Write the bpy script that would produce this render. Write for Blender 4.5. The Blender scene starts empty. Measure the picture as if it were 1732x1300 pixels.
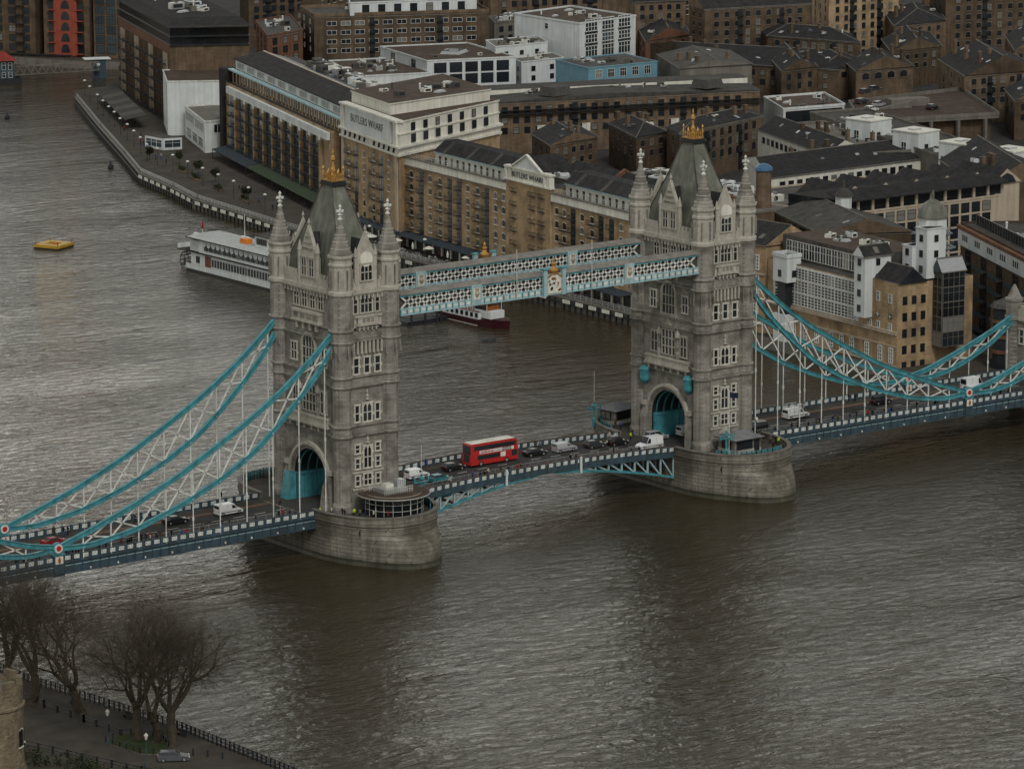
import bpy, math, random
from math import sin, cos, pi, sqrt, radians, atan2, hypot
from mathutils import Vector, Matrix
random.seed(7)
SC = bpy.context.scene
COL = SC.collection
# ---------------------------------------------------------------- camera
def make_camera():
    yaw, pitch, roll = 0.920518, -0.203862, -0.002178
    fwd = Vector((cos(yaw)*cos(pitch), sin(yaw)*cos(pitch), sin(pitch)))
    r = Vector((sin(yaw), -cos(yaw), 0)); u = r.cross(fwd)
    r2 = r*cos(roll)+u*sin(roll); u2 = -r*sin(roll)+u*cos(roll)
    m = Matrix(((r2.x, u2.x, -fwd.x, -471.88), (r2.y, u2.y, -fwd.y, -618.23), (r2.z, u2.z, -fwd.z, 183.76), (0, 0, 0, 1)))
    cd = bpy.data.cameras.new("camera"); cd.sensor_width = 36; cd.lens = 7303.63*36/1732
    cd.clip_start = 5; cd.clip_end = 9000
    c = bpy.data.objects.new("camera", cd); COL.objects.link(c); c.matrix_world = m
    SC.camera = c
make_camera()
# ---------------------------------------------------------------- sky, sun, exposure
W = bpy.data.worlds.new("World"); SC.world = W; W.use_nodes = True
SUN_EL, SUN_AZ = radians(46), radians(248)       # direction in scene axes (angle from +X towards +Y)
nt = W.node_tree; nt.nodes.clear()
sky = nt.nodes.new('ShaderNodeTexSky'); sky.sky_type = 'NISHITA'; sky.sun_disc = False
sky.sun_elevation = SUN_EL; sky.sun_rotation = radians(90)-SUN_AZ
sky.air_density = 1.0; sky.dust_density = 7.0; sky.ozone_density = 1.0
hs = nt.nodes.new('ShaderNodeHueSaturation'); hs.inputs['Saturation'].default_value = 0.30
tint = nt.nodes.new('ShaderNodeMixRGB'); tint.blend_type = 'MULTIPLY'; tint.inputs[0].default_value = 1
tint.inputs[2].default_value = (1.0, 0.99, 0.95, 1)
bg = nt.nodes.new('ShaderNodeBackground'); bg.inputs[1].default_value = 0.11
wo = nt.nodes.new('ShaderNodeOutputWorld')
nt.links.new(sky.outputs[0], hs.inputs['Color']); nt.links.new(hs.outputs[0], tint.inputs[1])
cloud = nt.nodes.new('ShaderNodeMixRGB'); cloud.inputs[0].default_value = 0.80      # overcast veil over the clear sky
geo = nt.nodes.new('ShaderNodeTexCoord')
gap = nt.nodes.new('ShaderNodeVectorMath'); gap.operation = 'DOT_PRODUCT'; gap.inputs[1].default_value = (cos(radians(90))*.98, sin(radians(90))*.98, .18)
gmr = nt.nodes.new('ShaderNodeMapRange'); gmr.interpolation_type = 'SMOOTHSTEP'; gmr.inputs['From Min'].default_value = .45; gmr.inputs['From Max'].default_value = 1.0; gmr.inputs['To Min'].default_value = .78; gmr.inputs['To Max'].default_value = 1.9
nt.links.new(geo.outputs['Generated'], gap.inputs[0]); nt.links.new(gap.outputs['Value'], gmr.inputs[0])
cmp_ = nt.nodes.new('ShaderNodeMapping'); cmp_.inputs['Scale'].default_value = (1, 1, 2.6); nt.links.new(geo.outputs['Generated'], cmp_.inputs[0])
cn = nt.nodes.new('ShaderNodeTexNoise'); cn.inputs['Scale'].default_value = 3.2; cn.inputs['Detail'].default_value = 5; nt.links.new(cmp_.outputs[0], cn.inputs['Vector'])
cr = nt.nodes.new('ShaderNodeMapRange'); cr.inputs['From Min'].default_value = .3; cr.inputs['From Max'].default_value = .7; cr.inputs['To Min'].default_value = .96; cr.inputs['To Max'].default_value = 1.04; nt.links.new(cn.outputs['Fac'], cr.inputs[0])
cm = nt.nodes.new('ShaderNodeMath'); cm.operation = 'MULTIPLY'; nt.links.new(gmr.outputs[0], cm.inputs[0]); nt.links.new(cr.outputs[0], cm.inputs[1])
sz = nt.nodes.new('ShaderNodeSeparateXYZ'); nt.links.new(geo.outputs['Generated'], sz.inputs[0])
er = nt.nodes.new('ShaderNodeMapRange'); er.inputs['From Min'].default_value = .12; er.inputs['From Max'].default_value = .37; er.inputs['To Min'].default_value = 1.7; er.inputs['To Max'].default_value = .52
nt.links.new(sz.outputs[2], er.inputs[0]); cm2 = nt.nodes.new('ShaderNodeMath'); cm2.operation = 'MULTIPLY'; nt.links.new(cm.outputs[0], cm2.inputs[0]); nt.links.new(er.outputs[0], cm2.inputs[1]); cm = cm2
cv = nt.nodes.new('ShaderNodeVectorMath'); cv.operation = 'SCALE'; 
cc = nt.nodes.new('ShaderNodeValToRGB'); cc.color_ramp.elements[0].position = .05; cc.color_ramp.elements[0].color = (.92, .88, .755, 1); cc.color_ramp.elements[1].position = .55; cc.color_ramp.elements[1].color = (.78, .83, .84, 1)
nt.links.new(sz.outputs[2], cc.inputs[0]); c7 = nt.nodes.new('ShaderNodeVectorMath'); c7.operation = 'SCALE'; c7.inputs['Scale'].default_value = 6.3; nt.links.new(cc.outputs[0], c7.inputs[0]); nt.links.new(c7.outputs[0], cv.inputs[0])
nt.links.new(cm.outputs[0], cv.inputs['Scale']); nt.links.new(cv.outputs[0], cloud.inputs[2])
nt.links.new(tint.outputs[0], cloud.inputs[1]); nt.links.new(cloud.outputs[0], bg.inputs[0]); nt.links.new(bg.outputs[0], wo.inputs[0])
sl = bpy.data.lights.new("sun", 'SUN'); sl.energy = 1.05; sl.angle = radians(14); sl.color = (1, 0.97, 0.92)
so = bpy.data.objects.new("sun", sl); COL.objects.link(so)
so.rotation_euler = Vector((cos(SUN_AZ)*cos(SUN_EL), sin(SUN_AZ)*cos(SUN_EL), sin(SUN_EL))).to_track_quat('Z', 'Y').to_euler()
so.location = (0, -200, 300)
SC.view_settings.view_transform = 'Standard'; SC.view_settings.look = 'None'
SC.view_settings.exposure = 0.22; SC.view_settings.gamma = 1; SC.view_settings.use_curve_mapping = False
# ---------------------------------------------------------------- materials
MATS = {}
def mat(name, col, rough=0.8, var=0.15, vs=0.5, metal=0.0, bump=0.0, course=None, streak=0.0, rnd=0.0, stain=None, spec=0.3):
    """procedural surface: colour with blotchy variation, optional masonry courses, rain streaks, per-object variation"""
    if name in MATS: return MATS[name]
    m = bpy.data.materials.new(name); m.use_nodes = True; MATS[name] = m
    t = m.node_tree; N = t.nodes; L = t.links; b = N['Principled BSDF']
    b.inputs['Roughness'].default_value = rough; b.inputs['Metallic'].default_value = metal
    b.inputs['Specular IOR Level'].default_value = spec if rough < .75 else min(spec, .12)
    tc = N.new('ShaderNodeTexCoord'); src = tc.outputs['Object']
    c1 = N.new('ShaderNodeRGB'); c1.outputs[0].default_value = (*col, 1); cur = c1.outputs[0]
    def mul(fac_socket, lo, hi, cur):
        mr = N.new('ShaderNodeMapRange'); mr.inputs['From Min'].default_value = 0.3; mr.inputs['From Max'].default_value = 0.7
        mr.inputs['To Min'].default_value = lo; mr.inputs['To Max'].default_value = hi
        L.new(fac_socket, mr.inputs[0])
        v = N.new('ShaderNodeVectorMath'); v.operation = 'SCALE'; L.new(cur, v.inputs[0]); L.new(mr.outputs[0], v.inputs['Scale'])
        return v.outputs[0]
    if var:
        n = N.new('ShaderNodeTexNoise'); n.inputs['Scale'].default_value = vs; n.inputs['Detail'].default_value = 5
        L.new(src, n.inputs['Vector']); cur = mul(n.outputs['Fac'], 1-var, 1+var, cur)
    if streak:
        mp = N.new('ShaderNodeMapping'); mp.inputs['Scale'].default_value = (1.1, 1.1, 0.07); L.new(src, mp.inputs[0])
        n = N.new('ShaderNodeTexNoise'); n.inputs['Scale'].default_value = 1.0; n.inputs['Detail'].default_value = 4
        L.new(mp.outputs[0], n.inputs['Vector']); cur = mul(n.outputs['Fac'], 1-streak, 1+streak*0.6, cur)
    if course:
        cw, ch, dark, vr = course
        sp = N.new('ShaderNodeSeparateXYZ'); L.new(src, sp.inputs[0])
        ad = N.new('ShaderNodeMath'); ad.operation = 'ADD'; L.new(sp.outputs[0], ad.inputs[0]); L.new(sp.outputs[1], ad.inputs[1])
        cb = N.new('ShaderNodeCombineXYZ'); L.new(ad.outputs[0], cb.inputs[0]); L.new(sp.outputs[2], cb.inputs[1])
        br = N.new('ShaderNodeTexBrick'); br.inputs['Scale'].default_value = 1.0
        br.inputs['Brick Width'].default_value = cw; br.inputs['Row Height'].default_value = ch
        br.inputs['Mortar Size'].default_value = ch*0.085; br.inputs['Mortar Smooth'].default_value = 0.3
        br.inputs['Color1'].default_value = (1-vr, 1-vr, 1-vr, 1); br.inputs['Color2'].default_value = (1+vr, 1+vr, 1+vr, 1)
        br.inputs['Mortar'].default_value = (dark, dark, dark, 1)
        L.new(cb.outputs[0], br.inputs['Vector'])
        mx = N.new('ShaderNodeMixRGB'); mx.blend_type = 'MULTIPLY'; mx.inputs[0].default_value = 1
        L.new(cur, mx.inputs[1]); L.new(br.outputs['Color'], mx.inputs[2]); cur = mx.outputs[0]
    if stain:      # coloured growth / dirt with its own blotchy shape
        n = N.new('ShaderNodeTexNoise'); n.inputs['Scale'].default_value = stain[1]; n.inputs['Detail'].default_value = 6
        L.new(src, n.inputs['Vector'])
        mr = N.new('ShaderNodeMapRange'); mr.inputs['From Min'].default_value = 0.48; mr.inputs['From Max'].default_value = 0.68
        mr.inputs['To Max'].default_value = stain[2]; L.new(n.outputs['Fac'], mr.inputs[0])
        mx = N.new('ShaderNodeMixRGB'); L.new(mr.outputs[0], mx.inputs[0]); L.new(cur, mx.inputs[1])
        mx.inputs[2].default_value = (*stain[0], 1); cur = mx.outputs[0]
    if rnd:
        oi = N.new('ShaderNodeObjectInfo'); mr = N.new('ShaderNodeMapRange')
        mr.inputs['To Min'].default_value = 1-rnd; mr.inputs['To Max'].default_value = 1+rnd
        L.new(oi.outputs['Random'], mr.inputs[0])
        v = N.new('ShaderNodeVectorMath'); v.operation = 'SCALE'; L.new(cur, v.inputs[0]); L.new(mr.outputs[0], v.inputs['Scale']); cur = v.outputs[0]
    L.new(cur, b.inputs['Base Color'])
    if bump:
        n = N.new('ShaderNodeTexNoise'); n.inputs['Scale'].default_value = 3; n.inputs['Detail'].default_value = 6
        L.new(src, n.inputs['Vector']); bp = N.new('ShaderNodeBump'); bp.inputs['Strength'].default_value = bump; bp.inputs['Distance'].default_value = 0.2
        L.new(n.outputs['Fac'], bp.inputs['Height']); L.new(bp.outputs[0], b.inputs['Normal'])
    return m
M = dict(
    stone=mat('stone', (.260, .247, .220), .85, .20, .5, course=(1.1, .42, .62, .14), streak=.16, stain=((.085, .078, .066), .30, .8), bump=.3),
    pale=mat('pale_stone', (.42, .40, .345), .8, .22, .8, streak=.18, stain=((.17, .155, .13), .8, .6), bump=.2),
    granite=mat('granite', (.205, .192, .163), .8, .25, .22, course=(2.1, .68, .5, .16), streak=.34, stain=((.07, .062, .045), .14, .75), bump=.5),
    teal=mat('teal_paint', (.058, .255, .300), .5, .16, .8, streak=.25, stain=((.04, .10, .10), .7, .6)),
    skyblue=mat('sky_blue_paint', (.31, .46, .49), .5, .16, .8, streak=.22, stain=((.16, .20, .19), .8, .5)),
    white=mat('white_paint', (.62, .64, .61), .5, .14, .8, streak=.2, stain=((.30, .28, .23), .9, .5)),
    navy=mat('navy_paint', (.040, .070, .090), .5, .2, .7, streak=.25, stain=((.03, .04, .045), .6, .6)),
    lead=mat('lead_slate', (.135, .14, .115), .6, .2, .6, streak=.35, stain=((.085, .095, .065), .35, .6)),
    slate=mat('dark_slate', (.034, .033, .034), .9, .22, .5, streak=.2, rnd=.12, course=(.6, .45, .8, .15), spec=.08),
    gold=mat('gold', (.42, .235, .06), .45, .3, 3, metal=.5), portland=mat('portland_stone', (.50, .48, .42), .8, .15, .8, streak=.2),
    asphalt=mat('asphalt', (.047, .046, .045), 1.0, .2, .3),
    paving=mat('paving', (.062, .055, .046), .9, .25, .25, bump=.2),
    glass=mat('window_glass', (.018, .022, .026), .12, .3, .4, rnd=.5, spec=.5),
    glassb=mat('blue_glass', (.032, .048, .056), .10, .3, .4, rnd=.5, spec=.5),
    black=mat('black_iron', (.018, .020, .024), .5, .2, 1),
    brick=mat('yellow_brick', (.36, .26, .155), .88, .18, .35, course=(.9, .3, .85, .12), streak=.18, stain=((.10, .075, .052), .22, .6), bump=.15),
    dbrick=mat('dark_brick', (.125, .090, .060), .88, .25, .35, course=(.9, .3, .85, .12), streak=.25, rnd=.35, stain=((.05, .04, .03), .2, .7), bump=.15),
    rbrick=mat('red_brick', (.155, .080, .050), .88, .2, .35, course=(.9, .3, .85, .12), streak=.2),
    cream=mat('cream_render', (.62, .61, .54), .8, .10, .3, streak=.16),
    wrender=mat('white_render', (.56, .59, .59), .8, .08, .3, streak=.14),
    peach=mat('peach_stone', (.40, .34, .265), .85, .12, .3, streak=.15),
    concrete=mat('concrete', (.15, .14, .122), .9, .2, .3, streak=.2),
    roofgrey=mat('grey_roof', (.075, .072, .066), .9, .22, .35, streak=.2, rnd=.15, spec=.1, stain=((.03, .03, .028), .5, .5)),
    roofbrown=mat('brown_roof', (.075, .056, .044), .9, .22, .3, rnd=.15, spec=.1, stain=((.04, .035, .03), .4, .6)),
    silver=mat('silver_metal', (.45, .46, .46), .35, .1, 2, metal=.6),
    red=mat('red_paint', (.42, .022, .018), .35, .08, 1),
    orange=mat('orange_paint', (.62, .19, .02), .5, .1, 1),
    bluep=mat('blue_paint', (.13, .27, .34), .6, .1, .4),
)
def blinds(m):      # about one window in six has a pale blind or curtain drawn
    t = m.node_tree; b = t.nodes['Principled BSDF']; src = b.inputs['Base Color'].links[0].from_socket
    oi = t.nodes.new('ShaderNodeObjectInfo'); g = t.nodes.new('ShaderNodeMath'); g.operation = 'GREATER_THAN'; g.inputs[1].default_value = .84
    mx = t.nodes.new('ShaderNodeMixRGB'); mx.inputs[2].default_value = (.17, .165, .15, 1)
    t.links.new(oi.outputs['Random'], g.inputs[0]); t.links.new(g.outputs[0], mx.inputs[0]); t.links.new(src, mx.inputs[1]); t.links.new(mx.outputs[0], b.inputs['Base Color'])
M['wglass'] = mat('pane_glass', (.018, .022, .026), .12, .3, .4, rnd=.5, spec=.5); blinds(M['wglass'])
M['walkroof'] = mat('walkway_roofing', (.20, .19, .17), .9, .2, .5, streak=.2)
M['wet'] = mat('wet_granite', (.060, .058, .040), .5, .3, .4, streak=.3, course=(2.1, .68, .5, .16))
# ---------------------------------------------------------------- mesh builder
class MB:
    def __init__(s): s.v = []; s.f = []; s.m = []; s.mats = []
    def mi(s, m):
        if m not in s.mats: s.mats.append(m)
        return s.mats.index(m)
    def add(s, vs, fs, m):
        k = len(s.v); s.v += [tuple(v) for v in vs]; i = s.mi(m)
        for f in fs: s.f.append([k+a for a in f]); s.m.append(i)
        return s
    def box(s, x0, x1, y0, y1, z0, z1, m):
        return s.add([(x, y, z) for z in (z0, z1) for y in (y0, y1) for x in (x0, x1)],
                     [(0, 2, 3, 1), (4, 5, 7, 6), (0, 1, 5, 4), (2, 6, 7, 3), (0, 4, 6, 2), (1, 3, 7, 5)], m)
    def frus(s, b0, z0, b1, z1, m):   # b=(x0,x1,y0,y1)
        v = [(b0[0], b0[2], z0), (b0[1], b0[2], z0), (b0[1], b0[3], z0), (b0[0], b0[3], z0),
             (b1[0], b1[2], z1), (b1[1], b1[2], z1), (b1[1], b1[3], z1), (b1[0], b1[3], z1)]
        return s.add(v, [(3, 2, 1, 0), (4, 5, 6, 7), (0, 1, 5, 4), (1, 2, 6, 5), (2, 3, 7, 6), (3, 0, 4, 7)], m)
    def bar(s, p, q, w, h, m, up=(0, 0, 1)):
        p = Vector(p); q = Vector(q); d = (q-p)
        if d.length < 1e-6: return s
        d.normalize(); u = Vector(up)
        if abs(d.dot(u)) > .98: u = Vector((0, 1, 0))
        a = d.cross(u).normalized(); u = a.cross(d).normalized(); a = a*w/2; u = u*h/2
        v = [p-a-u, p+a-u, p+a+u, p-a+u, q-a-u, q+a-u, q+a+u, q-a+u]
        return s.add(v, [(3, 2, 1, 0), (4, 5, 6, 7), (0, 1, 5, 4), (1, 2, 6, 5), (2, 3, 7, 6), (3, 0, 4, 7)], m)
    def cyl(s, p, q, r0, r1, n, m, cap=True):
        p = Vector(p); q = Vector(q); d = (q-p).normalized(); u = Vector((0, 0, 1)) if abs(d.z) < .9 else Vector((1, 0, 0))
        a = d.cross(u).normalized(); b = d.cross(a)
        v = [p+(a*cos(2*pi*(i+.5)/n)+b*sin(2*pi*(i+.5)/n))*r0 for i in range(n)]+[q+(a*cos(2*pi*(i+.5)/n)+b*sin(2*pi*(i+.5)/n))*r1 for i in range(n)]
        f = [(i, (i+1) % n, n+(i+1) % n, n+i) for i in range(n)]
        if cap: f += [tuple(range(n-1, -1, -1)), tuple(range(n, 2*n))]
        return s.add(v, f, m)
    def lathe(s, c, prof, n, m, ph=.5):   # prof: [(r,z)...]
        cx, cy = c; v = []; f = []
        for r, z in prof: v += [(cx+r*cos(2*pi*(i+ph)/n), cy+r*sin(2*pi*(i+ph)/n), z) for i in range(n)]
        for k in range(len(prof)-1):
            f += [(k*n+i, k*n+(i+1) % n, (k+1)*n+(i+1) % n, (k+1)*n+i) for i in range(n)]
        f += [tuple(range(n-1, -1, -1)), tuple(range((len(prof)-1)*n, len(prof)*n))]
        return s.add(v, f, m)
    def prism(s, poly, z0, z1, m, top=None):
        n = len(poly); v = [(x, y, z0) for x, y in poly]+[(x, y, z1) for x, y in poly]
        s.add(v, [tuple(range(n-1, -1, -1))]+[(i, (i+1) % n, n+(i+1) % n, n+i) for i in range(n)], m)
        return s.add([(x, y, z1) for x, y in poly], [tuple(range(n))], top or m)
    def slab(s, prof, a0, a1, m, axis='y'):   # closed profile in (horizontal,z), extruded along axis
        n = len(prof)
        if axis == 'y': v = [(x, a0, z) for x, z in prof]+[(x, a1, z) for x, z in prof]
        else: v = [(a0, x, z) for x, z in prof]+[(a1, x, z) for x, z in prof]
        return s.add(v, [tuple(range(n)), tuple(range(2*n-1, n-1, -1))]+[(i, n+i, n+(i+1) % n, (i+1) % n) for i in range(n)], m)
    def gable(s, x0, x1, y0, y1, z0, z1, mr, mw, along='x', over=0.0):   # ridge roof
        if along == 'x':
            ym = (y0+y1)/2; v = [(x0, y0, z0), (x1, y0, z0), (x1, y1, z0), (x0, y1, z0), (x0, ym, z1), (x1, ym, z1)]
        else:
            xm = (x0+x1)/2; v = [(x1, y0, z0), (x1, y1, z0), (x0, y1, z0), (x0, y0, z0), (xm, y0, z1), (xm, y1, z1)]
        s.add(v, [(0, 1, 5, 4), (2, 3, 4, 5)], mr); s.add(v, [(0, 4, 3), (1, 2, 5), (3, 2, 1, 0)], mw); return s
    def hip(s, x0, x1, y0, y1, z0, z1, inset, m):
        if x1-x0 >= y1-y0:
            ym = (y0+y1)/2; v = [(x0, y0, z0), (x1, y0, z0), (x1, y1, z0), (x0, y1, z0), (x0+inset, ym, z1), (x1-inset, ym, z1)]
            return s.add(v, [(0, 1, 5, 4), (1, 2, 5), (2, 3, 4, 5), (3, 0, 4), (3, 2, 1, 0)], m)
        xm = (x0+x1)/2; v = [(x0, y0, z0), (x1, y0, z0), (x1, y1, z0), (x0, y1, z0), (xm, y0+inset, z1), (xm, y1-inset, z1)]
        return s.add(v, [(0, 1, 4), (1, 2, 5, 4), (2, 3, 5), (3, 0, 4, 5), (3, 2, 1, 0)], m)
    def mesh(s, name):
        me = bpy.data.meshes.new(name); me.from_pydata(s.v, [], s.f); me.update()
        for m in s.mats: me.materials.append(m)
        me.polygons.foreach_set('material_index', s.m); return me
    def build(s, name, parent=None, loc=(0, 0, 0), rz=0, smooth=False):
        me = s.mesh(name)
        import bmesh
        bm = bmesh.new(); bm.from_mesh(me); bmesh.ops.recalc_face_normals(bm, faces=bm.faces); bm.to_mesh(me); bm.free()
        if smooth:
            for p in me.polygons: p.use_smooth = True
        return link(name, me, parent, loc, rz)
def link(name, me, parent=None, loc=(0, 0, 0), rz=0):
    o = bpy.data.objects.new(name, me); COL.objects.link(o); o.parent = parent
    o.location = loc; o.rotation_euler = (0, 0, rz); return o
def tag(o, label=None, cat=None, group=None, kind=None):
    if label: o['label'] = label
    if cat: o['category'] = cat
    if group: o['group'] = group
    if kind: o['kind'] = kind
    return o
def empty(name, loc, rz, label, cat, group=None):
    o = bpy.data.objects.new(name, None); COL.objects.link(o); o.location = loc; o.rotation_euler = (0, 0, rz)
    return tag(o, label, cat, group)
def copy_tree(o, parent=None):
    c = o.copy(); COL.objects.link(c); c.parent = parent
    for ch in o.children: copy_tree(ch, c)
    return c
def at_line(a, b):      # frame for a facade from a to b: origin, angle, length
    return (a[0], a[1]), atan2(b[1]-a[1], b[0]-a[0]), hypot(b[0]-a[0], b[1]-a[1])
def text_mesh(txt, size, m, depth=.05, spacing=1.0):
    cu = bpy.data.curves.new('lettering', 'FONT'); cu.body = txt; cu.size = size; cu.extrude = depth
    cu.align_x = 'CENTER'; cu.align_y = 'CENTER'; cu.space_character = spacing
    t = bpy.data.objects.new('lettering', cu); COL.objects.link(t)
    me = bpy.data.meshes.new_from_object(t.evaluated_get(bpy.context.evaluated_depsgraph_get()))
    bpy.data.objects.remove(t); me.materials.clear(); me.materials.append(m); me.name = 'lettering'
    return me
# ---------------------------------------------------------------- windows (shared meshes, outside = -Y, sill at z 0)
WIN = {}
def arch_pts(w, h, rise, n=6):
    r = rise; pts = [(-w/2, 0), (w/2, 0), (w/2, h-r)]
    for i in range(1, n): a = pi*i/n; pts.append((w/2*cos(a), h-r+r*sin(a)))
    pts.append((-w/2, h-r)); return pts
def winmesh(w, h, style):
    k = (round(w, 2), round(h, 2), style)
    if k in WIN: return WIN[k]
    b = MB(); st = style.split(':'); s0 = st[0]
    fr = {'stone': M['portland'], 'brick': M['cream'], 'plain': M['white'], 'dark': M['black'], 'grid': M['white'], 'tower': M['pale'], 'navy': M['black'], 'round': M['white'], 'mill': M['concrete'], 'greyf': M['concrete']}[s0]
    g = M['wglass'] if s0 not in ('stone', 'tower') else M['glass']
    if s0 in ('stone', 'tower'):
        n = int(st[1]); e = .28
        b.box(-w/2-e, -w/2, -.14, .1, -.1, h+.1, fr); b.box(w/2, w/2+e, -.14, .1, -.1, h+.1, fr)
        b.box(-w/2-e-.08, w/2+e+.08, -.22, .1, -.35, -.1, fr); b.box(-w/2-e-.08, w/2+e+.08, -.2, .1, h+.1, h+.38, fr)
        if s0 == 'stone':
            for j in range(int(h/.8)):
                if j % 2: 
                    b.box(-w/2-e-.22, -w/2-e, -.12, .1, j*.8, j*.8+.5, fr); b.box(w/2+e, w/2+e+.22, -.12, .1, j*.8, j*.8+.5, fr)
        b.box(-w/2, w/2, -.04, .05, -.1, h+.1, g)
        for i in range(1, n): x = -w/2+w*i/n; b.box(x-.09, x+.09, -.13, .0, -.1, h+.1, fr)
        tz = [h*.5] if h < 4.2 else [h*.36, h*.68]
        for z in tz: b.box(-w/2, w/2, -.12, .0, z-.08, z+.08, fr)
        if len(st) > 2:   # pointed heads of the lights
            cw = w/n
            for i in range(n):
                x = -w/2+cw*(i+.5)
                b.add([(x-cw/2, -.125, h+.1), (x-cw/2, -.125, h-.5), (x, -.125, h+.1), (x+cw/2, -.125, h-.5), (x+cw/2, -.125, h+.1)], [(0, 1, 2), (2, 3, 4)], fr)
    elif s0 in ('brick', 'mill'):
        p = arch_pts(w, h, .22*w)
        b.slab(p, -.03, .1, g)
        q = arch_pts(w+.3, h+.18, .24*w)[2:]; pp = p[2:]
        n = len(q)
        b.add([(x, -.09, z) for x, z in q]+[(x, -.09, z) for x, z in pp], [(i, i+1, n+i+1, n+i) for i in range(n-1)], fr)
        b.box(-w/2-.15, w/2+.15, -.16, .1, -.16, 0, fr)
        b.box(-.04, .04, -.07, 0, 0, h-.1, M['black']); b.box(-w/2, w/2, -.07, 0, h*.55-.04, h*.55+.04, M['black'])
    elif s0 == 'round':
        b.cyl((0, -.06, 0), (0, .1, 0), w/2+.16, w/2+.16, 14, M['dbrick']); b.cyl((0, -.1, 0), (0, .05, 0), w/2, w/2, 14, g)
        b.box(-.05, .05, -.13, 0, -w/2, w/2, fr); b.box(-w/2, w/2, -.13, 0, -.05, .05, fr)
    elif s0 == 'grid':
        nx, nz = int(st[1]), int(st[2])
        b.box(-w/2, w/2, -.03, .08, 0, h, M['glassb'] if len(st) > 3 else g)
        for i in range(nx+1): x = -w/2+w*i/nx; t = .12 if i in (0, nx) else .08; b.box(x-t, x+t, -.12, -.01, -.05, h+.05, fr)
        for j in range(nz+1): z = h*j/nz; t = .12 if j in (0, nz) else .07; b.box(-w/2, w/2, -.11, -.01, z-t, z+t, fr)
    else:
        t = .09
        b.box(-w/2, w/2, -.02, .08, 0, h, M['glassb'] if len(st) > 2 else g)
        b.box(-w/2-t, -w/2, -.1, .08, -t, h+t, fr); b.box(w/2, w/2+t, -.1, .08, -t, h+t, fr)
        b.box(-w/2, w/2, -.1, .08, -t, 0, fr); b.box(-w/2, w/2, -.1, .08, h, h+t, fr)
        n = int(st[1]) if len(st) > 1 else 1
        for i in range(1, n): x = -w/2+w*i/n; b.box(x-.04, x+.04, -.09, -.01, 0, h, fr)
        if h > 1.4: b.box(-w/2, w/2, -.085, -.01, h*.62-.035, h*.62+.035, fr)
    me = b.mesh('window'); WIN[k] = me; return me
def win(parent, x, y, z, w, h, style='plain', rz=0.0, name='window'):
    return link(name, winmesh(w, h, style), parent, (x, y, z), rz)
# ================================================================ river
def river():
    b = MB(); b.add([(-2500, -1500, 0), (3000, -1500, 0), (3000, 4000, 0), (-2500, 4000, 0)], [(0, 1, 2, 3)], None)
    m = bpy.data.materials.new('river_water'); m.use_nodes = True; t = m.node_tree; N = t.nodes; L = t.links; p = N['Principled BSDF']
    p.inputs['Base Color'].default_value = (.032, .024, .012, 1); p.inputs['Roughness'].default_value = .05; p.inputs['IOR'].default_value = 1.333
    p.inputs['Specular IOR Level'].default_value = .62
    tc = N.new('ShaderNodeTexCoord')
    def noise(sc, rot, scale3, det, rough=.55):
        mp = N.new('ShaderNodeMapping'); mp.inputs['Rotation'].default_value = (0, 0, rot); mp.inputs['Scale'].default_value = scale3
        L.new(tc.outputs['Object'], mp.inputs[0])
        n = N.new('ShaderNodeTexNoise'); n.inputs['Scale'].default_value = sc; n.inputs['Detail'].default_value = det
        n.inputs['Roughness'].default_value = rough; n.inputs['Distortion'].default_value = .6
        L.new(mp.outputs[0], n.inputs['Vector']); return n.outputs['Fac']
    def math(op, a, bb):
        n = N.new('ShaderNodeMath'); n.operation = op
        for i, q in enumerate((a, bb)):
            if isinstance(q, (int, float)): n.inputs[i].default_value = q
            else: L.new(q, n.inputs[i])
        return n.outputs[0]
    # chop: short-crested waves running across the view, plus fine ripple, strength varying in big patches
    a = noise(.55, radians(37), (.5, 1.0, 1), 4, .60)
    c = noise(.10, radians(30), (.35, 1.0, 1), 3)
    r = noise(1.3, radians(48), (.6, 1.0, 1), 3, .6)
    patch = noise(.045, radians(34), (.28, 1, 1), 4)
    pm = N.new('ShaderNodeMapRange'); pm.inputs['From Min'].default_value = .35; pm.inputs['From Max'].default_value = .65
    pm.inputs['To Min'].default_value = .62; pm.inputs['To Max'].default_value = 1.3; L.new(patch, pm.inputs[0])
    h = math('ADD', math('ADD', math('MULTIPLY', a, 1.0), math('MULTIPLY', c, 1.9)), math('MULTIPLY', r, .20))
    h = math('MULTIPLY', h, pm.outputs[0])
    bp = N.new('ShaderNodeBump'); bp.inputs['Strength'].default_value = 1.0; bp.inputs['Distance'].default_value = 0.52
    L.new(h, bp.inputs['Height']); L.new(bp.outputs[0], p.inputs['Normal'])
    b.mats = [m]; b.m = [0]
    return tag(b.build('river_water'), kind='structure')
river()
# ================================================================ bridge
TX = 41.15
BR = empty('bascule_bridge', (0, 0, 0), 0, 'great stone-towered bascule and suspension bridge in blue, white and teal paint crossing the river', 'bridge')
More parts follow.
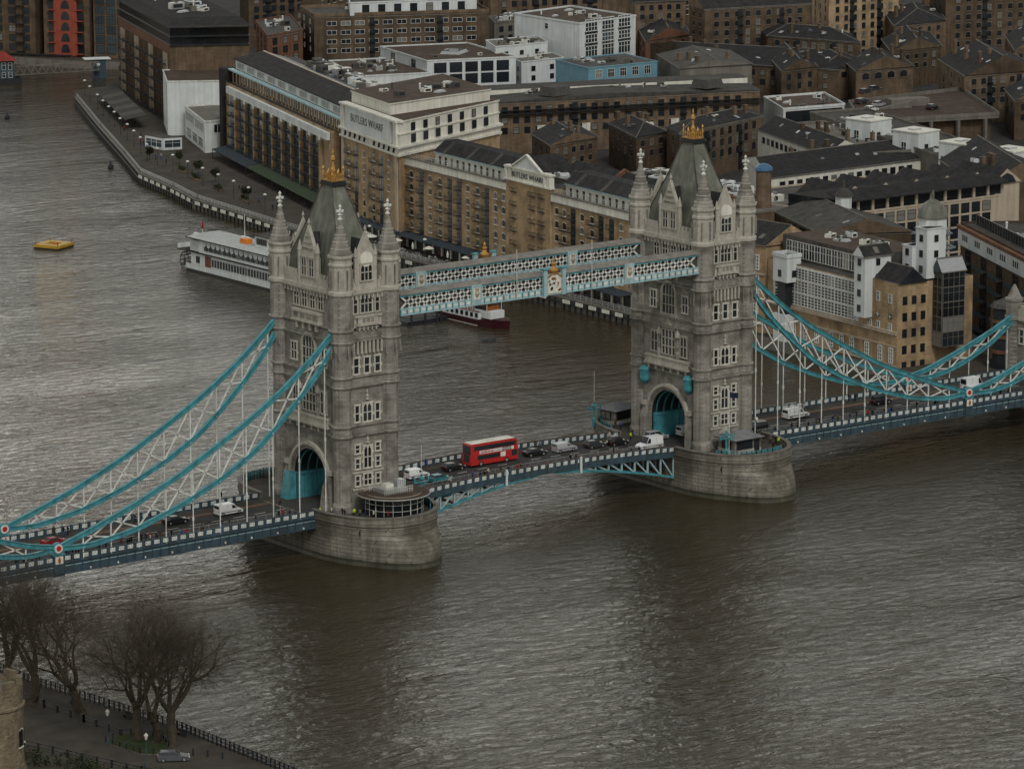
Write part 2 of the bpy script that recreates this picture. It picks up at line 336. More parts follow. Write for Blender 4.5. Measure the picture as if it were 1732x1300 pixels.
# ---- tower
def tower_wall():
    b = MB(); st = M['stone']; pl = M['pale']
    hx, hy = 5.5, 9.7; R = 5.1; ZS = 12.0; Z0 = 6.0; ZT = 46.7
    ap = [(R*cos(pi*i/16), ZS+R*1.04*sin(pi*i/16)) for i in range(17)]   # right to left
    # faces +-x with road arch: quad strips
    for sx in (-1, 1):
        x = sx*hx
        v = []; f = []
        for (y, z) in ap: v += [(x, y, z), (x, y, 18.6)]
        for i in range(16): f.append((2*i, 2*i+2, 2*i+3, 2*i+1))
        b.add(v, f, st)
        for sy in (-1, 1): b.add([(x, sy*R, Z0), (x, sy*hy, Z0), (x, sy*hy, 18.6), (x, sy*R, 18.6)], [(0, 1, 2, 3)], st)
        b.add([(x, -hy, 18.6), (x, hy, 18.6), (x, hy, ZT), (x, -hy, ZT)], [(0, 1, 2, 3)], st)
    for sy in (-1, 1): b.add([(-hx, sy*hy, Z0), (hx, sy*hy, Z0), (hx, sy*hy, ZT), (-hx, sy*hy, ZT)], [(0, 1, 2, 3)], st)
    b.add([(-hx, -hy, ZT), (hx, -hy, ZT), (hx, hy, ZT), (-hx, hy, ZT)], [(0, 1, 2, 3)], M['lead'])
    # passage intrados
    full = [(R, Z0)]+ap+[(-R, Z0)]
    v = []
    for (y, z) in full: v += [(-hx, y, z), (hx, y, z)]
    b.add(v, [(2*i, 2*i+2, 2*i+3, 2*i+1) for i in range(len(full)-1)], M['black'])  # vault coloured black, the deep shade of the passage put into its colour
    # string courses
    def ring(z0, z1, o, m=st): b.box(-hx-o, hx+o, -hy-o, hy+o, z0, z1, m)
    def ringwall(z0, z1, o, m):
        for sx in (-1, 1): b.box(sx*hx-(o if sx < 0 else 0), sx*hx+(o if sx > 0 else 0), -7.6, 7.6, z0, z1, m)
        for sy in (-1, 1): b.box(-3.6, 3.6, sy*hy-(o if sy < 0 else 0), sy*hy+(o if sy > 0 else 0), z0, z1, m)
    for z0, z1, o, m in ((46.2, 46.9, .6, pl), (45.9, 46.2, .35, pl), (39.9, 40.25, .5, st), (38.1, 39.6, .25, st), (37.7, 38.05, .55, st), (31.4, 31.8, .5, st), (30.0, 31.38, .18, st), (29.6, 29.98, .45, st), (22.6, 23.05, .5, st), (21.2, 22.58, .18, st), (20.8, 21.15, .45, st)):
        ringwall(z0, z1, o, m)
    # plinth
    for sy in (-1, 1): b.box(-3.6, 3.6, sy*hy-(.35 if sy < 0 else 0), sy*hy+(.35 if sy > 0 else 0), 7.2, 9.4, st)
    # corbel tables
    for sy in (-1, 1):
        for i in range(8):
            x = -3.0+6.0*i/7; y0, y1 = (sy*hy-.5, sy*hy) if sy < 0 else (sy*hy, sy*hy+.5)
            b.box(x-.2, x+.2, y0, y1, 35.9, 37.7, pl); b.box(x-.2, x+.2, y0+.12*(sy > 0)*0, y1, 35.5, 35.9, pl)
            for sx in (1,):
                pass
    for sy in (-1, 1): b.box(-3.3, 3.3, *sorted((sy*hy, sy*(hy+.06))), 35.9, 37.6, M['black'])  # black strip stands in for the shade between the corbels
    for sx in (-1, 1):
        for i in range(15):
            y = -7+14*i/14; x0, x1 = (sx*hx-.35, sx*hx) if sx < 0 else (sx*hx, sx*hx+.35)
            b.box(x0, x1, y-.2, y+.2, 45.2, 45.9, pl)
    for sy in (-1, 1):
        for i in range(8):
            x = -3.2+6.4*i/7; y0, y1 = (sy*hy-.35, sy*hy) if sy < 0 else (sy*hy, sy*hy+.35)
            b.box(x-.18, x+.18, y0, y1, 45.2, 45.9, pl)
    return b
def face_x(b_fn, sx): pass
TW = tower_wall().build('tower', BR, (-TX, 0, 0))
TW['label'] = 'north tower of the bridge, nearer the bottom left of the view'
def arch_ring(b, sx, x0, x1, r0, r1, zs, m, y0=0, n=16):
    """half ring moulding on an X face"""
    v = []; f = []
    for i in range(n+1):
        a = pi*i/n
        for x in (x0, x1):
            for r in (r0, r1): v.append((x, y0+r*cos(a), zs+r*1.04*sin(a)))
    for i in range(n):
        k = 4*i; l = k+4
        f += [(k, l, l+1, k+1), (k+2, k+3, l+3, l+2), (k+1, l+1, l+3, k+3), (k, k+2, l+2, l)]
    b.add(v, f, m)
def tower_detail(T):
    st, pl = M['stone'], M['pale']
    # portals
    for sx in (-1, 1):
        b = MB()
        for k, (r0, r1, o) in enumerate(((5.12, 5.45, .25), (5.47, 5.8, .45), (5.82, 6.35, .65))):
            xs = sorted((sx*5.5, sx*(5.5+o)))
            arch_ring(b, sx, xs[0], xs[1], r0, r1, 12, st if k < 2 else pl)
            for sy in (-1, 1): ys = sorted((sy*r0, sy*r1)); b.box(xs[0], xs[1], ys[0], ys[1], 7, 12, st)
        for sy in (-1, 1):
            ys = sorted((sy*6.0, sy*7.3)); xs = sorted((sx*5.5, sx*6.6))
            b.box(xs[0], xs[1], ys[0], ys[1], 7, 11.6, st); b.frus((xs[0], xs[1], ys[0], ys[1]), 11.6, (sx*5.9-.3, sx*5.9+.3, sy*6.6-.15, sy*6.6+.15), 13.6, st)
            # carved bracket heads
            b.box(*sorted((sx*5.5, sx*6.4)), *sorted((sy*5.9, sy*7.2)), 13.6, 14.4, pl)
        b.build('portal_arch', T)
    b = MB()
    for sy in (-1, 1):
        b.box(-5.2, 5.2, *sorted((sy*4.4, sy*5.0)), 7.0, 11.8, M['teal'])
        for x in range(-5, 6): b.box(x*.95-.12, x*.95+.12, *sorted((sy*4.25, sy*4.42)), 7.0, 11.8, M['teal'])
        b.box(-5.25, 5.25, *sorted((sy*4.1, sy*5.05)), 11.8, 12.15, M['teal'])
    for x in (-4.6, -2.8, -.9, .9, 2.8, 4.6):
        arch_ring(b, 1, x-.10, x+.10, 4.75, 5.0, 12, M['teal'])
    b.build('portal_lining', T)
    for sy in (1,):      # sloping teal counterweight housings beside the road
        b = MB(); b.slab([(-7.6, 7), (-5.6, 7), (-5.6, 12.3), (-6.5, 12.3)], *sorted((sy*4.5, sy*6.9)), M['teal'])
        b.build('portal_buttress', T)
    b = MB(); b.frus((-7.4, -5.6, -6.9, -5.3), 7.2, (-7.0, -5.6, -6.6, -5.6), 11.4, st); b.frus((-7.0, -5.6, -6.6, -5.6), 11.4, (-6.2, -5.7, -6.2, -6.0), 13.2, st)
    b.build('portal_buttress', T)
    for sy in (-1, 1):      # rounded teal cabins bracketed beside the arch on the river side
        b = MB(); b.lathe((0, 0), [(.2, 17.6), (.9, 18.4), (1.0, 18.8), (1.0, 20.3), (1.15, 20.5), (.9, 21.0), (.2, 21.3)], 10, M['teal']); b.build('bracket_cabin', T, (6.1, sy*6.5, 0))
    # balconies and niches on X faces
    for sx in (-1, 1):
        b = MB()
        for (z0, z1, o, w) in ((41.9, 42.3, .9, 4.3), (40.6, 41.9, .75, 4.2), (40.2, 40.6, .95, 4.3)):
            b.box(*sorted((sx*5.5, sx*(5.5+o))), -w, w, z0, z1, pl)
        for y in (-3, -1, 1, 3): b.box(*sorted((sx*5.5, sx*6.2)), y-.25, y+.25, 38.9, 40.2, pl); b.box(*sorted((sx*6.25, sx*6.32)), y-.7, y+.7, 40.85, 41.7, M['stone'])
        b.build('balcony', T)
        b = MB()
        for (z0, z1, o, w) in ((23.4, 23.7, .85, 6.4), (22.3, 23.4, .7, 6.3), (21.9, 22.3, .9, 6.5)):
            b.box(*sorted((sx*5.5, sx*(5.5+o))), -w, w, z0, z1, pl)
        for y in (-5.5, -3.3, -1.1, 1.1, 3.3, 5.5): b.box(*sorted((sx*5.5, sx*6.1)), y-.2, y+.2, 21.0, 21.9, pl)
        b.build('balcony', T)
        rz = -pi/2 if sx < 0 else pi/2   # window outside (-Y) turned to face -X / +X
        for y in (3.75, 1.25, -1.25, -3.75): win(T, sx*5.5, y, 43.0, 1.35, 2.7, 'tower:2:p', rz)
        for y in (4.7, -4.7): win(T, sx*5.5, y, 33.0, 1.5, 2.8, 'stone:2', rz)
        for y in (4.3, -4.3): win(T, sx*5.5, y, 24.5, 1.7, 3.6, 'tower:2:p', rz)
        # great arched window
        b = MB(); x = sx*5.5; w = 1.85; zs = 36.0
        b.box(*sorted((x, x+sx*.06)), -w, w, 32.2, zs, M['glass'])
        v = [(x+sx*.06, w*cos(pi*i/12), zs+w*1.1*sin(pi*i/12)) for i in range(13)]; b.add(v, [tuple(range(13))], M['glass'])
        arch_ring(b, sx, *sorted((x, x+sx*.35)), w, w+.45, zs, pl, n=12)
        for sy in (-1, 1): b.box(*sorted((x, x+sx*.35)), *sorted((sy*w, sy*(w+.45))), 32.2, zs, pl)
        for i in (-1, 0, 1): b.box(*sorted((x, x+sx*.2)), i*.92-.09, i*.92+.09, 32.2, zs+(1.9 if i == 0 else 1.6), pl)
        for z in (33.8, 35.6): b.box(*sorted((x, x+sx*.18)), -w, w, z-.08, z+.08, pl)
        b.box(*sorted((x, x+sx*.45)), -w-.5, w+.5, 31.8, 32.2, pl)
        b.build('window', T)
        # wide traceried window over the road
        b = MB(); w = 2.0
        b.box(*sorted((x, x+sx*.06)), -w, w, 24.2, 29.0, M['glass'])
        for i in range(5): y = -w+i*w/2; b.box(*sorted((x, x+sx*.25)), y-.1, y+.1, 24.2, 29.0, pl)
        for z in (24.2, 25.8, 27.4, 29.0): b.box(*sorted((x, x+sx*.22)), -w, w, z-.1, z+.1, pl)
        b.build('window', T)
        for sy in (-1, 1):   # statue niches with canopies
            b = MB(); y = sy*2.75
            b.lathe((x+sx*.2, y), [(.5, 23.7), (.45, 25.0), (.18, 25.2), (.35, 26.2), (.16, 27.1), (.2, 27.4), (.05, 27.6)], 8, M['stone'])
            b.lathe((x+sx*.1, y), [(.6, 27.9), (.55, 28.3), (.1, 29.8)], 8, pl)
            b.build('niche_statue', T)
        b = MB(); b.slab([(-2.4, 29.4), (2.4, 29.4), (1.5, 29.6), (.5, 30.4), (0, 31.6), (-.5, 30.4), (-1.5, 29.6)], *sorted((x, x+sx*.4)), pl, axis='x'); b.build('window_canopy', T)
    # Y faces
    for sy in (-1, 1):
        rz = 0 if sy < 0 else pi; y = sy*9.7
        b = MB()
        for (z0, z1, o, w) in ((42.0, 42.35, .8, 2.9), (40.9, 42.0, .65, 2.2), (40.5, 40.9, .85, 2.5)): b.box(-w, w, *sorted((y, y+sy*o)), z0, z1, pl)
        for x in (-2.7, 2.7): b.box(x-.25, x+.25, *sorted((y, y+sy*.5)), 39.9, 42.0, pl)
        for x in (-1.8, -.9, 0, .9, 1.8): b.box(x-.14, x+.14, *sorted((y, y+sy*.6)), 39.6, 40.5, pl)
        for x in (-.9, 0, .9): b.box(x-.3, x+.3, *sorted((y+sy*.64, y+sy*.7)), 41.1, 41.8, st)
        b.build('balcony', T)
        win(T, 0, y, 42.9, 2.3, 2.9, 'tower:3:p', rz)
        for x in (-2.35, 2.35): win(T, x, y, 42.9, .7, 2.9, 'tower:1', rz)
        for x in (-2.3, 0, 2.3): win(T, x, y, 32.1, .95, 2.5, 'stone:1', rz)
        win(T, 0, y, 23.4, 1.7, 2.9, 'stone:2:p', rz)
        for x in (-2.2, 2.2): win(T, x, y, 23.5, .75, 2.6, 'stone:1', rz)
        for x in (-2.2, 2.2):
            win(T, x, y, 17.8, .8, 1.2, 'stone:1', rz); win(T, x, y, 15.0, .75, 1.5, 'stone:1', rz); win(T, x, y, 11.9, .75, 1.5, 'stone:1', rz)
        win(T, 0, y, 15.0, 1.5, 3.6, 'stone:2:p', rz); win(T, 0, y, 11.9, 1.5, 1.7, 'stone:2', rz)
        b = MB()
        for z in (14.0, 11.0): b.box(-3.4, 3.4, *sorted((y, y+sy*.22)), z, z+.35, pl)
        b.build('string_course', T)
        for z, s in ((27.4, 1), (19.6, 1)): b = MB(); b.lathe((0, y+sy*.1), [(.45, z-.2), (.18, z), (.3, z+.4), (.12, z+.8), (.22, z+1.1), (.04, z+1.7)], 6, pl); b.build('carved_finial', T)
        b = MB()
        b.box(-1.3, 1.3, *sorted((y, y+sy*.25)), 8.2, 10.0, pl); b.cyl((0, y, 9.9), (0, y+sy*.25, 9.9), 1.3, 1.3, 14, pl); b.box(-.8, .8, *sorted((y, y+sy*.28)), 8.3, 9.9, M['glass'])
        b.build('window_surround', T)
    # parapet with crenellations
    b = MB()
    for sx in (-1, 1):
        for sy in (-1, 1):
            b.box(*sorted((sx*5.2, sx*5.7)), *sorted((sy*3.2, sy*7.6)), 46.9, 48.5, pl)
            for i in range(4): yy = 3.6+i*1.15; b.box(*sorted((sx*5.2, sx*5.7)), *sorted((sy*yy, sy*(yy+.6))), 48.5, 49.2, pl)
            b.box(*sorted((sx*2.4, sx*3.6)), *sorted((sy*9.4, sy*9.9)), 46.9, 48.3, pl)
            b.box(*sorted((sx*2.7, sx*3.2)), *sorted((sy*9.4, sy*9.9)), 48.3, 48.9, pl)
    b.build('parapet', T)
    # turrets
    for sx in (-1, 1):
        for sy in (-1, 1):
            b = MB(); c = (0, 0)
            def rg(r, z, h=.26, o=.32): return [(r, z-h), (r+o, z-h*.5), (r+o, z+h*.5), (r, z+h)]
            prof = [(1.9, 6.0), (1.9, 8.6), (1.62, 9.2)]+[(1.62, 20.6)]+rg(1.62, 21.0)+[(1.72, 21.3), (1.72, 22.4)]+rg(1.65, 22.8)+[(1.62, 29.5)]+rg(1.62, 29.9)+[(1.74, 30.2), (1.74, 31.2)]+rg(1.7, 31.6)+[(1.66, 34.5), (1.72, 35.8), (2.02, 37.6)]+rg(2.0, 38.0)+[(2.06, 38.3), (2.06, 39.5)]+rg(2.0, 40.0)+[(1.97, 40.3), (1.97, 46.0)]
            b.lathe(c, prof, 12, st)
            prof = [(1.97, 46.0), (2.3, 46.4), (2.3, 46.9), (2.02, 47.2), (2.02, 51.3), (2.2, 51.6), (2.2, 51.9), (2.05, 52.1), (2.05, 52.6), (2.35, 53.1), (2.35, 53.45)]
            b.lathe(c, prof, 8, pl)
            for i in range(8):
                a = 2*pi*i/8
                p = Vector((cos(a)*2.0, sin(a)*2.0, 0)); d = Vector((-sin(a), cos(a), 0))
                b.bar(p+Vector((0, 0, 47.6)), p+Vector((0, 0, 50.9)), .5, .12, st, up=d)
                b.bar(p*1.12+Vector((0, 0, 35.2)), p*1.0+Vector((0, 0, 37.6)), .25, .2, st, up=d)
            b.lathe(c, [(2.12, 53.45), (1.5, 55.2), (.85, 57.3), (.3, 59.5)], 8, M['stone'])
            for z, r in ((54.6, 1.74), (55.8, 1.34), (57.0, 1.0), (58.2, .64)): b.lathe(c, [(r+.02, z-.07), (r+.08, z), (r-.0, z+.09)], 8, pl)
            tu = b.build('turret', T, (sx*5.1, sy*9.27, 0))
            b = MB(); b.lathe(c, [(.28, 59.4), (.5, 59.7), (.25, 60.0), (.22, 60.3), (.5, 60.5), (.2, 60.8), (.18, 61.7), (.3, 61.95), (.05, 62.35)], 8, M['white'])
            b.box(-.75, .75, -.16, .16, 61.0, 61.35, M['white']); b.box(-.16, .16, -.75, .75, 61.0, 61.35, M['white'])
            b.build('cross_finial', T, (sx*5.1, sy*9.27, 0))
    # roof
    b = MB()
    lv = [(46.9, 4.9, 9.0), (50.5, 4.35, 8.0), (54, 3.5, 6.1), (58, 2.55, 4.1), (61.5, 1.85, 2.6), (64.2, 1.25, 1.6)]
    for (z0, a0, c0), (z1, a1, c1) in zip(lv, lv[1:]): b.frus((-a0, a0, -c0, c0), z0, (-a1, a1, -c1, c1), z1, M['lead'])
    for sx in (-1, 1):
        for sy in (-1, 1):
            for (z0, a0, c0), (z1, a1, c1) in zip(lv, lv[1:]): b.bar((sx*a0, sy*c0, z0), (sx*a1, sy*c1, z1), .22, .22, M['roofgrey'])
    b.box(-1.6, 1.6, -1.95, 1.95, 64.2, 64.55, M['black']); b.box(-1.45, 1.45, -1.8, 1.8, 64.55, 64.95, M['black'])
    for i in range(6): b.box(-1.25+.46*i, -1.05+.46*i, -1.75, 1.75, 63.5, 64.2, M['slate'])
    b.build('roof', T)
    # gilded crown
    b = MB(); g = M['gold']
    b.box(-1.3, 1.3, -1.6, 1.6, 64.95, 65.15, g)
    for sx in (-1, 0, 1):
        for sy in (-1, 0, 1):
            if sx or sy:
                h = 67.6 if sx and sy else 66.9
                b.lathe((sx*1.15, sy*1.4), [(.16, 65.1), (.10, 65.9), (.22, 66.1), (.10, h-.8), (.22, h-.5), (.04, h)], 6, g)
    for sx in (-1, 1):
        for k in range(5): b.lathe((sx*1.25, -1.2+k*.6), [(.12, 65.3), (.14, 65.9), (.02, 66.4)], 5, g); b.lathe((-1+k*.5, sx*1.55), [(.12, 65.3), (.14, 65.9), (.02, 66.4)], 5, g)
    b.lathe((0, 0), [(.6, 65.1), (.4, 66.1), (.5, 66.6), (.25, 67.3), (.2, 68.3), (.4, 68.6), (.34, 69.1), (.16, 69.4), (.2, 69.9), (.05, 70.5)], 8, g)
    b.build('gilded_crown', T)
    # gabled dormers
    for sx in (-1, 1):
        b = MB(); x = sx*5.6
        b.slab([(-2.9, 46.9), (2.9, 46.9), (2.9, 51.8), (2.3, 52.8), (0, 57.4), (-2.3, 52.8), (-2.9, 51.8)], *sorted((x, x-sx*.7)), pl, axis='x')
        for sy in (-1, 1): b.lathe((x-sx*.2, sy*2.75), [(.4, 46.9), (.4, 52.6), (.5, 52.8), (.08, 54.6)], 6, pl)
        b.lathe((x-sx*.3, 0), [(.25, 57.2), (.14, 57.6), (.3, 57.9), (.05, 58.7)], 6, pl)
        for z, w in ((53.2, 1.6), (54.2, 1.15), (55.2, .7)): b.box(*sorted((x, x+sx*.12)), -w, w, z, z+.25, M['stone'])
        v = MB()
        b.add([(x-sx*.7, -2.5, 50.5), (x-sx*.7, 0, 56.2), (x-sx*.7, 2.5, 50.5), (sx*.6, -2.5, 50.5), (sx*.6, 0, 56.2), (sx*.6, 2.5, 50.5), (x-sx*.7, -2.5, 47), (x-sx*.7, 2.5, 47), (sx*3, -2.5, 47), (sx*3, 2.5, 47)],
              [(0, 1, 4, 3), (1, 2, 5, 4), (0, 3, 8, 6), (2, 7, 9, 5)], M['slate'])
        d = b.build('dormer', T)
        rz = -pi/2 if sx < 0 else pi/2
        for y in (-1.15, 1.15): win(T, x+sx*.0, y, 48.6, 1.25, 3.0, 'tower:2:p', rz)
    for sy in (-1, 1):
        b = MB(); y = sy*9.8
        b.slab([(-2.2, 46.9), (2.2, 46.9), (2.2, 52.2), (1.8, 53.4), (0, 57.0), (-1.8, 53.4), (-2.2, 52.2)], *sorted((y, y-sy*.7)), pl)
        b.cyl((0, y, 52.2), (0, y+sy*.14, 52.2), 1.35, 1.35, 14, M['cream']); 
        for s in (-1, 1): b.lathe((s*2.1, y-sy*.2), [(.36, 46.9), (.36, 52.6), (.46, 52.8), (.08, 54.4)], 6, pl)
        b.lathe((0, y-sy*.3), [(.22, 56.8), (.12, 57.2), (.26, 57.5), (.05, 58.2)], 6, pl)
        b.add([(-1.8, y-sy*.7, 51.5), (0, y-sy*.7, 55.6), (1.8, y-sy*.7, 51.5), (-1.8, sy*1.5, 51.5), (0, sy*1.5, 55.6), (1.8, sy*1.5, 51.5), (-1.8, y-sy*.7, 47), (1.8, y-sy*.7, 47), (-1.8, sy*6, 47), (1.8, sy*6, 47)],
              [(0, 1, 4, 3), (1, 2, 5, 4), (0, 3, 8, 6), (2, 7, 9, 5)], M['slate'])
        b.build('dormer', T)
        win(T, 0, y, 48.6, 2.3, 2.6, 'tower:3:p', 0 if sy < 0 else pi)
tower_detail(TW)
T2 = copy_tree(TW, BR); T2.location = (TX, 0, 0); T2.rotation_euler = (0, 0, pi); T2['label'] = 'south tower of the bridge, farther and right of centre'
# ---- piers
def pier_plan(z, n=40, o=0.0, nose=True):
    pts = []; e = 3.9*max(0, 1-(z/5.4)**2.4)**.5 if nose and z < 5.4 else 0
    a, c = 10.9+o, 15.2+o
    for half in (0, 1):
        for i in range(n+1):
            t = -pi+pi*i/n if not half else pi*i/n
            k = cos(min(pi/2, abs(abs(t)-pi/2)*2.0))**1.1
            x = a*math.copysign(abs(cos(t))**.82, cos(t)); y = (-8.2 if not half else 8.2)+(c*math.copysign(abs(sin(t))**.94, sin(t))+e*k*sin(t))
            if e*k > 0: x *= (1+.10*k*e/3.9*.1)
            pts.append((x, y))
    return pts
def pier(x0, label):
    b = MB(); g = M['granite']
    zs = [-3, 0, .6, 1.1, 2, 3, 3.8, 4.4, 4.9, 5.2, 5.4, 6.5]
    P = [pier_plan(max(z, 0), o=.12 if z < .6 else 0) for z in zs]; n = len(P[0]); v = []
    for z, pl in zip(zs, P): v += [(x, y, z) for x, y in pl]
    b.add(v, [(k*n+i, k*n+(i+1) % n, (k+1)*n+(i+1) % n, (k+1)*n+i) for k in range(3, len(zs)-1) for i in range(n)], g)
    b.add(v, [(k*n+i, k*n+(i+1) % n, (k+1)*n+(i+1) % n, (k+1)*n+i) for k in range(3) for i in range(n)], M['wet'])
    for z0, z1, o in ((6.5, 6.75, .12), (6.75, 7.0, .02), (7.0, 7.25, .22)): b.prism(pier_plan(9, o=o), z0, z1, g)
    b.prism(pier_plan(9, o=0), 7.25, 7.4, g, M['paving'])
    o = b.build('pier', BR, (x0, 0, 0)); o['label'] = label
    # parapet wall round the rounded ends
    for s in (-1, 1):
        b = MB(); pi_, po = pier_plan(9, o=-.55), pier_plan(9, o=.05)
        h = len(pi_)//2; a = pi_[:h] if s < 0 else pi_[h:]; c = po[:h] if s < 0 else po[h:]; m = len(a)
        v = []
        for (p, q) in zip(a, c): v += [(p[0], p[1], 7.4), (q[0], q[1], 7.25), (q[0], q[1], 8.45), (p[0], p[1], 8.45)]
        f = [(0, 1, 2, 3), (4*m-4, 4*m-1, 4*m-2, 4*m-3)]
        for i in range(m-1):
            for k in range(4): f.append((4*i+k, 4*i+4+k, 4*i+4+(k+1) % 4, 4*i+(k+1) % 4))
        b.add(v, f, g)
        v = []
        for (p, q) in zip(a, c): v += [(p[0]*.995, p[1], 8.452), (q[0]*1.015, q[1]*1.004, 8.452), (q[0]*1.015, q[1]*1.004, 8.65), (p[0]*.995, p[1], 8.65)]
        b.add(v, f, M['concrete'])
        b.build('parapet', o)
    b = MB()
    for t in (-2.35, -1.75, -1.15, -.6): 
        x, y = 10.9*math.copysign(abs(cos(t))**.82, cos(t)), -8.2-14.6*abs(sin(t))**.94; b.box(x-.28, x+.28, y-.28, y+.28, 5.5, 6.1, M['black'])
    b.build('drain_hole', o)
    return o
PN = pier(-TX, 'north pier under the nearer tower'); PS = pier(TX, 'south pier under the farther tower')
# ---- side spans
def parapet(b, x0, x1, y, zf, navy, panel, sp=1.75, side=-1, scroll=True):
    n = max(1, int(abs(x1-x0)/sp)); dx = (x1-x0)/n
    for i in range(n):
        xa, xb = x0+i*dx, x0+(i+1)*dx; za, zb = zf(xa), zf(xb); s = 1 if dx > 0 else -1
        b.bar((xa, y, za+1.15), (xb, y, zb+1.15), .22, .14, navy); b.bar((xa, y, za+.16), (xb, y, zb+.16), .2, .3, navy)
        b.box(xa-.2, xa+.2, y-.14, y+.14, za, za+1.3, navy)
        u0, u1 = xa+.2*s, xb-.2*s; z0, z1 = zf(u0), zf(u1)
        b.add([(u0, y-.05, z0+.31), (u1, y-.05, z1+.31), (u1, y-.05, z1+1.07), (u0, y-.05, z0+1.07), (u0, y+.05, z0+.31), (u1, y+.05, z1+.31), (u1, y+.05, z1+1.07), (u0, y+.05, z0+1.07)], [(0, 1, 2, 3), (7, 6, 5, 4)], navy)
        m = (u0+u1)/2; zm = zf(m); w = abs(u1-u0)/2-.16; dz = (z1-z0)/abs(u1-u0) if u1 != u0 else 0
        for yy in (y-.07, y+.07):
            q = (-w, w)
            b.add([(m+q[0], yy, zm+.36+q[0]*dz), (m+q[1], yy, zm+.36+q[1]*dz), (m+q[1], yy, zm+1.03+q[1]*dz), (m+q[0], yy, zm+1.03+q[0]*dz)], [(0, 1, 2, 3)], panel)
            if scroll:
                for q in (-w*.5, w*.5):
                    for dx_, dz_ in ((-.13, .12), (.13, -.12), (0, 0)): b.box(m+q+dx_-.06, m+q+dx_+.06, yy-.012, yy+.012, zm+.65+dz_+q*dz, zm+.74+dz_+q*dz, navy)
def side_z(x): a = abs(x); return 7.25-.5*max(0, (a-52)/80)
for s, nm in ((-1, 'north side span of the deck with cars and a footway on each side'), (1, 'south side span of the deck beyond the farther tower')):
    b = MB(); X0, X1 = s*51.9, s*134
    zz0, zz1 = side_z(X0)-.15, side_z(X1)-.15
    v = [(X0, -8.6, zz0-.6), (X1, -8.6, zz1-.6), (X1, 8.6, zz1-.6), (X0, 8.6, zz0-.6), (X0, -8.6, zz0), (X1, -8.6, zz1), (X1, 8.6, zz1), (X0, 8.6, zz0)]
    b.add(v, [(0, 1, 2, 3), (4, 5, 6, 7), (0, 1, 5, 4), (2, 3, 7, 6), (0, 3, 7, 4), (1, 2, 6, 5)], M['asphalt'])
    sp = b.build('side_span', BR); sp['label'] = nm
    for sy in (-1, 1):
        b = MB(); y = sy*8.84
        b.bar((X0, y, zz0-.75), (X1, y, zz1-.75), .35, 1.9, M['navy'])
        b.bar((X0, y+sy*.1, zz0-1.75), (X1, y+sy*.1, zz1-1.75), .8, .14, M['navy']); b.bar((X0, y+sy*.12, zz0+.12), (X1, y+sy*.12, zz1+.12), .55, .16, M['navy'])
        b.bar((X0, y+sy*.16, zz0-.45), (X1, y+sy*.16, zz1-.45), .12, .1, M['skyblue'])
        for i in range(15): x = X0+(X1-X0)*(i+.5)/15; b.box(x-.12, x+.12, *sorted((y+sy*.18, y+sy*.4)), side_z(x)-1.75, side_z(x)-1.45, M['cream'])
        for i in range(47): x = X0+(X1-X0)*(i+.5)/47; b.box(x-.07, x+.07, *sorted((y+sy*.17, y+sy*.3)), side_z(x)-1.8, side_z(x)+.0, M['navy'])
        b.build('edge_girder', sp)
        b = MB(); parapet(b, X0, X1, y, side_z, M['navy'], M['white'])
        b.build('parapet', sp)
    for sy in (-1, 1):
        b = MB(); b.bar((X0, sy*7.1, zz0+.075), (X1, sy*7.1, zz1+.075), 3.0, .15, M['paving']); b.bar((X0, sy*5.52, zz0+.07), (X1, sy*5.52, zz1+.07), .16, .15, M['concrete'])
        b.build('footway', sp)
    b = MB()
    n = 18
    for i in range(n):
        xa = X0+(X1-X0)*i/n; xb = xa+(X1-X0)/n*.5; b.bar((xa, 0, side_z(xa)-.14), (xb, 0, side_z(xb)-.14), .14, .015, M['cream'])
    for sy in (-1, 1): b.bar((X0, sy*5.1, zz0+.008), (X1, sy*5.1, zz1+.008), .12, .012, M['orange'])
    b.build('lane_marking', sp)
# cross girders under the deck
    b = MB()
    for i in range(15): x = X0+(X1-X0)*(i+.5)/15; b.box(x-.2, x+.2, -8.6, 8.6, side_z(x)-2.0, side_z(x)-.76, M['navy'])
    b.build('cross_girder', sp)
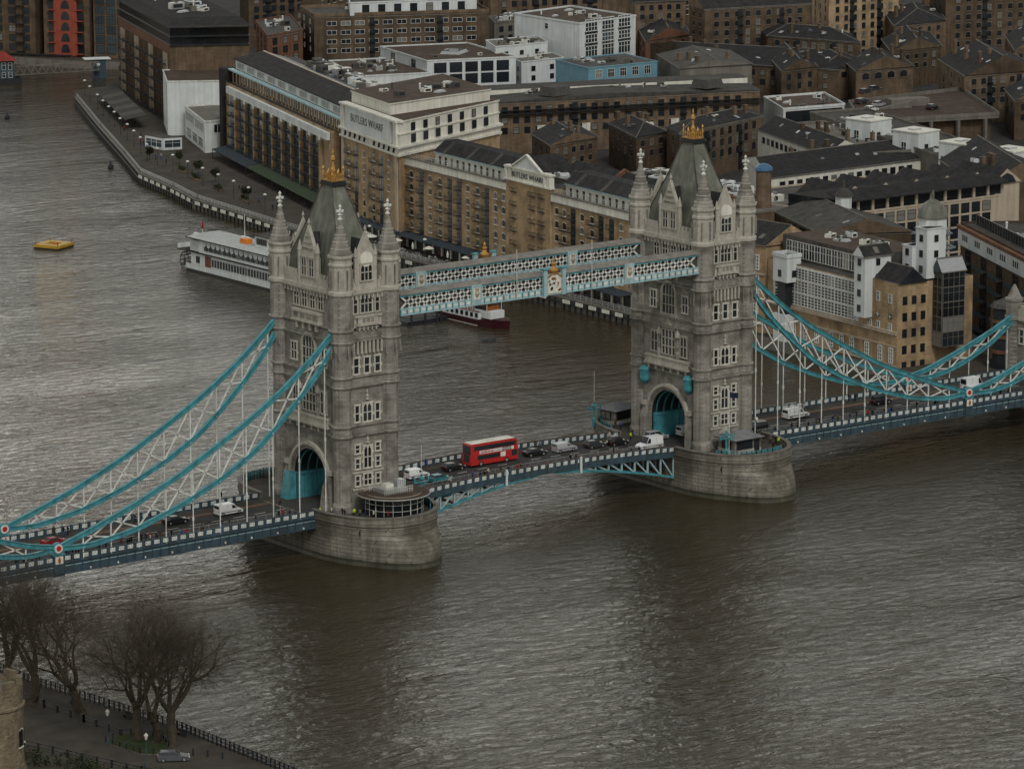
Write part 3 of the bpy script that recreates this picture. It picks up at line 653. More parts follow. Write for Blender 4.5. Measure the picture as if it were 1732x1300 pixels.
# ---- bascule leaves
def basc_z(x): return 7.4+1.0*(1-(min(abs(x), 30.3)/30.3)**2)
for s in (-1, 1):
    b = MB(); n = 12; yb = 8.2; tb = MB()
    xs = [s*30.3*(1-i/n) for i in range(n+1)]; xs[-1] = s*.06
    v = []; 
    for x in xs:
        z = basc_z(x); v += [(x, -yb, z-.45), (x, yb, z-.45), (x, yb, z), (x, -yb, z)]
    f = [(0, 1, 2, 3), (4*n, 4*n+3, 4*n+2, 4*n+1)]
    for i in range(n):
        for k in range(4): f.append((4*i+k, 4*i+4+k, 4*i+4+(k+1) % 4, 4*i+(k+1) % 4))
    b.add(v, f, M['asphalt'])
    lf = b.build('bascule_leaf', BR); lf['label'] = 'lifting leaf of the roadway carried from the %s pier' % ('north' if s < 0 else 'south')
    for sy in (-1, 1):
        b = MB(); parapet(b, s*30.3, s*.1, sy*8.35, basc_z, M['navy'], M['white'], sp=1.6)
        for xa, xb in zip(xs, xs[1:]):
            b.bar((xa, sy*8.35, basc_z(xa)-.35), (xb, sy*8.35, basc_z(xb)-.35), .3, .9, M['navy'])
            b.bar((xa, sy*8.35, basc_z(xa)+1.26), (xb, sy*8.35, basc_z(xb)+1.26), .26, .07, M['rbrick'])
        b.build('parapet', lf)
        b = MB(); b2 = MB()
        for i, (xa, xb) in enumerate(zip(xs, xs[1:])):
            b.bar((xa, sy*6.75, basc_z(xa)+.075), (xb, sy*6.75, basc_z(xb)+.075), 2.7, .15, M['paving'])
        b.build('footway', lf)
    def bot(x): a = abs(x)/30.3; return basc_z(x)-.8-3.9*a**1.5
    for y in (-8.0, -2.8, 2.8, 8.0):
        b = MB(); bl = M['teal']; sk = M['skyblue']
        k = 9; X = [s*(30.2-i*3.1) for i in range(k)]+[s*2.2]
        for xa, xb in zip(X, X[1:]): b.bar((xa, y, bot(xa)), (xb, y, bot(xb)), .55, .42, bl)
        for i, x in enumerate(X[:-1]): b.bar((x, y, bot(x)), (x, y, basc_z(x)-.6), .3, .3, sk)
        for xa, xb in zip(X, X[1:]):
            if abs(xb) > 3: b.bar((xa, y, bot(xa)), (xb, y, basc_z(xb)-.7), .3, .26, sk)
        for xa, xb in zip(X, X[1:]): b.bar((xa, y, basc_z(xa)-.7), (xb, y, basc_z(xb)-.7), .4, .4, bl)
        b.build('truss', lf)
    b = MB()
    for i in range(7): x = s*(29-i*4); b.box(x-.15, x+.15, -7.9, 7.9, bot(x)+.1, bot(x)+.5, M['rbrick']); b.box(x-.15, x+.15, -7.9, 7.9, basc_z(x)-1.0, basc_z(x)-.5, M['rbrick'])
    b.build('cross_girder', lf)
    b = MB()
    for i in range(6): xa = s*(28-i*4.6); b.bar((xa, 0, basc_z(xa)+.01), (xa-s*2.2, 0, basc_z(xa-s*2.2)+.01), .14, .015, M['cream'])
    b.build('lane_marking', lf)
# road through the towers and on pier tops
for s in (-1, 1):
    b = MB(); b.box(s*TX-10.8, s*TX+10.8, -4.1, 4.1, 7.404, 7.42, M['asphalt'])
    o = b.build('roadway', BR)
# ---- high walkways
def walkway(sy, label):
    b = MB(); x0, x1 = -34.2, 34.2; yi, yo = sy*6.7, sy*10.2; ym = (yi+yo)/2
    zb, zt = 41.5, 44.9
    b.box(x0, x1, *sorted((yi+sy*.15, yo-sy*.15)), zb, zb+.5, M['skyblue'])
    # curved grey roof
    prof = [(yi-sy*.25, zt), (yi-sy*.25, zt+.12), (yi+sy*.6, zt+.45), (ym, zt+.62), (yo-sy*.6, zt+.45), (yo+sy*.25, zt+.12), (yo+sy*.25, zt)]
    wk = b.build('walkway', BR); wk['label'] = label
    b = MB(); b.slab(prof, x0, x1, M['walkroof'], axis='x')
    b.build('roof', wk)
    for y, out in ((yi, -sy), (yo, sy)):
        b = MB()
        b.bar((x0, y, zt-.12), (x1, y, zt-.12), .3, .34, M['teal']); b.bar((x0, y, zb+1.0), (x1, y, zb+1.0), .25, .2, M['skyblue'])
        b.box(x0, x1, y-.14, y+.14, zb-.1, zb+.92, M['skyblue']); b.bar((x0, y+out*.1, zb-.12), (x1, y+out*.1, zb-.12), .45, .16, M['skyblue'])
        n = 48
        for i in range(n):
            x = x0+(x1-x0)*(i+.5)/n
            b.box(x-.45, x+.45, *sorted((y+out*.14, y+out*.2)), zb+.2, zb+.72, M['white'])
            b.box(x0+(x1-x0)*i/n-.06, x0+(x1-x0)*i/n+.06, *sorted((y+out*.14, y+out*.3)), zb-.05, zb+.92, M['teal'])
        # lattice
        h = zt-.25-(zb+1.1); z0, z1 = zb+1.1, zt-.25; sp = 1.62; k = int((x1-x0)/sp)
        for i in range(k):
            xa = x0+.3+i*sp
            for d in (1, -1):
                p = (xa if d > 0 else xa+sp*1.5, y, z0); q = (xa+sp*1.5 if d > 0 else xa, y, z1)
                if max(p[0], q[0]) < x1: b.bar(p, q, .1, .37, M['white'], up=(1, 0, 0))
        b.box(x0, x1, y-out*.35-.02, y-out*.35+.02, zb+1.1, zt-.2, M['roofgrey'])
        b.build('lattice_side', wk)
        # wide decorated panels at quarter points
        for xc in (-17.5, 17.5):
            b = MB(); b.box(xc-1.15, xc+1.15, *sorted((y+out*.05, y+out*.35)), zb-.15, zt+.15, M['skyblue'])
            b.box(xc-.75, xc+.75, *sorted((y+out*.35, y+out*.4)), zb+.9, zt-.5, M['cream'])
            b.lathe((xc, y+out*.42), [(.2, zb+1.4), (.5, zb+2), (.3, zb+2.6), (.45, zb+2.9), (.1, zb+3.1)], 6, M['peach'])
            b.build('panel', wk)
    # central coat of arms
    for y, out in ((yo, sy), ):
        b = MB()
        for dx in (-2.1, 2.1): b.box(dx-.45, dx+.45, *sorted((y+out*.0, y+out*.6)), zb-.3, zt+1.1, M['skyblue']); b.box(dx-.6, dx+.6, *sorted((y-out*.1, y+out*.75)), zt+1.1, zt+1.35, M['teal'])
        b.box(-1.65, 1.65, *sorted((y+out*.1, y+out*.35)), zb-.2, zt+.3, M['skyblue'])
        b.slab([(-1.6, zb+.1), (1.6, zb+.1), (1.6, zt-.5), (0, zt+.5), (-1.6, zt-.5)], *sorted((y+out*.36, y+out*.45)), M['cream'])
        r = random.Random(3)
        for i in range(26):
            x = r.uniform(-1.3, 1.3); z = r.uniform(zb+.5, zt-.5); w = r.uniform(.08, .22)
            b.box(x-w, x+w, *sorted((y+out*.45, y+out*.52)), z-w, z+w, r.choice([M['gold'], M['white'], M['teal'], M['rbrick'], M['peach'], M['cream']]))
        for sx in (-1, 1): b.bar((sx*1.7, y+out*.5, zt-.4), (0, y+out*.5, zt+.6), .2, .25, M['gold'])
        b.lathe((0, y+out*.2), [(.7, zt+.3), (.9, zt+.9), (.5, zt+1.3), (.35, zt+1.7), (.5, zt+2.1), (.2, zt+2.4), (.25, zt+2.8), (.04, zt+3.3)], 8, M['gold'])
        for dx in (-1.3, -.9, .9, 1.3): b.lathe((dx, y+out*.2), [(.16, zt+.3), (.2, zt+.8), (.04, zt+1.2)], 6, M['rbrick'])
        b.build('coat_of_arms', wk)
    if sy < 0:
        for xc in (-8.5, 8.7):
            b = MB(); b.cyl((xc, yo-.35, zb), (xc, yo-.35, zt+5.6), .09, .06, 8, M['white']); b.build('flagpole', wk)
    return wk
walkway(-1, 'near high-level walkway with lattice sides and grey roof'); walkway(1, 'far high-level walkway behind the near one')
# ---- suspension chains
TOP = [(46.9, 40.3), (51, 36.6), (57, 31.8), (64.1, 27.2), (71.3, 23.2), (80, 18.7), (89, 14.9), (98, 11.7), (104.7, 9.6)]
BOT = [(46.9, 38.4), (51, 32.8), (57, 26.9), (64.1, 20.9), (71.3, 16.9), (80, 13.3), (89, 10.5), (98, 9.1), (104.7, 9.4)]
TOP2 = [(104.7, 9.7), (110, 10.6), (115.5, 12.3), (121, 14.0), (127.5, 16.3), (134.7, 19.4)]
BOT2 = [(104.7, 9.5), (110, 8.9), (115.5, 9.6), (121, 11.2), (127.5, 14.0), (134.7, 18.6)]
def interp(T, x):
    for (a, u), (b_, v) in zip(T, T[1:]):
        if a <= x <= b_: return u+(v-u)*(x-a)/(b_-a)
    return T[-1][1]
def smooth(T, n):
    out = []
    for i in range(n+1):
        x = T[0][0]+(T[-1][0]-T[0][0])*i/n
        out.append((x, (interp(T, max(T[0][0], x-1.5))+interp(T, x)*2+interp(T, min(T[-1][0], x+1.5)))/4))
    out[0] = T[0]; out[-1] = T[-1]; return out
HX = [49.6+5.56*i for i in range(10)]+[110.2+5.56*i for i in range(5)]
def chain(sx, sy, T, B, label, xs):
    y = sy*8.84; b = MB(); tl = M['teal']
    for C, w in ((smooth(T, 26), 1), (smooth(B, 26), 1)):
        for (xa, za), (xb, zb) in zip(C, C[1:]):
            p, q = (sx*xa, y, za), (sx*xb, y, zb)
            b.bar(p, q, .34, .72, tl)
            up = Vector((-(zb-za)*sx, 0, (xb-xa))).normalized() if sx > 0 else Vector(((zb-za), 0, (xb-xa))).normalized()
            for o in (.36, -.36): b.bar(Vector(p)+up*o, Vector(q)+up*o, .66, .1, tl)
    ch = b.build('suspension_chain', BR); ch['label'] = label
    b = MB(); wh = M['white']
    X = [x for x in xs]
    for x in X:
        if interp(T, x)-interp(B, x) > .9: b.bar((sx*x, y, interp(B, x)), (sx*x, y, interp(T, x)), .22, .2, wh)
    for xa, xb in zip(X, X[1:]):
        if min(interp(T, xa)-interp(B, xa), interp(T, xb)-interp(B, xb)) > .6 or True:
            b.bar((sx*xa, y, interp(T, xa)-.2), (sx*xb, y, interp(B, xb)+.2), .16, .24, wh); b.bar((sx*xa, y, interp(B, xa)+.2), (sx*xb, y, interp(T, xb)-.2), .16, .24, wh)
    b.build('bracing', ch)
    for x in X:
        if interp(B, x) > 8.9 and abs(x-104.7) > 2:
            h = MB(); z0 = side_z(x)-.1; z1 = interp(B, x)-.2
            h.cyl((sx*x, y, z0), (sx*x, y, z1), .11, .11, 8, wh)
            h.cyl((sx*x, y, z1-.5), (sx*x, y, z1), .12, .3, 8, wh)
            if z1-z0 > 6: h.cyl((sx*x, y, (z0+z1)/2-.3), (sx*x, y, (z0+z1)/2+.3), .19, .19, 8, wh)
            h.build('hanger', ch)
    return ch
for sx, e in ((-1, 'north'), (1, 'south')):
    for sy, d in ((-1, 'near'), (1, 'far')):
        ch = chain(sx, sy, TOP, BOT, '%s long suspension chain on the %s side' % (d, e), [49.6+5.56*i for i in range(10)])
        chain(sx, sy, TOP2, BOT2, '%s short suspension chain rising to the %s abutment' % (d, e), [105.6+5.3*i for i in range(6)])
        b = MB(); y = sy*8.84; X = sx*104.7
        b.lathe((0, 0), [(1.0, -.36), (1.0, .36)], 24, M['teal'])
        b.lathe((0, 0), [(.80, -.44), (.80, .44)], 24, M['white']); b.lathe((0, 0), [(.46, -.5), (.46, .5)], 24, M['red'])
        rg = b.build('joint_roundel', ch, (X, y, 9.55)); rg.rotation_euler = (pi/2, 0, 0)
        b = MB(); b.box(X-1.0, X+1.0, y-.5, y+.5, 4.7, 8.35, M['navy']); b.box(X-1.15, X+1.15, y-.6, y+.6, 8.35, 8.6, M['teal'])
        for yy in (-1, 1):
            b.box(X-.75, X+.75, *sorted((y+yy*.5, y+yy*.56)), 6.9, 8.2, M['cream'])
            b.box(X-.3, X+.3, *sorted((y+yy*.56, y+yy*.6)), 7.2, 7.8, M['gold']); b.box(X-.1, X+.1, *sorted((y+yy*.56, y+yy*.62)), 7.0, 8.1, M['red'])
        b.build('joint_pedestal', ch)
# ---- abutment towers
def abutment(s, label):
    b = MB(); st, pl = M['stone'], M['pale']; g = M['granite']
    o = BR
    R = 4.6; ap = [(R*cos(pi*i/14), 12+R*sin(pi*i/14)) for i in range(15)]
    hx = 3.2
    for q in (-1, 1):
        x = q*hx; v = []; f = []
        for (y, z) in ap: v += [(x, y, z), (x, y, 18)]
        for i in range(14): f.append((2*i, 2*i+2, 2*i+3, 2*i+1))
        b.add(v, f, st)
        for sy in (-1, 1): b.add([(x, sy*R, 0), (x, sy*10, 0), (x, sy*10, 18), (x, sy*R, 18)], [(0, 1, 2, 3)], st)
    full = [(R, 0)]+ap+[(-R, 0)]; v = []
    for (y, z) in full: v += [(-hx, y, z), (hx, y, z)]
    b.add(v, [(2*i, 2*i+2, 2*i+3, 2*i+1) for i in range(len(full)-1)], st)
    for sy in (-1, 1): b.add([(-hx, sy*10, 0), (hx, sy*10, 0), (hx, sy*10, 18), (-hx, sy*10, 18)], [(0, 1, 2, 3)], st)
    b.box(-hx-.3, hx+.3, -10.3, 10.3, 18, 18.6, pl); b.box(-hx, hx, -10, 10, 18.6, 20.4, pl)
    for i in range(10): b.box(-hx-.05, hx+.05, -9.6+i*2, -8.7+i*2, 20.4, 21.1, pl)
    t = b.build('abutment_tower', o, (s*137.4, 0, 0)); t['label'] = label
    for sx in (-1, 1):
        for sy in (-1, 1):
            b = MB(); b.lathe((0, 0), [(1.7, 0), (1.7, 17.8), (2, 18.1), (2, 18.7), (1.75, 19), (1.75, 21.6), (2.0, 22), (2, 22.4), (1.6, 22.5), (.2, 25.2)], 8, st); b.build('turret', t, (sx*2.8, sy*9.6, 0))
    b = MB(); b.hip(-hx+.5, hx-.5, -8, 8, 20.4, 25.5, 2.5, M['lead']); b.build('roof', t)
    for sy in (-1, 1):
        for z in (9, 14.2): win(t, 0, sy*10, z, 1.4, 2.4, 'stone:2', 0 if sy < 0 else pi)
    for q in (-1, 1):
        for y in (-6.8, 6.8): win(t, q*hx, y, 13.5, 1.0, 2.6, 'stone:1', -pi/2 if q < 0 else pi/2)
abutment(1, 'small stone gate tower at the southern end of the deck')
abutment(-1, 'small stone gate tower at the northern end of the deck')
# ================================================================ river banks
QS = [(215.8, 506.2), (188.2, 448.1), (166, 400), (150.5, 367.2), (144, 341), (137.8, 320), (131.5, 269.7), (129, 205), (127.6, 150.9), (126.9, 123.8), (128.5, 106), (131.6, 91)]
def south_bank():
    poly = QS+[(133.6, 89), (132.8, 40), (135, 26), (134, 12), (134, -900), (2600, -900), (2600, 3600), (100, 3600), (190, 800), (249, 607), (262, 580), (280, 560), (236, 522), (224, 520)]
    b = MB(); b.prism(poly, -4, 2.5, M['concrete'], M['paving'])
    tag(b.build('south_bank_ground'), kind='structure')
    b = MB(); b.add([(160, -800, 2.51), (2500, -800, 2.51), (2500, 3500, 2.51), (285, 3500, 2.51), (285, 600, 2.51), (240, 480, 2.51), (215, 400, 2.51), (180, 280, 2.51), (160, 160, 2.51), (160, 60, 2.51)], [tuple(range(10))], M['asphalt'])
    tag(b.build('back_street'), kind='structure')
    # quay wall coping, timber fenders
    b = MB(); q = QS
    for p, r in zip(q, q[1:]):
        b.bar((*p, 2.6), (*r, 2.6), .7, .35, M['concrete'])
    w = b.build('quay_coping'); tag(w, 'pale stone coping along the edge of the south promenade', 'quay wall')
    b = MB()
    for p, r in zip(q, q[1:]):
        d = Vector((r[0]-p[0], r[1]-p[1], 0)); L_ = d.length; d.normalize(); nn = Vector((-abs(d.y), 0, 0)) if True else None
        n = Vector((d.y, -d.x, 0)); 
        for i in range(int(L_/2.2)):
            c = Vector((*p, 0))+d*(i*2.2+1)+n*.18
            b.bar((c.x, c.y, -1), (c.x, c.y, 2.2), .35, .35, M['black'])
        b.bar(Vector((*p, 1.5))+n*.3, Vector((*r, 1.5))+n*.3, .3, .35, M['black'])
    f = b.build('quay_fender'); tag(f, 'dark timber fender posts on the face of the south promenade wall', 'fender')
    for p, r in list(zip(q, q[1:]))[3:]:
        d = Vector((r[0]-p[0], r[1]-p[1], 0)); L_ = d.length; d.normalize(); n = Vector((d.y, -d.x, 0))
        for i in range(int(L_/5.0)):
            c = Vector((*p, 0))+d*(i*5+1)+n*.5; b = MB()
            b.bar((c.x, c.y, 1.9), (c.x+d.x*2.6, c.y+d.y*2.6, 1.9), .25, .8, M['cream']); b.build('fender_panel', f)
south_bank()
def railing(name, pts, z, h, sp, m, label, rails=(1.0, .55), post=.09, infill=0, g=None):
    b = MB()
    for p, r in zip(pts, pts[1:]):
        d = Vector((r[0]-p[0], r[1]-p[1], 0)); L_ = d.length; d.normalize(); n = max(1, int(L_/sp))
        for i in range(n+1):
            c = Vector((*p, z))+d*(L_*i/n); b.box(c.x-post, c.x+post, c.y-post, c.y+post, z, z+h*1.06, m)
        for k in rails: b.bar((p[0], p[1], z+h*k), (r[0], r[1], z+h*k), .09, .09, m)
        if infill:
            for i in range(int(L_/infill)):
                c = Vector((*p, z))+d*(infill*i); b.bar((c.x, c.y, z+.1), (c.x, c.y, z+h), .05, .05, m)
    return tag(b.build(name), label, 'railing')
inset = [(x+.7, y) for x, y in QS]
railing('quay_railing', inset[3:], 2.55, 1.25, 2.0, M['silver'], 'pale metal railing along the south promenade edge', (1.0, .7, .4), .07, .5)
railing('quay_railing', inset[:4], 2.55, 1.1, 3.0, M['silver'], 'pale railing along the far stretch of promenade to the dock mouth', (1.0, .5), .08)
# far bank quay
b = MB(); b.box(0, 30, 0, 1.0, -2, 3.2, M['dbrick']); b.bar((0, -.3, 3.3), (30, -.3, 3.3), .8, .3, M['black'])
for i in range(10): b.box(i*3, i*3+.4, -.5, 0, -2, 3.0, M['black'])
tag(b.build('dock_wall', None, (247, 612, 0), atan2(579-612, 271-247)), 'dark brick dock wall below the red and brown flats at the far left', 'wall')
# ================================================================ north wharf
QN = [(-141.5, 60), (-140.5, -30), (-139.4, -60), (-136.9, -80), (-135.3, -95), (-135.2, -130), (-134, -300), (-134, -900)]
b = MB(); b.prism([(-2400, -1400)]+[(-134, -1400)]+QN[::-1]+[(-138, 900), (-2400, 900)], -4, 3.0, M['granite'], M['paving'])
tag(b.build('north_bank_ground'), kind='structure')
railing('wharf_railing', [(x-.5, y) for x, y in QN[1:6]], 3.0, 1.35, 1.15, M['black'], 'dark riverside railing on the nearer bank at the bottom left', (1.0, .62, .25), .10, .38)
railing('wharf_railing', [(-145.9, -58), (-145.4, -71.4), (-144.9, -82), (-144.3, -91.5)], 3.0, 1.1, 3.0, M['black'], 'low post and rail fence between the two wharf paths', (.9, .5), .14)
railing('wharf_railing', [(-163, -72), (-159.0, -88.1), (-152.6, -110.2), (-150, -118)], 3.0, 1.2, 2.6, M['black'], 'post and rail fence beside the old moat wall at the bottom left', (.95, .5), .12)
G0 = [(-148.0, -93.2), (-144.2, -91), (-141.3, -92.5), (-140.4, -97), (-141.9, -100.7), (-144.5, -104.2), (-147.2, -101.3)]
b = MB(); b.prism(G0, 3.0, 3.12, M['concrete'], mat('lawn', (.035, .05, .018), .95, .3, .8, bump=.5))
tag(b.build('lawn_patch'), kind='structure')
railing('lawn_railing', G0+[G0[0]], 3.12, .8, 1.6, M['black'], 'knee-high dark rail round the grass patch under the bare trees', (.9,), .07)
b = MB(); b.prism([(-152, -60), (-139.8, -60), (-137.3, -80), (-135.8, -95), (-135.8, -120), (-139.5, -120), (-140.5, -100), (-143.5, -85), (-145, -60)], 3.004, 3.008, M['concrete'], M['paving'])
# round stone tower
t = empty('stone_tower', (-169.4, -95.2, 3), 0, 'round medieval stone tower with an arched window at the lower left edge', 'tower')
tan = mat('old_ragstone', (.19, .155, .105), .9, .28, 1.2, course=(.6, .3, .7, .25), stain=((.08, .065, .045), .6, .5), bump=.6)
b = MB(); R = 5.4
b.lathe((0, 0), [(R+.5, 0), (R, 1.5), (R, 9.8), (R+.25, 10.0), (R+.25, 10.3), (R, 10.5), (R, 12.2)], 40, tan); b.build('wall', t)
b = MB()
v = []; n = 40
for i in range(n):
    a = 2*pi*i/n; v += [(cos(a)*(R+.05), sin(a)*(R+.05), 12.2), (cos(a)*(R-.8), sin(a)*(R-.8), 12.2), (cos(a)*(R-.8), sin(a)*(R-.8), 13.2), (cos(a)*(R+.05), sin(a)*(R+.05), 13.2)]
f = []
for i in range(n):
    for k in range(4): f.append((4*i+k, (4*i+4+k) % (4*n), (4*((i+1) % n)+(k+1) % 4), 4*i+(k+1) % 4))
b.add(v, f, tan)
for i in range(0, n, 5):
    a0 = 2*pi*i/n; b.bar((cos(a0)*(R-.35), sin(a0)*(R-.35), 13.7), (cos(a0+.4)*(R-.35), sin(a0+.4)*(R-.35), 13.7), .8, 1.0, tan)
b.build('battlement', t)
b = MB(); b.cyl((0, 0, 12.3), (0, 0, 12.4), R-.8, R-.8, 24, M['lead']); b.build('roof', t)
for a in (-.95, .15, -2.0, -.35):
    win(t, cos(a)*(R+.02), sin(a)*(R+.02), 4.2, 1.1, 2.6, 'brick', a+pi/2)
# hedge and dark moat planting at the very bottom
def leaf_clump(b, c, r, n, m, rnd, sz=.22):
    for _ in range(n):
        d = Vector((rnd.gauss(0, 1), rnd.gauss(0, 1), rnd.gauss(0, .8))); d = d.normalized()*r*rnd.uniform(.45, 1)**.6
        p = Vector(c)+d; u = Vector((rnd.uniform(-1, 1), rnd.uniform(-1, 1), rnd.uniform(-1, 1))).normalized(); w = u.cross(Vector((.3, .5, .8))).normalized()
        b.add([p-u*sz, p+w*sz*.6, p+u*sz, p-w*sz*.6], [(0, 1, 2, 3)], m)
LEAF = mat('dark_leaf', (.035, .05, .022), .8, .35, 2, rnd=.3); LEAF2 = mat('olive_leaf', (.05, .06, .03), .8, .35, 2, rnd=.3)
rr = random.Random(11); b = MB()
for i in range(26): leaf_clump(b, (-164+rr.uniform(-2, 4)+i*.42, -92-i*1.0+rr.uniform(-1.5, 1.5), 3.6), 1.3, 90, LEAF, rr, .2)
tag(b.build('shrubbery'), 'dark scrubby planting behind the fence at the bottom left', 'shrubs', kind='stuff')
# ================================================================ bare plane trees
BARK = mat('plane_bark', (.060, .050, .037), .9, .3, 1.5, bump=.4); TWIG = mat('twig', (.055, .045, .034), .9, .2, 2)
def bare_tree(h, seed, spread=1.0, lean=(0, 0), fork=1.0):
    rnd = random.Random(seed); tr = MB(); cr = MB()
    def seg(b, p, q, r0, r1, n, m): b.cyl(p, q, r0, r1, n, m, cap=False)
    def grow(p, d, L_, r, lev):
        k = 3 if lev < 3 else 2; q = p
        for i in range(k):
            d2 = (d+Vector((rnd.gauss(0, .16), rnd.gauss(0, .16), rnd.gauss(0, .10)+(.03 if lev < 4 else .0)))).normalized()
            e = q+d2*L_/k; r1 = r*(1-.28/k)
            b, n, m = (tr, 8, BARK) if lev < 2 else ((cr, 5, BARK) if lev < 4 else (cr, 3, TWIG))
            seg(b, q, e, r, r1, n, m); q = e; d = d2; r = r1
            if lev >= 2 and i < k-1 and rnd.random() < .9:
                ax = Vector((rnd.gauss(0, 1), rnd.gauss(0, 1), rnd.gauss(0, .7))).normalized(); nd = (d+ax*.9).normalized(); grow(q, nd, L_*.62, r*.5, lev+1) if lev < 7 else None
        if lev >= 7: return
        nb = (4 if lev == 0 else 3) if lev < 6 else 3
        ph = rnd.uniform(0, 6.28)
        for i in range(nb):
            a = ph+2*pi*i/nb+rnd.gauss(0, .3); s = Vector((0, 0, 1)).cross(d); s = s.normalized() if s.length > .01 else Vector((1, 0, 0)); t_ = d.cross(s)
            o = (.50 if lev == 0 else rnd.uniform(.45, .95))*spread
            nd = (d+(s*cos(a)+t_*sin(a))*o); nd.z += .06 if lev < 3 else -.02; nd.normalize()
            grow(q, nd, L_*rnd.uniform(.66, .86) if lev else h*.24, r*rnd.uniform(.58, .72), lev+1)
    grow(Vector((0, 0, 0)), Vector((lean[0], lean[1], 1)).normalized(), h*.20, h*.036, 0)
    tr.cyl((0, 0, -.1), (0, 0, .6), h*.050, h*.036, 8, BARK, cap=False)
    return tr, cr
_tree = {}
def place_tree(x, y, h, seed, rz, label, lean=(0, 0)):
    key = (seed, lean)
    if key not in _tree:
        tr, cr = bare_tree(20, seed, 1.0, lean); _tree[key] = (tr.mesh('trunk'), cr.mesh('crown'))
    a, c = _tree[key]
    t = empty('plane_tree', (x, y, 3.0), rz, label, 'tree', 'bare plane trees along the wharf'); t.scale = (h/20,)*3
    link('trunk', a, t); link('crown', c, t)
place_tree(-143.3, -94.6, 23, 1, .3, 'big bare plane tree rising from the grass patch, left of the leaning one', (.05, .1))
place_tree(-140.9, -100.2, 23, 2, 1.2, 'bare plane tree beside the parked silver car')
place_tree(-141.9, -97.6, 20, 3, 2.2, 'leaning bare plane tree between the two on the grass patch', (-.3, .25))
place_tree(-143.1, -78.1, 23, 2, 3.6, 'bare forked plane tree between the paths, left of the grass patch')
place_tree(-145.9, -68.5, 23, 1, 4.4, 'bare plane tree behind the round stone tower', (.05, .1))
place_tree(-146.5, -61, 22, 3, 5.1, 'bare plane tree cut by the left edge of the view', (-.3, .25))
# ================================================================ small round-headed trees and planters on the promenade
def small_tree(x, y, label):
    t = empty('bay_tree', (x, y, 2.5), 0, label, 'tree', 'small round trees on the promenade')
    b = MB(); b.cyl((0, 0, 0), (0, 0, 1.8), .10, .07, 6, BARK); b.build('trunk', t)
    b = MB(); rnd = random.Random(int(x*10)); 
    for i in range(7): leaf_clump(b, (rnd.uniform(-.6, .6), rnd.uniform(-.6, .6), 2.6+rnd.uniform(-.5, .8)), .9, 110, LEAF2, rnd, .2)
    b.build('crown', t)
for (x, y), l in zip([(167.1, 372.8), (161.4, 354.6), (157.8, 340.5), (165.3, 385.1), (147.2, 309.9)], ('by the white museum corner', 'second from the white museum corner', 'between the two dark hedge boxes', 'nearest the small white kiosk', 'nearest the paddle boat')):
    small_tree(x, y, 'small round tree on the promenade '+l)
for i, (x, y) in enumerate([(161.6, 363.1), (156.8, 349.0), (151.8, 330.3), (147.4, 311.3)]):
    t = empty('hedge_planter', (x, y, 2.5), 1.25, 'dark clipped hedge in a long box on the promenade, %s from the kiosk' % ('first', 'second', 'third', 'fourth')[i], 'planter', 'hedge boxes on the promenade')
    b = MB(); b.box(-2.6, 2.6, -.8, .8, 0, .5, M['dbrick']); b.build('box', t)
    b = MB(); rnd = random.Random(i)
    for k in range(12): leaf_clump(b, (-2.3+k*.42, rnd.uniform(-.3, .3), .9), .6, 60, LEAF, rnd, .15)
    b.build('hedge', t)
# ================================================================ promenade lamps
def lamp_proto():
    t = empty('street_lamp', (0, 0, 2.5), 0, 'x', 'street lamp', 'white-topped lamp posts along the south promenade')
    b = MB(); b.cyl((0, 0, 0), (0, 0, 4.3), .07, .05, 6, M['black']); b.cyl((0, 0, 0), (0, 0, .5), .13, .1, 6, M['black']); b.build('post', t)
    b = MB(); b.lathe((0, 0), [(.12, 4.3), (.5, 4.6), (.5, 4.7), (.1, 4.95)], 10, M['white']); b.build('lamp_head', t)
    return t
LP = [(220.5, 508.2), (214.6, 495.7), (206.7, 478.6), (201.2, 466.7), (195.8, 454.9), (191.1, 444.4), (185.4, 432.1), (180.6, 420.7), (175.2, 408.7), (169.9, 397.0), (164.1, 384.5), (162.2, 376.2), (159.1, 363.6), (155.9, 351.3), (152.8, 339.2), (149.9, 327.3), (147.0, 315.6), (144.0, 304.2), (140.9, 292.0), (136.5, 262), (134, 236), (133.3, 212), (132.6, 188)]
ords = ['first', 'second', 'third', 'fourth', 'fifth', 'sixth', 'seventh', 'eighth', 'ninth', 'tenth', 'eleventh', 'twelfth', 'thirteenth', 'fourteenth', 'fifteenth', 'sixteenth', 'seventeenth', 'eighteenth', 'nineteenth', 'twentieth', 'twenty-first', 'twenty-second', 'twenty-third']
lp = lamp_proto()
for i, (x, y) in enumerate(LP):
    o = lp if i == 0 else copy_tree(lp); o.location = (x, y, 2.5); o['label'] = 'white-topped lamp post on the promenade, %s counting from the dock mouth' % ords[i]
# wharf lamp posts
for x, y, l in ((-148.1, -93.9, 'dark blue lamp post at the corner of the grass patch'), (-150.3, -107.9, 'lamp post with a glass lantern beside the parked silver car'), (-141.0, -72, 'dark lamp post by the riverside railing behind the forked tree')):
    t = empty('street_lamp', (x, y, 3), 0, l, 'street lamp'); b = MB(); b.lathe((0, 0), [(.28, 0), (.2, .8), (.09, 1.0), (.07, 4.2), (.16, 4.3)], 8, M['navy']); b.build('post', t)
    b = MB(); b.lathe((0, 0), [(.14, 4.3), (.3, 4.9), (.34, 4.95), (.05, 5.3)], 6, M['cream']); b.build('lantern', t)
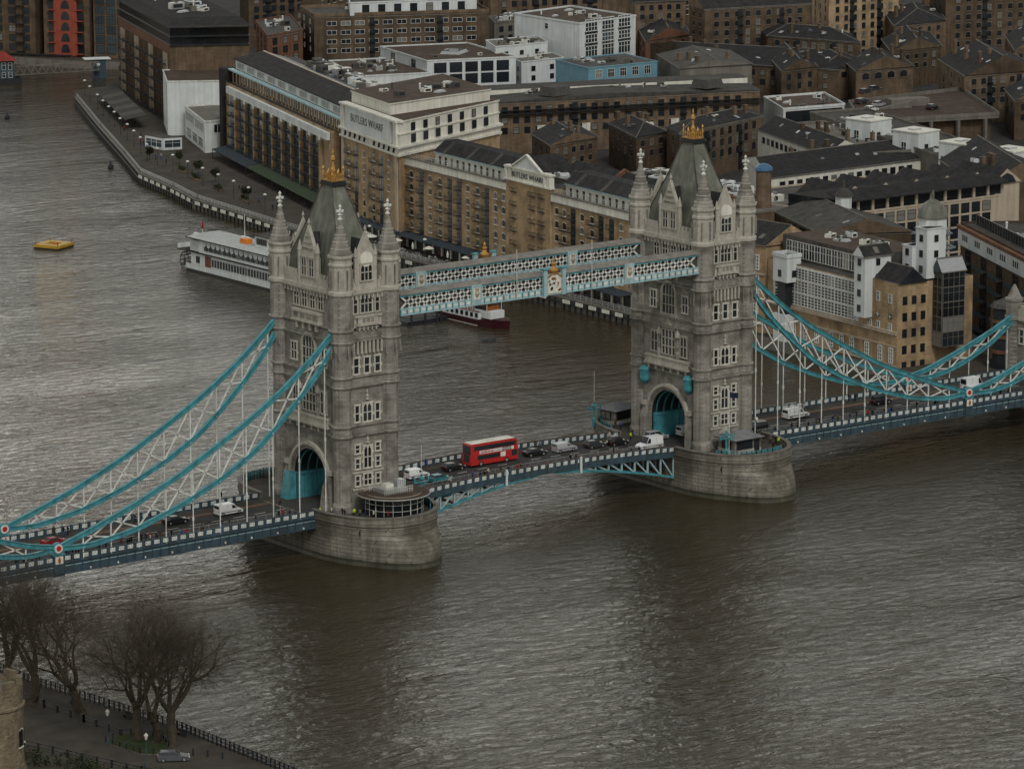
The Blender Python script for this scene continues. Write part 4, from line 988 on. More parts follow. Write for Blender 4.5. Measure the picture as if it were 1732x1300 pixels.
# ================================================================ buildings
RB = random.Random(21)
def foot(pts): return sum(p[0] for p in pts)/len(pts), sum(p[1] for p in pts)/len(pts)
def edge_win(parent, p, q, n, zs, w, h, style, m0=.06, ts=None, name='window', off=.02):
    dx, dy = q[0]-p[0], q[1]-p[1]; L_ = hypot(dx, dy); rz = atan2(dy, dx); nx, ny = dy/L_, -dx/L_
    T = ts or [m0+(1-2*m0)*(i+.5)/n for i in range(n)]
    for t in T:
        for z in zs: win(parent, p[0]+dx*t+nx*off, p[1]+dy*t+ny*off, z, w, h, style, rz, name)
def wall_band(b, p, q, z0, z1, o, m, i=0.0):   # strip proud of the wall by o
    d = Vector((q[0]-p[0], q[1]-p[1], 0)).normalized(); n = Vector((d.y, -d.x, 0))
    c = lambda s, k: (s[0]+n.x*k, s[1]+n.y*k)
    b.prism([c(p, o), c(q, o), c(q, -i), c(p, -i)][::-1], z0, z1, m)
def roofing(root, pts, kind, hh, h, mr, mw, name='roof', over=.5):
    b = MB(); cx, cy = foot(pts)
    big = [(cx+(x-cx)*(1+over/max(4, hypot(x-cx, y-cy))), cy+(y-cy)*(1+over/max(4, hypot(x-cx, y-cy)))) for x, y in pts]
    A, B_, C_, D = [Vector((*p, h)) for p in big]
    if kind == 'flat':
        b.add([(p[0], p[1], h+.02) for p in pts], [(0, 1, 2, 3)], mr)
        for i in range(4):
            p, q = pts[i], pts[(i+1) % 4]; d = Vector((q[0]-p[0], q[1]-p[1], 0)).normalized()
            b.bar((p[0], p[1], h+hh/2), (q[0]+d.x*.15, q[1]+d.y*.15, h+hh/2), .3+.01*i, hh+.006*i, mw)
    else:
        if (A-B_).length >= (B_-C_).length: e = [A, B_, C_, D]
        else: e = [B_, C_, D, A]
        m0 = (e[1]+e[2])/2; m1 = (e[0]+e[3])/2; k = 0 if kind == 'gable' else .28
        r0 = m0+(m1-m0)*k+Vector((0, 0, hh)); r1 = m1+(m0-m1)*k+Vector((0, 0, hh))
        if kind == 'lean':
            U = Vector((0, 0, hh)); s = .55
            r0, r1 = C_+(B_-C_)*s+U, D+(A-D)*s+U; b.add([A, B_, r0, r1], [(0, 1, 2, 3)], mr); b.add([C_, D, r1, r0], [(0, 1, 2, 3)], mr); b.add([B_, C_, r0, A, D, r1], [(0, 1, 2), (3, 5, 4)], mr)
            U = Vector((0, 0, -.1)); b.add([v+U for v in (A, B_, C_, D)], [(3, 2, 1, 0)], mr)
        else:
            b.add([e[0], e[1], r0, r1], [(0, 1, 2, 3)], mr); b.add([e[2], e[3], r1, r0], [(0, 1, 2, 3)], mr)
            b.add([e[1], e[2], r0, e[3], e[0], r1], [(0, 1, 2), (3, 4, 5)], mw if kind == 'gable' else mr)
            b.add([v+Vector((0, 0, -.05)) for v in e], [(3, 2, 1, 0)], mr)
            b.bar(r0+Vector((0, 0, .05)), r1+Vector((0, 0, .05)), .35, .18, M['concrete'])
            for q0, q1, s0, s1 in ((e[0], e[1], r1, r0), (e[2], e[3], r0, r1)):
                b.bar(q0, q1, .22, .22, M['concrete'])
                if kind == 'hip': b.bar(q0, s0, .2, .16, M['concrete']); b.bar(q1, s1, .2, .16, M['concrete'])
                LL_ = (q1-q0).length; nn_ = int(LL_/6)
                for i_ in range(nn_):
                    t_ = (i_+.5)/nn_
                    if RB.random() < .45:
                        mm = q0+(q1-q0)*t_; ss_ = s0+(s1-s0)*t_; c_ = mm+(ss_-mm)*RB.uniform(.3, .7); dn = (q1-q0).normalized(); up_ = (ss_-mm).normalized(); nr = dn.cross(up_); nr = nr if nr.z > 0 else -nr
                        c_ = c_+nr*.08; a1, a2 = dn*.6, up_*.8; b.add([c_-a1-a2, c_+a1-a2, c_+a1+a2, c_-a1+a2], [(0, 1, 2, 3)], RB.choice([M['silver'], M['glassb'], M['concrete']]))
    return b.build(name, root)
def inquad(pts, u, v):
    A, B_, C_, D = pts; return ((1-v)*((1-u)*B_[0]+u*C_[0])+v*((1-u)*A[0]+u*D[0]), (1-v)*((1-u)*B_[1]+u*C_[1])+v*((1-u)*A[1]+u*D[1]))
def clutter(root, pts, z, n, big=1.0):
    for i in range(n):
        x, y = inquad(pts, RB.uniform(.15, .85), RB.uniform(.12, .88)); k = RB.random(); b = MB(); m = RB.choice([M['wrender'], M['silver'], M['concrete'], M['cream'], M['roofgrey']])
        a, c, d = RB.uniform(.5, 1.6)*big, RB.uniform(.4, 1.0)*big, RB.uniform(.5, 1.3)*big
        if k < .6:
            b.box(-a, a, -c, c, 0, d, m); b.box(-a*.7, a*.7, -c-.03, -c, d*.2, d*.8, M['black']); b.cyl((0, 0, d), (0, 0, d+.12), c*.6, c*.6, 8, M['black'])
            b.build('air_conditioner', root, (x, y, z), RB.choice([0, .4, 1.2]))
        elif k < .8:
            b.cyl((0, 0, 0), (0, 0, 1.2*big), .25, .25, 8, m); b.cyl((0, 0, 1.2*big), (0, 0, 1.45*big), .4, .1, 8, m); b.build('vent_pipe', root, (x, y, z))
        else:
            b.frus((-a, a, -c, c), 0, (-a*.7, a*.7, -c*.7, c*.7), .5, M['silver']); b.build('rooflight', root, (x, y, z), .3)
def generic(name, label, z1, A, B_, C_, wall, roof, rs, wl, wr, ex, z0=2.4):
    D = (A[0]+C_[0]-B_[0], A[1]+C_[1]-B_[1]); P0 = [A, B_, C_, D]; cx, cy = foot(P0)
    if ex == 'on21':
        z0 = 21.05; root = LAST[0]; cx, cy, bz = root.location.x, root.location.y, root.location.z; h0 = z0-bz
    else:
        root = empty(name, (cx, cy, z0), 0, label, 'building'); h0 = 0; bz = z0
    h = z1-bz; pts = [(x-cx, y-cy) for x, y in P0]
    b = MB(); b.prism(pts, h0, h, M[wall], M[roof])
    for i in range(2):
        p, q = pts[i], pts[i+1]
        if h0 == 0 and wall in ('dbrick', 'brick', 'rbrick'): wall_band(b, p, q, h-.5, h-.25, .12, M['concrete'])
    wp = b.build('penthouse' if ex == 'on21' else 'wall', root); par = wp if ex == 'on21' else root
    roofing(par, pts, rs[0], rs[1], h, M[roof], M[wall])
    for e, W_ in ((0, wl), (1, wr)):
        if not W_: continue
        n, r, w, hh, st = W_; p, q = pts[e], pts[e+1]
        st_h = min(3.6, max(2.9, hh+.7)); zs = [h-.35-(k+1)*st_h+.35 for k in range(r)]; zs = [z for z in zs if z > h0+.3] or [h0+.5]
        edge_win(par, p, q, n, zs, w, hh, st)
        if wall in ('dbrick', 'brick') and n > 5 and r > 2:
            dx, dy = q[0]-p[0], q[1]-p[1]; L_ = hypot(dx, dy); rz = atan2(dy, dx)
            for t in (.33, .72):    # hoist columns of dark doors with small platforms
                b = MB(); b.box(-.8, .8, -.12, .1, 0, h-1.2, M['black'])
                for z in zs: b.box(-1.1, 1.1, -.9, -.12, z-.1, z, M['black']); b.box(-1.1, 1.1, -.9, -.85, z+.8, z+.88, M['black'])
                b.build('loading_door_column', root, (p[0]+dx*t, p[1]+dy*t, .4), rz)
    if ex == 'ac': clutter(root, pts, h, 18, 1.2)
    if ex == 'sky': clutter(root, pts, h, 12, 1.1)
    if ex == '' and rs[0] == 'flat': clutter(root, pts, h, 9, 1.1)
    if ex == '' and rs[0] in ('gable', 'hip'): clutter(root, pts, h+rs[1]*.45, 5, .9)
    if ex == 'balcony': clutter(root, [pts[0], ((pts[0][0]+pts[1][0])/2, (pts[0][1]+pts[1][1])/2), ((pts[2][0]+pts[3][0])/2, (pts[2][1]+pts[3][1])/2), pts[3]], h+.9, 14, .9)
    if ex == 'skylight':
        b = MB(); x, y = inquad(pts, .55, .45); b.frus((-4.5, 4.5, -3.2, 3.2), 0, (-3.8, 3.8, -2.6, 2.6), .8, M['silver']); b.box(-3.6, 3.6, -2.4, 2.4, .8, .86, M['glassb']); b.build('rooflight', root, (x, y, h+.02), .6); clutter(root, pts, h, 3)
    if ex == 'balcony':
        b = MB(); wall_band(b, pts[1], pts[2], h-3.4, h-3.1, 1.1, M['black']); wall_band(b, pts[1], pts[2], h-2.3, h-2.2, 1.12, M['black'])
        for i in range(60):
            t = i/59; x, y = pts[1][0]+(pts[2][0]-pts[1][0])*t, pts[1][1]+(pts[2][1]-pts[1][1])*t
            d = Vector((pts[2][0]-pts[1][0], pts[2][1]-pts[1][1], 0)).normalized(); b.bar((x+d.y*1.05, y-d.x*1.05, h-3.2), (x+d.y*1.05, y-d.x*1.05, h-2.2), .07, .07, M['black'])
        b.build('balcony', root)
        for u in (.27, .82): 
            x, y = inquad(pts, u, .3); b = MB(); b.frus((-4, 4, -3, 3), 0, (-3.3, 3.3, -2.4, 2.4), 2.4, M['roofgrey']); b.build('plant_housing', root, (x, y, h+1.0), .2)
        A_, B2, C2, D2 = pts; back = Vector((A_[0]-B2[0], A_[1]-B2[1], 0)).normalized(); q0 = (A_[0]+back.x*.2, A_[1]+back.y*.2); q1 = (D2[0]+back.x*.2, D2[1]+back.y*.2)
        b = MB(); far = back*11; b.prism([q0, q1, (q1[0]+far.x, q1[1]+far.y), (q0[0]+far.x, q0[1]+far.y)], 0, h+1.5, M['cream'], M['roofgrey']); b.build('rear_range', root)
        for i in range(6):
            b = MB(); t = .05+i*.16; b.box(-1.2, 1.2, -.12, 0, 0, 2.2, M['cream']); x, y = pts[1][0]+(pts[2][0]-pts[1][0])*t, pts[1][1]+(pts[2][1]-pts[1][1])*t; b.build('wall_panel', root, (x, y, h-9), atan2(pts[2][1]-pts[1][1], pts[2][0]-pts[1][0]))
    if rs[0] in ('gable', 'hip') and ex != 'none':   # chimneys and rooflights break up the slates
        for i in range(4):
            x, y = inquad(pts, RB.uniform(.1, .9), RB.uniform(.1, .9)); b = MB(); b.box(-.5, .5, -.4, .4, 0, rs[1]+1.0, M['dbrick']); b.box(-.6, .6, -.5, .5, rs[1]+1, rs[1]+1.15, M['concrete']); b.cyl((0, 0, rs[1]+1.15), (0, 0, rs[1]+1.6), .16, .14, 6, M['rbrick']); b.build('chimney', root, (x, y, h-.1))
    LAST[0] = root; return root
LAST = [None]
BLD = [
 ('apartment_block', 'long brown brick apartment block with white-framed windows behind the white offices', 21, (313.0, 525.7), (302.8, 503.3), (354.7, 480.4), 'dbrick', 'roofgrey', ('flat', 1.0), (2, 4, 1.6, 1.5, 'plain:2'), (11, 4, 3.0, 1.3, 'plain:2'), ''),
 ('penthouse', 'white rooftop penthouse with boarded orange bays on the long brown apartment block', 25, (331.8, 525.9), (313.3, 498.4), (352.6, 483.9), 'wrender', 'roofgrey', ('flat', 0.4), None, (7, 1, 2.2, 2.4, 'dark'), 'on21'),
 ('apartment_block', 'short orange brick apartment wing beside the corner of the dark glass-topped block', 17, (300.7, 533.3), (281.2, 497.8), (298.5, 503.4), 'rbrick', 'roofgrey', ('flat', 0.5), (3, 3, 1.6, 2, 'dark'), (3, 3, 2.2, 2, 'dark'), ''),
 ('office_building', 'white office building with a flat brown roof, a rooflight and deep square openings', 15, (302.7, 467.3), (294.0, 430.8), (321.0, 421.9), 'wrender', 'roofbrown', ('flat', 0.4), (2, 1, 3, 3, 'dark'), (5, 2, 3.8, 2.9, 'dark'), 'skylight'),
 ('office_building', 'blank white panelled block with a brown flat roof in front of the white offices', 12, (283.9, 468.2), (271.0, 433.0), (292.0, 426.6), 'wrender', 'roofbrown', ('flat', 0.4), None, None, 'ac'),
 ('office_building', 'small white stepped block with rooftop plant right of the white offices', 17, (328.6, 447.1), (321.3, 432.5), (340.9, 431.8), 'wrender', 'concrete', ('flat', 0.3), None, (3, 1, 1.2, 1.2, 'dark'), 'ac'),
 ('office_building', 'plain white block with small square windows left of the blue-walled building', 13, (328.1, 434.3), (324.1, 423.1), (341.1, 424.0), 'wrender', 'concrete', ('flat', 0.3), (2, 2, 1.2, 1.2, 'dark'), (2, 2, 1.4, 1.4, 'dark'), ''),
 ('apartment_block', 'white apartment block with a green glazed grid front at the top centre', 23, (347.1, 456.8), (347.0, 423.6), (373.1, 428.4), 'wrender', 'roofbrown', ('flat', 0.5), (1, 1, 1.6, 1.6, 'plain'), (3, 3, 5.6, 4.6, 'grid:4:2:b'), 'sky'),
 ('blue_warehouse', 'low building with pale blue boarded walls and a grey curved metal roof', 17, (316.8, 396.7), (312.8, 375.8), (338.1, 374.7), 'bluep', 'roofgrey', ('flat', 0.3), None, (5, 1, 2.2, 2.4, 'plain:3'), ''),
 ('grey_roof_wing', 'grey metal roofed wing running right of the blue-walled building', 17, (349.5, 388.6), (334.0, 359.1), (357.6, 354.1), 'concrete', 'roofgrey', ('gable', 2.0), None, None, ''),
 ('warehouse', 'very long brown brick warehouse with a brown metal roof and a terrace of small windows', 17, (249.6, 348.3), (242.9, 335.0), (322.4, 309.3), 'dbrick', 'roofgrey', ('lean', 1.3), (1, 2, 1.5, 1.6, 'dark'), (22, 3, 1.6, 1.6, 'dark'), 'balcony'),
 ('apartment_block', 'brick block with a dark hipped roof left of the farther tower roof', 14, (260.7, 300.7), (249.9, 275.4), (263.3, 278.7), 'dbrick', 'slate', ('hip', 2.4), (4, 2, 1.6, 1.8, 'mill'), (3, 2, 1.6, 1.8, 'mill'), ''),
 ('warehouse', 'yellow brick warehouse with tall arched window bays right behind the farther tower roof', 16, (260.2, 275.0), (254.6, 262.7), (293.7, 274.4), 'dbrick', 'slate', ('hip', 2.4), (1, 3, 1.5, 1.6, 'mill'), (9, 3, 1.7, 2.2, 'mill'), ''),
 ('low_block', 'white single-storey block with four dark openings beside the car park deck', 12, (335.7, 323.0), (324.2, 301.1), (344.2, 297.6), 'wrender', 'roofbrown', ('flat', 0.6), None, (4, 1, 5.2, 3, 'dark'), ''),
 ('brick_house', 'orange brick gable-ended block left of the rooftop car park', 14, (390.8, 385.8), (368.9, 353.7), (384.4, 355.3), 'dbrick', 'slate', ('gable', 3), None, (3, 2, 1.3, 1.5, 'dark'), ''),
 ('slate_roof_range', 'long dark slate roof range with a strip of white-framed windows under its left eave', 15, (279.6, 260.0), (264.4, 215.4), (280.5, 218.5), 'cream', 'slate', ('gable', 3.0), (13, 1, 1.5, 1.5, 'dark'), None, ''),
 ('slate_roof_range', 'broad dark slate roof range with pale dormer strip facing the river, behind the gabled row', 14, (248.6, 228.4), (231.4, 199.3), (284.6, 200.1), 'cream', 'slate', ('gable', 3.0), None, (16, 1, 1.6, 1.6, 'dark'), ''),
 ('terrace_roof', 'flat pale roof terrace with pipes and plant beside the white lift housings', 15, (293.4, 260.5), (274.4, 207.6), (288.4, 204.4), 'concrete', 'concrete', ('flat', 0.8), None, None, 'ac'),
 ('parapet_block', 'long low roof with a pale parapet carrying the white lift housings', 16, (306.9, 269.9), (279.1, 185.3), (296.5, 181.8), 'concrete', 'roofgrey', ('flat', 0.6), None, None, ''),
 ('brick_house', 'dark brick house with a steep slate roof at the right edge beyond the car park', 17, (408.6, 327.8), (389.0, 295.6), (415.5, 291.5), 'dbrick', 'slate', ('gable', 5), (3, 3, 1.4, 1.6, 'mill'), (7, 3, 1.6, 1.8, 'mill'), ''),
 ('brick_house', 'brown brick house with a low roof at the far right edge above the lift housings', 14, (394.1, 284.0), (379.1, 264.3), (398.8, 264.5), 'dbrick', 'slate', ('gable', 3), (2, 2, 1.3, 1.5, 'dark'), (4, 2, 1.4, 1.5, 'dark'), ''),
 ('warehouse', 'dark brick warehouse with loading-door columns at the top right of centre', 23, (404.4, 439.9), (402.1, 429.5), (439.1, 420.7), 'dbrick', 'slate', ('gable', 4), (2, 5, 1.3, 1.5, 'mill'), (9, 5, 1.5, 1.8, 'mill'), ''),
 ('warehouse', 'small brown brick warehouse at the top edge beside the white glazed block', 21, (416.1, 486.4), (407.7, 471.7), (424.9, 466.6), 'dbrick', 'slate', ('gable', 3), None, (5, 4, 1.5, 1.8, 'mill'), ''),
 ('warehouse', 'tall yellow brick warehouse with a blue-black hoist column of doors at the top right', 25, (461.0, 445.3), (447.3, 421.5), (476.2, 420.1), 'brick', 'slate', ('gable', 4), (3, 6, 1.3, 1.6, 'mill'), (7, 7, 1.5, 1.8, 'mill'), ''),
 ('warehouse', 'lower brick mill with paired towers left of the tall yellow warehouse', 15, (427.9, 433.7), (416.3, 415.5), (427.4, 383.8), 'dbrick', 'slate', ('hip', 3), (1, 3, 1.3, 1.6, 'mill'), (9, 3, 1.5, 1.8, 'mill'), ''),
 ('warehouse', 'big dark brick wharf building filling the top right corner', 24, (502.4, 437.2), (485.0, 407.1), (526.9, 395.6), 'dbrick', 'slate', ('gable', 4), (3, 6, 1.3, 1.6, 'mill'), (10, 6, 1.5, 1.8, 'mill'), ''),
 ('slate_roof_shed', 'wide dark slate shed roof behind the very long brown warehouse', 13, (384.0, 434.5), (368.1, 392.0), (389.3, 350.7), 'dbrick', 'slate', ('gable', 3.5), None, (12, 2, 1.5, 1.5, 'dark'), ''),
 ('slate_roof_shed', 'dark hipped shed with two rooflights behind the car park deck', 12, (405.0, 387.1), (391.2, 362.3), (406.9, 357.0), 'dbrick', 'slate', ('hip', 3), None, (5, 1, 1.5, 1.5, 'dark'), ''),
 ('slate_roof_shed', 'dark shed with an arched brick gable at the back of the car park deck', 13, (403.5, 364.0), (391.4, 345.6), (412.3, 343.0), 'dbrick', 'slate', ('gable', 4), None, (4, 1, 2.4, 2.0, 'mill'), ''),
 ('slate_roof_shed', 'brick house with a blank gable left of the white glazed block at the right top', 12, (418.6, 484.7), (391.7, 446.3), (414.6, 451.6), 'rbrick', 'slate', ('gable', 3.5), (3, 2, 1.3, 1.5, 'dark'), (4, 2, 1.5, 1.8, 'mill'), ''),
 ('slate_roof_house', 'large dark pyramid-roofed house at the right edge above the curved balcony block', 17, (273.4, 181.4), (250.2, 141.6), (276.7, 142.0), 'dbrick', 'slate', ('gable', 5), (4, 2, 1.6, 1.6, 'dark'), (4, 2, 1.6, 1.6, 'dark'), ''),
 ('warehouse', 'slim grey block at the top edge between the brown apartments and the glazed block', 15, (375.3, 507.8), (367.1, 493.8), (385.3, 495.8), 'concrete', 'roofgrey', ('flat', 0.6), None, (4, 2, 1.6, 1.6, 'dark'), 'ac'),
 ('warehouse', 'dark brick building at the top edge left of centre behind the penthouse', 20, (334.6, 593.2), (325.2, 573.9), (346.5, 570.3), 'dbrick', 'roofgrey', ('flat', 0.6), None, (6, 4, 1.6, 1.8, 'dark'), ''),
 ('warehouse', 'dark building at the top edge above the slim grey block', 18, (411.3, 578.1), (407.3, 549.1), (455.0, 534.1), 'dbrick', 'slate', ('gable', 3), (3, 3, 1.4, 1.6, 'dark'), (12, 4, 1.6, 1.8, 'dark'), ''),

 ('brick_house', 'low slate-roofed house filling the gap behind the rooftop car park', 14, (444.0, 392.2), (424.6, 366.4), (446.5, 367.6), 'dbrick', 'slate', ('gable', 3.5), (3, 2, 1.3, 1.6, 'mill'), (5, 2, 1.4, 1.6, 'mill'), ''),
 ('brick_house', 'hip-roofed brick house at the top, right of the tall yellow warehouse', 17, (476.5, 427.1), (453.2, 396.8), (476.8, 398.1), 'dbrick', 'slate', ('hip', 3.5), (3, 3, 1.3, 1.6, 'mill'), (5, 3, 1.4, 1.6, 'mill'), ''),
 ('brick_house', 'small gabled brick house near the top right corner', 15, (475.2, 368.9), (452.9, 341.4), (473.7, 343.5), 'dbrick', 'slate', ('gable', 3), (3, 3, 1.3, 1.6, 'mill'), (5, 3, 1.4, 1.6, 'mill'), ''),
 ('workshop', 'small dark pitched-roof workshop wedged behind the three slate roofs', 13, (236.0, 303.2), (226.6, 283.1), (245.8, 287.1), 'dbrick', 'slate', ('gable', 2.5), (3, 2, 1.3, 1.6, 'mill'), (5, 2, 1.4, 1.6, 'mill'), ''),
]
for a in BLD: generic(*a)
# ---------------------------------------------------------------- Butlers Wharf: three linked ranges
def balcony_mesh(w, d):
    b = MB(); bk = M['black']
    b.box(-w/2, w/2, -d, 0, -.1, 0, bk)
    for x in (-w/2, w/2): b.bar((x, -d, 1.0), (x, 0, 1.0), .06, .08, bk)
    b.bar((-w/2, -d, 1.0), (w/2, -d, 1.0), .06, .08, bk)
    n = max(3, int(w/.3))
    for i in range(n+1): x = -w/2+w*i/n; b.bar((x, -d, 0), (x, -d, 1), .045, .045, bk)
    return b.mesh('balcony')
BALC = balcony_mesh(2.3, 1.0); BALW = balcony_mesh(3.2, 1.3)
def range_front(root, p, q, cols, zs, ztop, z0=3.6, wsz=(1.25, 1.55)):
    dx, dy = q[0]-p[0], q[1]-p[1]; L_ = hypot(dx, dy); rz = atan2(dy, dx); nx, ny = dy/L_, -dx/L_
    for t, k in cols:
        x, y = p[0]+dx*t, p[1]+dy*t
        if k == 'B':
            b = MB(); h = zs[0]+2.2-z0
            b.slab(arch_pts(1.9, h, .35), -.06, .1, M['glass'])
            pass
            for i in range(int(h/3.1)+1): b.box(-.95, .95, -.12, 0, i*3.1-.1, i*3.1+.25, M['black'])
            b.box(-.05, .05, -.1, 0, 0, h-.3, M['black'])
            b.build('loading_bay', root, (x+nx*.02, y+ny*.02, z0), rz)
            for z in zs: link('balcony', BALC, root, (x+nx*.05, y+ny*.05, z-.25), rz)
        else:
            for z in zs:
                win(root, x+nx*.02, y+ny*.02, z, wsz[0], wsz[1], 'brick', rz)
                if k == 'W': link('balcony', BALC, root, (x+nx*.05, y+ny*.05, z-.3), rz)
def shopfront(root, p, q, h, m, label=None):
    b = MB(); d = Vector((q[0]-p[0], q[1]-p[1], 0)); L_ = d.length; d.normalize(); n = Vector((d.y, -d.x, 0))
    wall_band(b, p, q, 0.1, h-.1, .05, M['black'])
    k = int(L_/4)
    for i in range(k+1):
        c = Vector((*p, 0))+d*(L_*i/k)+n*.15; b.box(c.x-.3, c.x+.3, c.y-.3, c.y+.3, 0, h, M['cream'])
    return b.build('shopfront', root)
def canopy(root, p, q, z, d, drop, m, name='canopy', seg=0, m2=None):
    e = Vector((q[0]-p[0], q[1]-p[1], 0)); L_ = e.length; e.normalize(); n = Vector((e.y, -e.x, 0))
    k = seg or 1; 
    for i in range(k):
        b = MB(); a = Vector((*p, 0))+e*(L_*i/k+ (.05 if seg else 0)); c = Vector((*p, 0))+e*(L_*(i+1)/k-(.05 if seg else 0)); U = Vector((0, 0, 1))
        b.add([a+U*z, c+U*z, c+n*d+U*(z-drop), a+n*d+U*(z-drop), a+U*(z-.15), c+U*(z-.15), c+n*d+U*(z-drop-.15), a+n*d+U*(z-drop-.15)], [(0, 1, 2, 3), (7, 6, 5, 4), (3, 2, 6, 7), (0, 3, 7, 4), (1, 5, 6, 2)], m if i % 2 == 0 or not m2 else m2)
        for s in (a, c): b.bar(s+n*(d-.2)-U*0+U*.1, s+n*(d-.2)+U*(z-drop), .12, .12, M['black'])
        b.build(name, root)
GREEN = mat('green_awning', (.042, .058, .036), .8, .15, 1); DARKAW = mat('dark_awning', (.035, .045, .055), .8, .2, 1)
# west range
A, B_ = (140.5, 232.5), (131, 129)
WW = empty('warehouse_range', (A[0], A[1], 2.5), 0, 'long yellow brick riverside warehouse range with black balconies and a white pediment', 'building')
def loc(p, o): return (p[0]-o[0], p[1]-o[1])
o_ = A; a = (0, 0); q_ = loc(B_, o_); dep = 17; d = Vector((q_[0], q_[1], 0)).normalized(); back = (-d.y*1, d.x*1)     # inward direction
inn = lambda p, k: (p[0]-d.y*k, p[1]+d.x*k)
Hh = 20.2
b = MB(); b.prism([a, q_, inn(q_, dep), inn(a, dep)], 0, Hh, M['brick'], M['roofgrey']); wall = b.build('wall', WW)
tcol = [.022, .059, .104, .144, .188, .232, .274, .313, .355, .395, .434, .468]; pat = 'wWBwWBBwWBww'
zrow = [18.3-.2, 15.0, 11.9, 8.8, 5.8, 3.0]
zrow = [17.4, 14.3, 11.2, 8.05, 5.0]
range_front(WW, a, q_, list(zip(tcol, pat)), zrow, Hh, 3.4)
range_front(WW, a, q_, list(zip([.518, .56, .596, .636], 'BwWB')), [20.6]+zrow, Hh, 3.4)
range_front(WW, a, q_, list(zip([.692, .723, .759, .796, .836, .872, .914, .953], 'wWBwWBBw')), zrow, Hh, 3.4)
at = lambda t, k=0: (q_[0]*t-d.y*k, q_[1]*t+d.x*k)
b = MB(); wall_band(b, a, at(.483), 20.2, 21.9, .25, M['cream'], .5); wall_band(b, at(.67), q_, 20.2, 21.9, .25, M['cream'], .5)
for s, e in ((0, .483), (.67, 1)): wall_band(b, at(s), at(e), 19.9, 20.2, .35, M['concrete'], .1); wall_band(b, at(s), at(e), 21.9, 22.15, .4, M['concrete'], .6)
b.build('cornice_band', WW)
b = MB(); wall_band(b, a, q_, 3.1, 3.5, .35, M['cream']); b.build('string_course', WW)
# pediment block
b = MB(); b.prism([at(.483, -.35), at(.67, -.35), at(.67, 9), at(.483, 9)], 0, 22.9, M['brick'], M['roofgrey']); b.build('pediment_bay', WW)
b = MB(); wall_band(b, at(.478, -.35), at(.675, -.35), 22.9, 23.3, .5, M['cream'], 1); wall_band(b, at(.485, -.35), at(.668, -.35), 23.3, 25.9, .1, M['cream'], 1.2)
rzf = atan2(q_[1], q_[0]); 
for t in (.486, .505, .648, .667): wall_band(b, at(t-.004, -.35), at(t+.004, -.35), 23.3, 25.9, .35, M['cream'], .6)
wall_band(b, at(.48, -.35), at(.673, -.35), 25.9, 26.3, .45, M['cream'], 1.2)
b.build('attic_wall', WW)
b = MB(); xm = at(.576, -.5); L2 = hypot(*q_)*.06
b.slab([(-L2, 26.3), (L2, 26.3), (0, 29.6)], -.1, .6, M['wrender']); b.bar((-L2-.3, -.15, 26.4), (0, -.15, 29.8), .6, .35, M['cream']); b.bar((L2+.3, -.15, 26.4), (0, -.15, 29.8), .6, .35, M['cream']); b.gable(-L2, L2, .6, 9, 26.2, 29.5, M['slate'], M['cream'], 'y')
b.build('pediment', WW, (xm[0], xm[1], 0), rzf)
sg = link('sign_lettering', text_mesh('BUTLERS WHARF', 1.75, M['black'], .03, 1.05), WW); sg.matrix_basis = Matrix.Translation((at(.577, -.56)[0], at(.577, -.56)[1], 24.5)) @ Matrix.Rotation(rzf, 4, 'Z') @ Matrix.Rotation(pi/2, 4, 'X')
# set-back white attic with sash windows and slate roof with light strips
def attic(t0, t1, n):
    b = MB(); s0, s1 = at(t0, 3.2), at(t1, 3.2); b.prism([s0, s1, at(t1, 12), at(t0, 12)], 20.3, 24.2, M['cream'], M['roofgrey'])
    wall_band(b, s0, s1, 24.0, 24.35, .45, M['skyblue']); b.build('attic_storey', WW)
    edge_win(WW, s0, s1, n, [21.4], 1.15, 2.0, 'plain:1', .03)
    L_ = hypot(s1[0]-s0[0], s1[1]-s0[1]); b = MB(); b.slab([(-.5, 24.35), (9.5, 24.35), (6.5, 26.8), (2.8, 26.8)], 0, L_, M['slate'], axis='x')
    for i in range(int(L_/11)): 
        x = 5+i*11; b.slab([(-.62, 24.4), (2.75, 26.86), (2.85, 26.8), (-.5, 24.3)], x-.9, x+.3, M['roofgrey'], axis='x')
    b.build('attic_roof', WW, (s0[0], s0[1], 0), rzf)
attic(.115, .478, 13); attic(.68, .99, 11)
b = MB()
for s, e in ((.02, .47), (.68, 1)):
    p0, p1 = at(s, .2), at(e, .2); b.bar((*p0, 23.2), (*p1, 23.2), .07, .07, M['silver']); b.bar((*p0, 22.7), (*p1, 22.7), .05, .05, M['silver'])
    for i in range(40): c = at(s+(e-s)*i/39, .2); b.bar((*c, 22.1), (*c, 23.25), .06, .06, M['silver'])
b.build('terrace_railing', WW)
quadW = [at(0, 17), at(0, 12.2), at(1, 12.2), at(1, 17)]
for i in range(14): pass
clutter(WW, [inn(a, 17), inn(a, 12.5), inn(q_, 12.5), inn(q_, 17)], Hh+2.2, 60, 1.2)
b = MB(); b.prism([inn(a, 12.2), inn(q_, 12.2), inn(q_, 17.2), inn(a, 17.2)], Hh, Hh+2.2, M['roofgrey'], M['concrete']); b.build('plant_deck', WW)
shopfront(WW, a, q_, 3.2, None); canopy(WW, loc((140.0, 229), o_), q_, 3.9, 3.4, .6, DARKAW, 'canopy', 3)
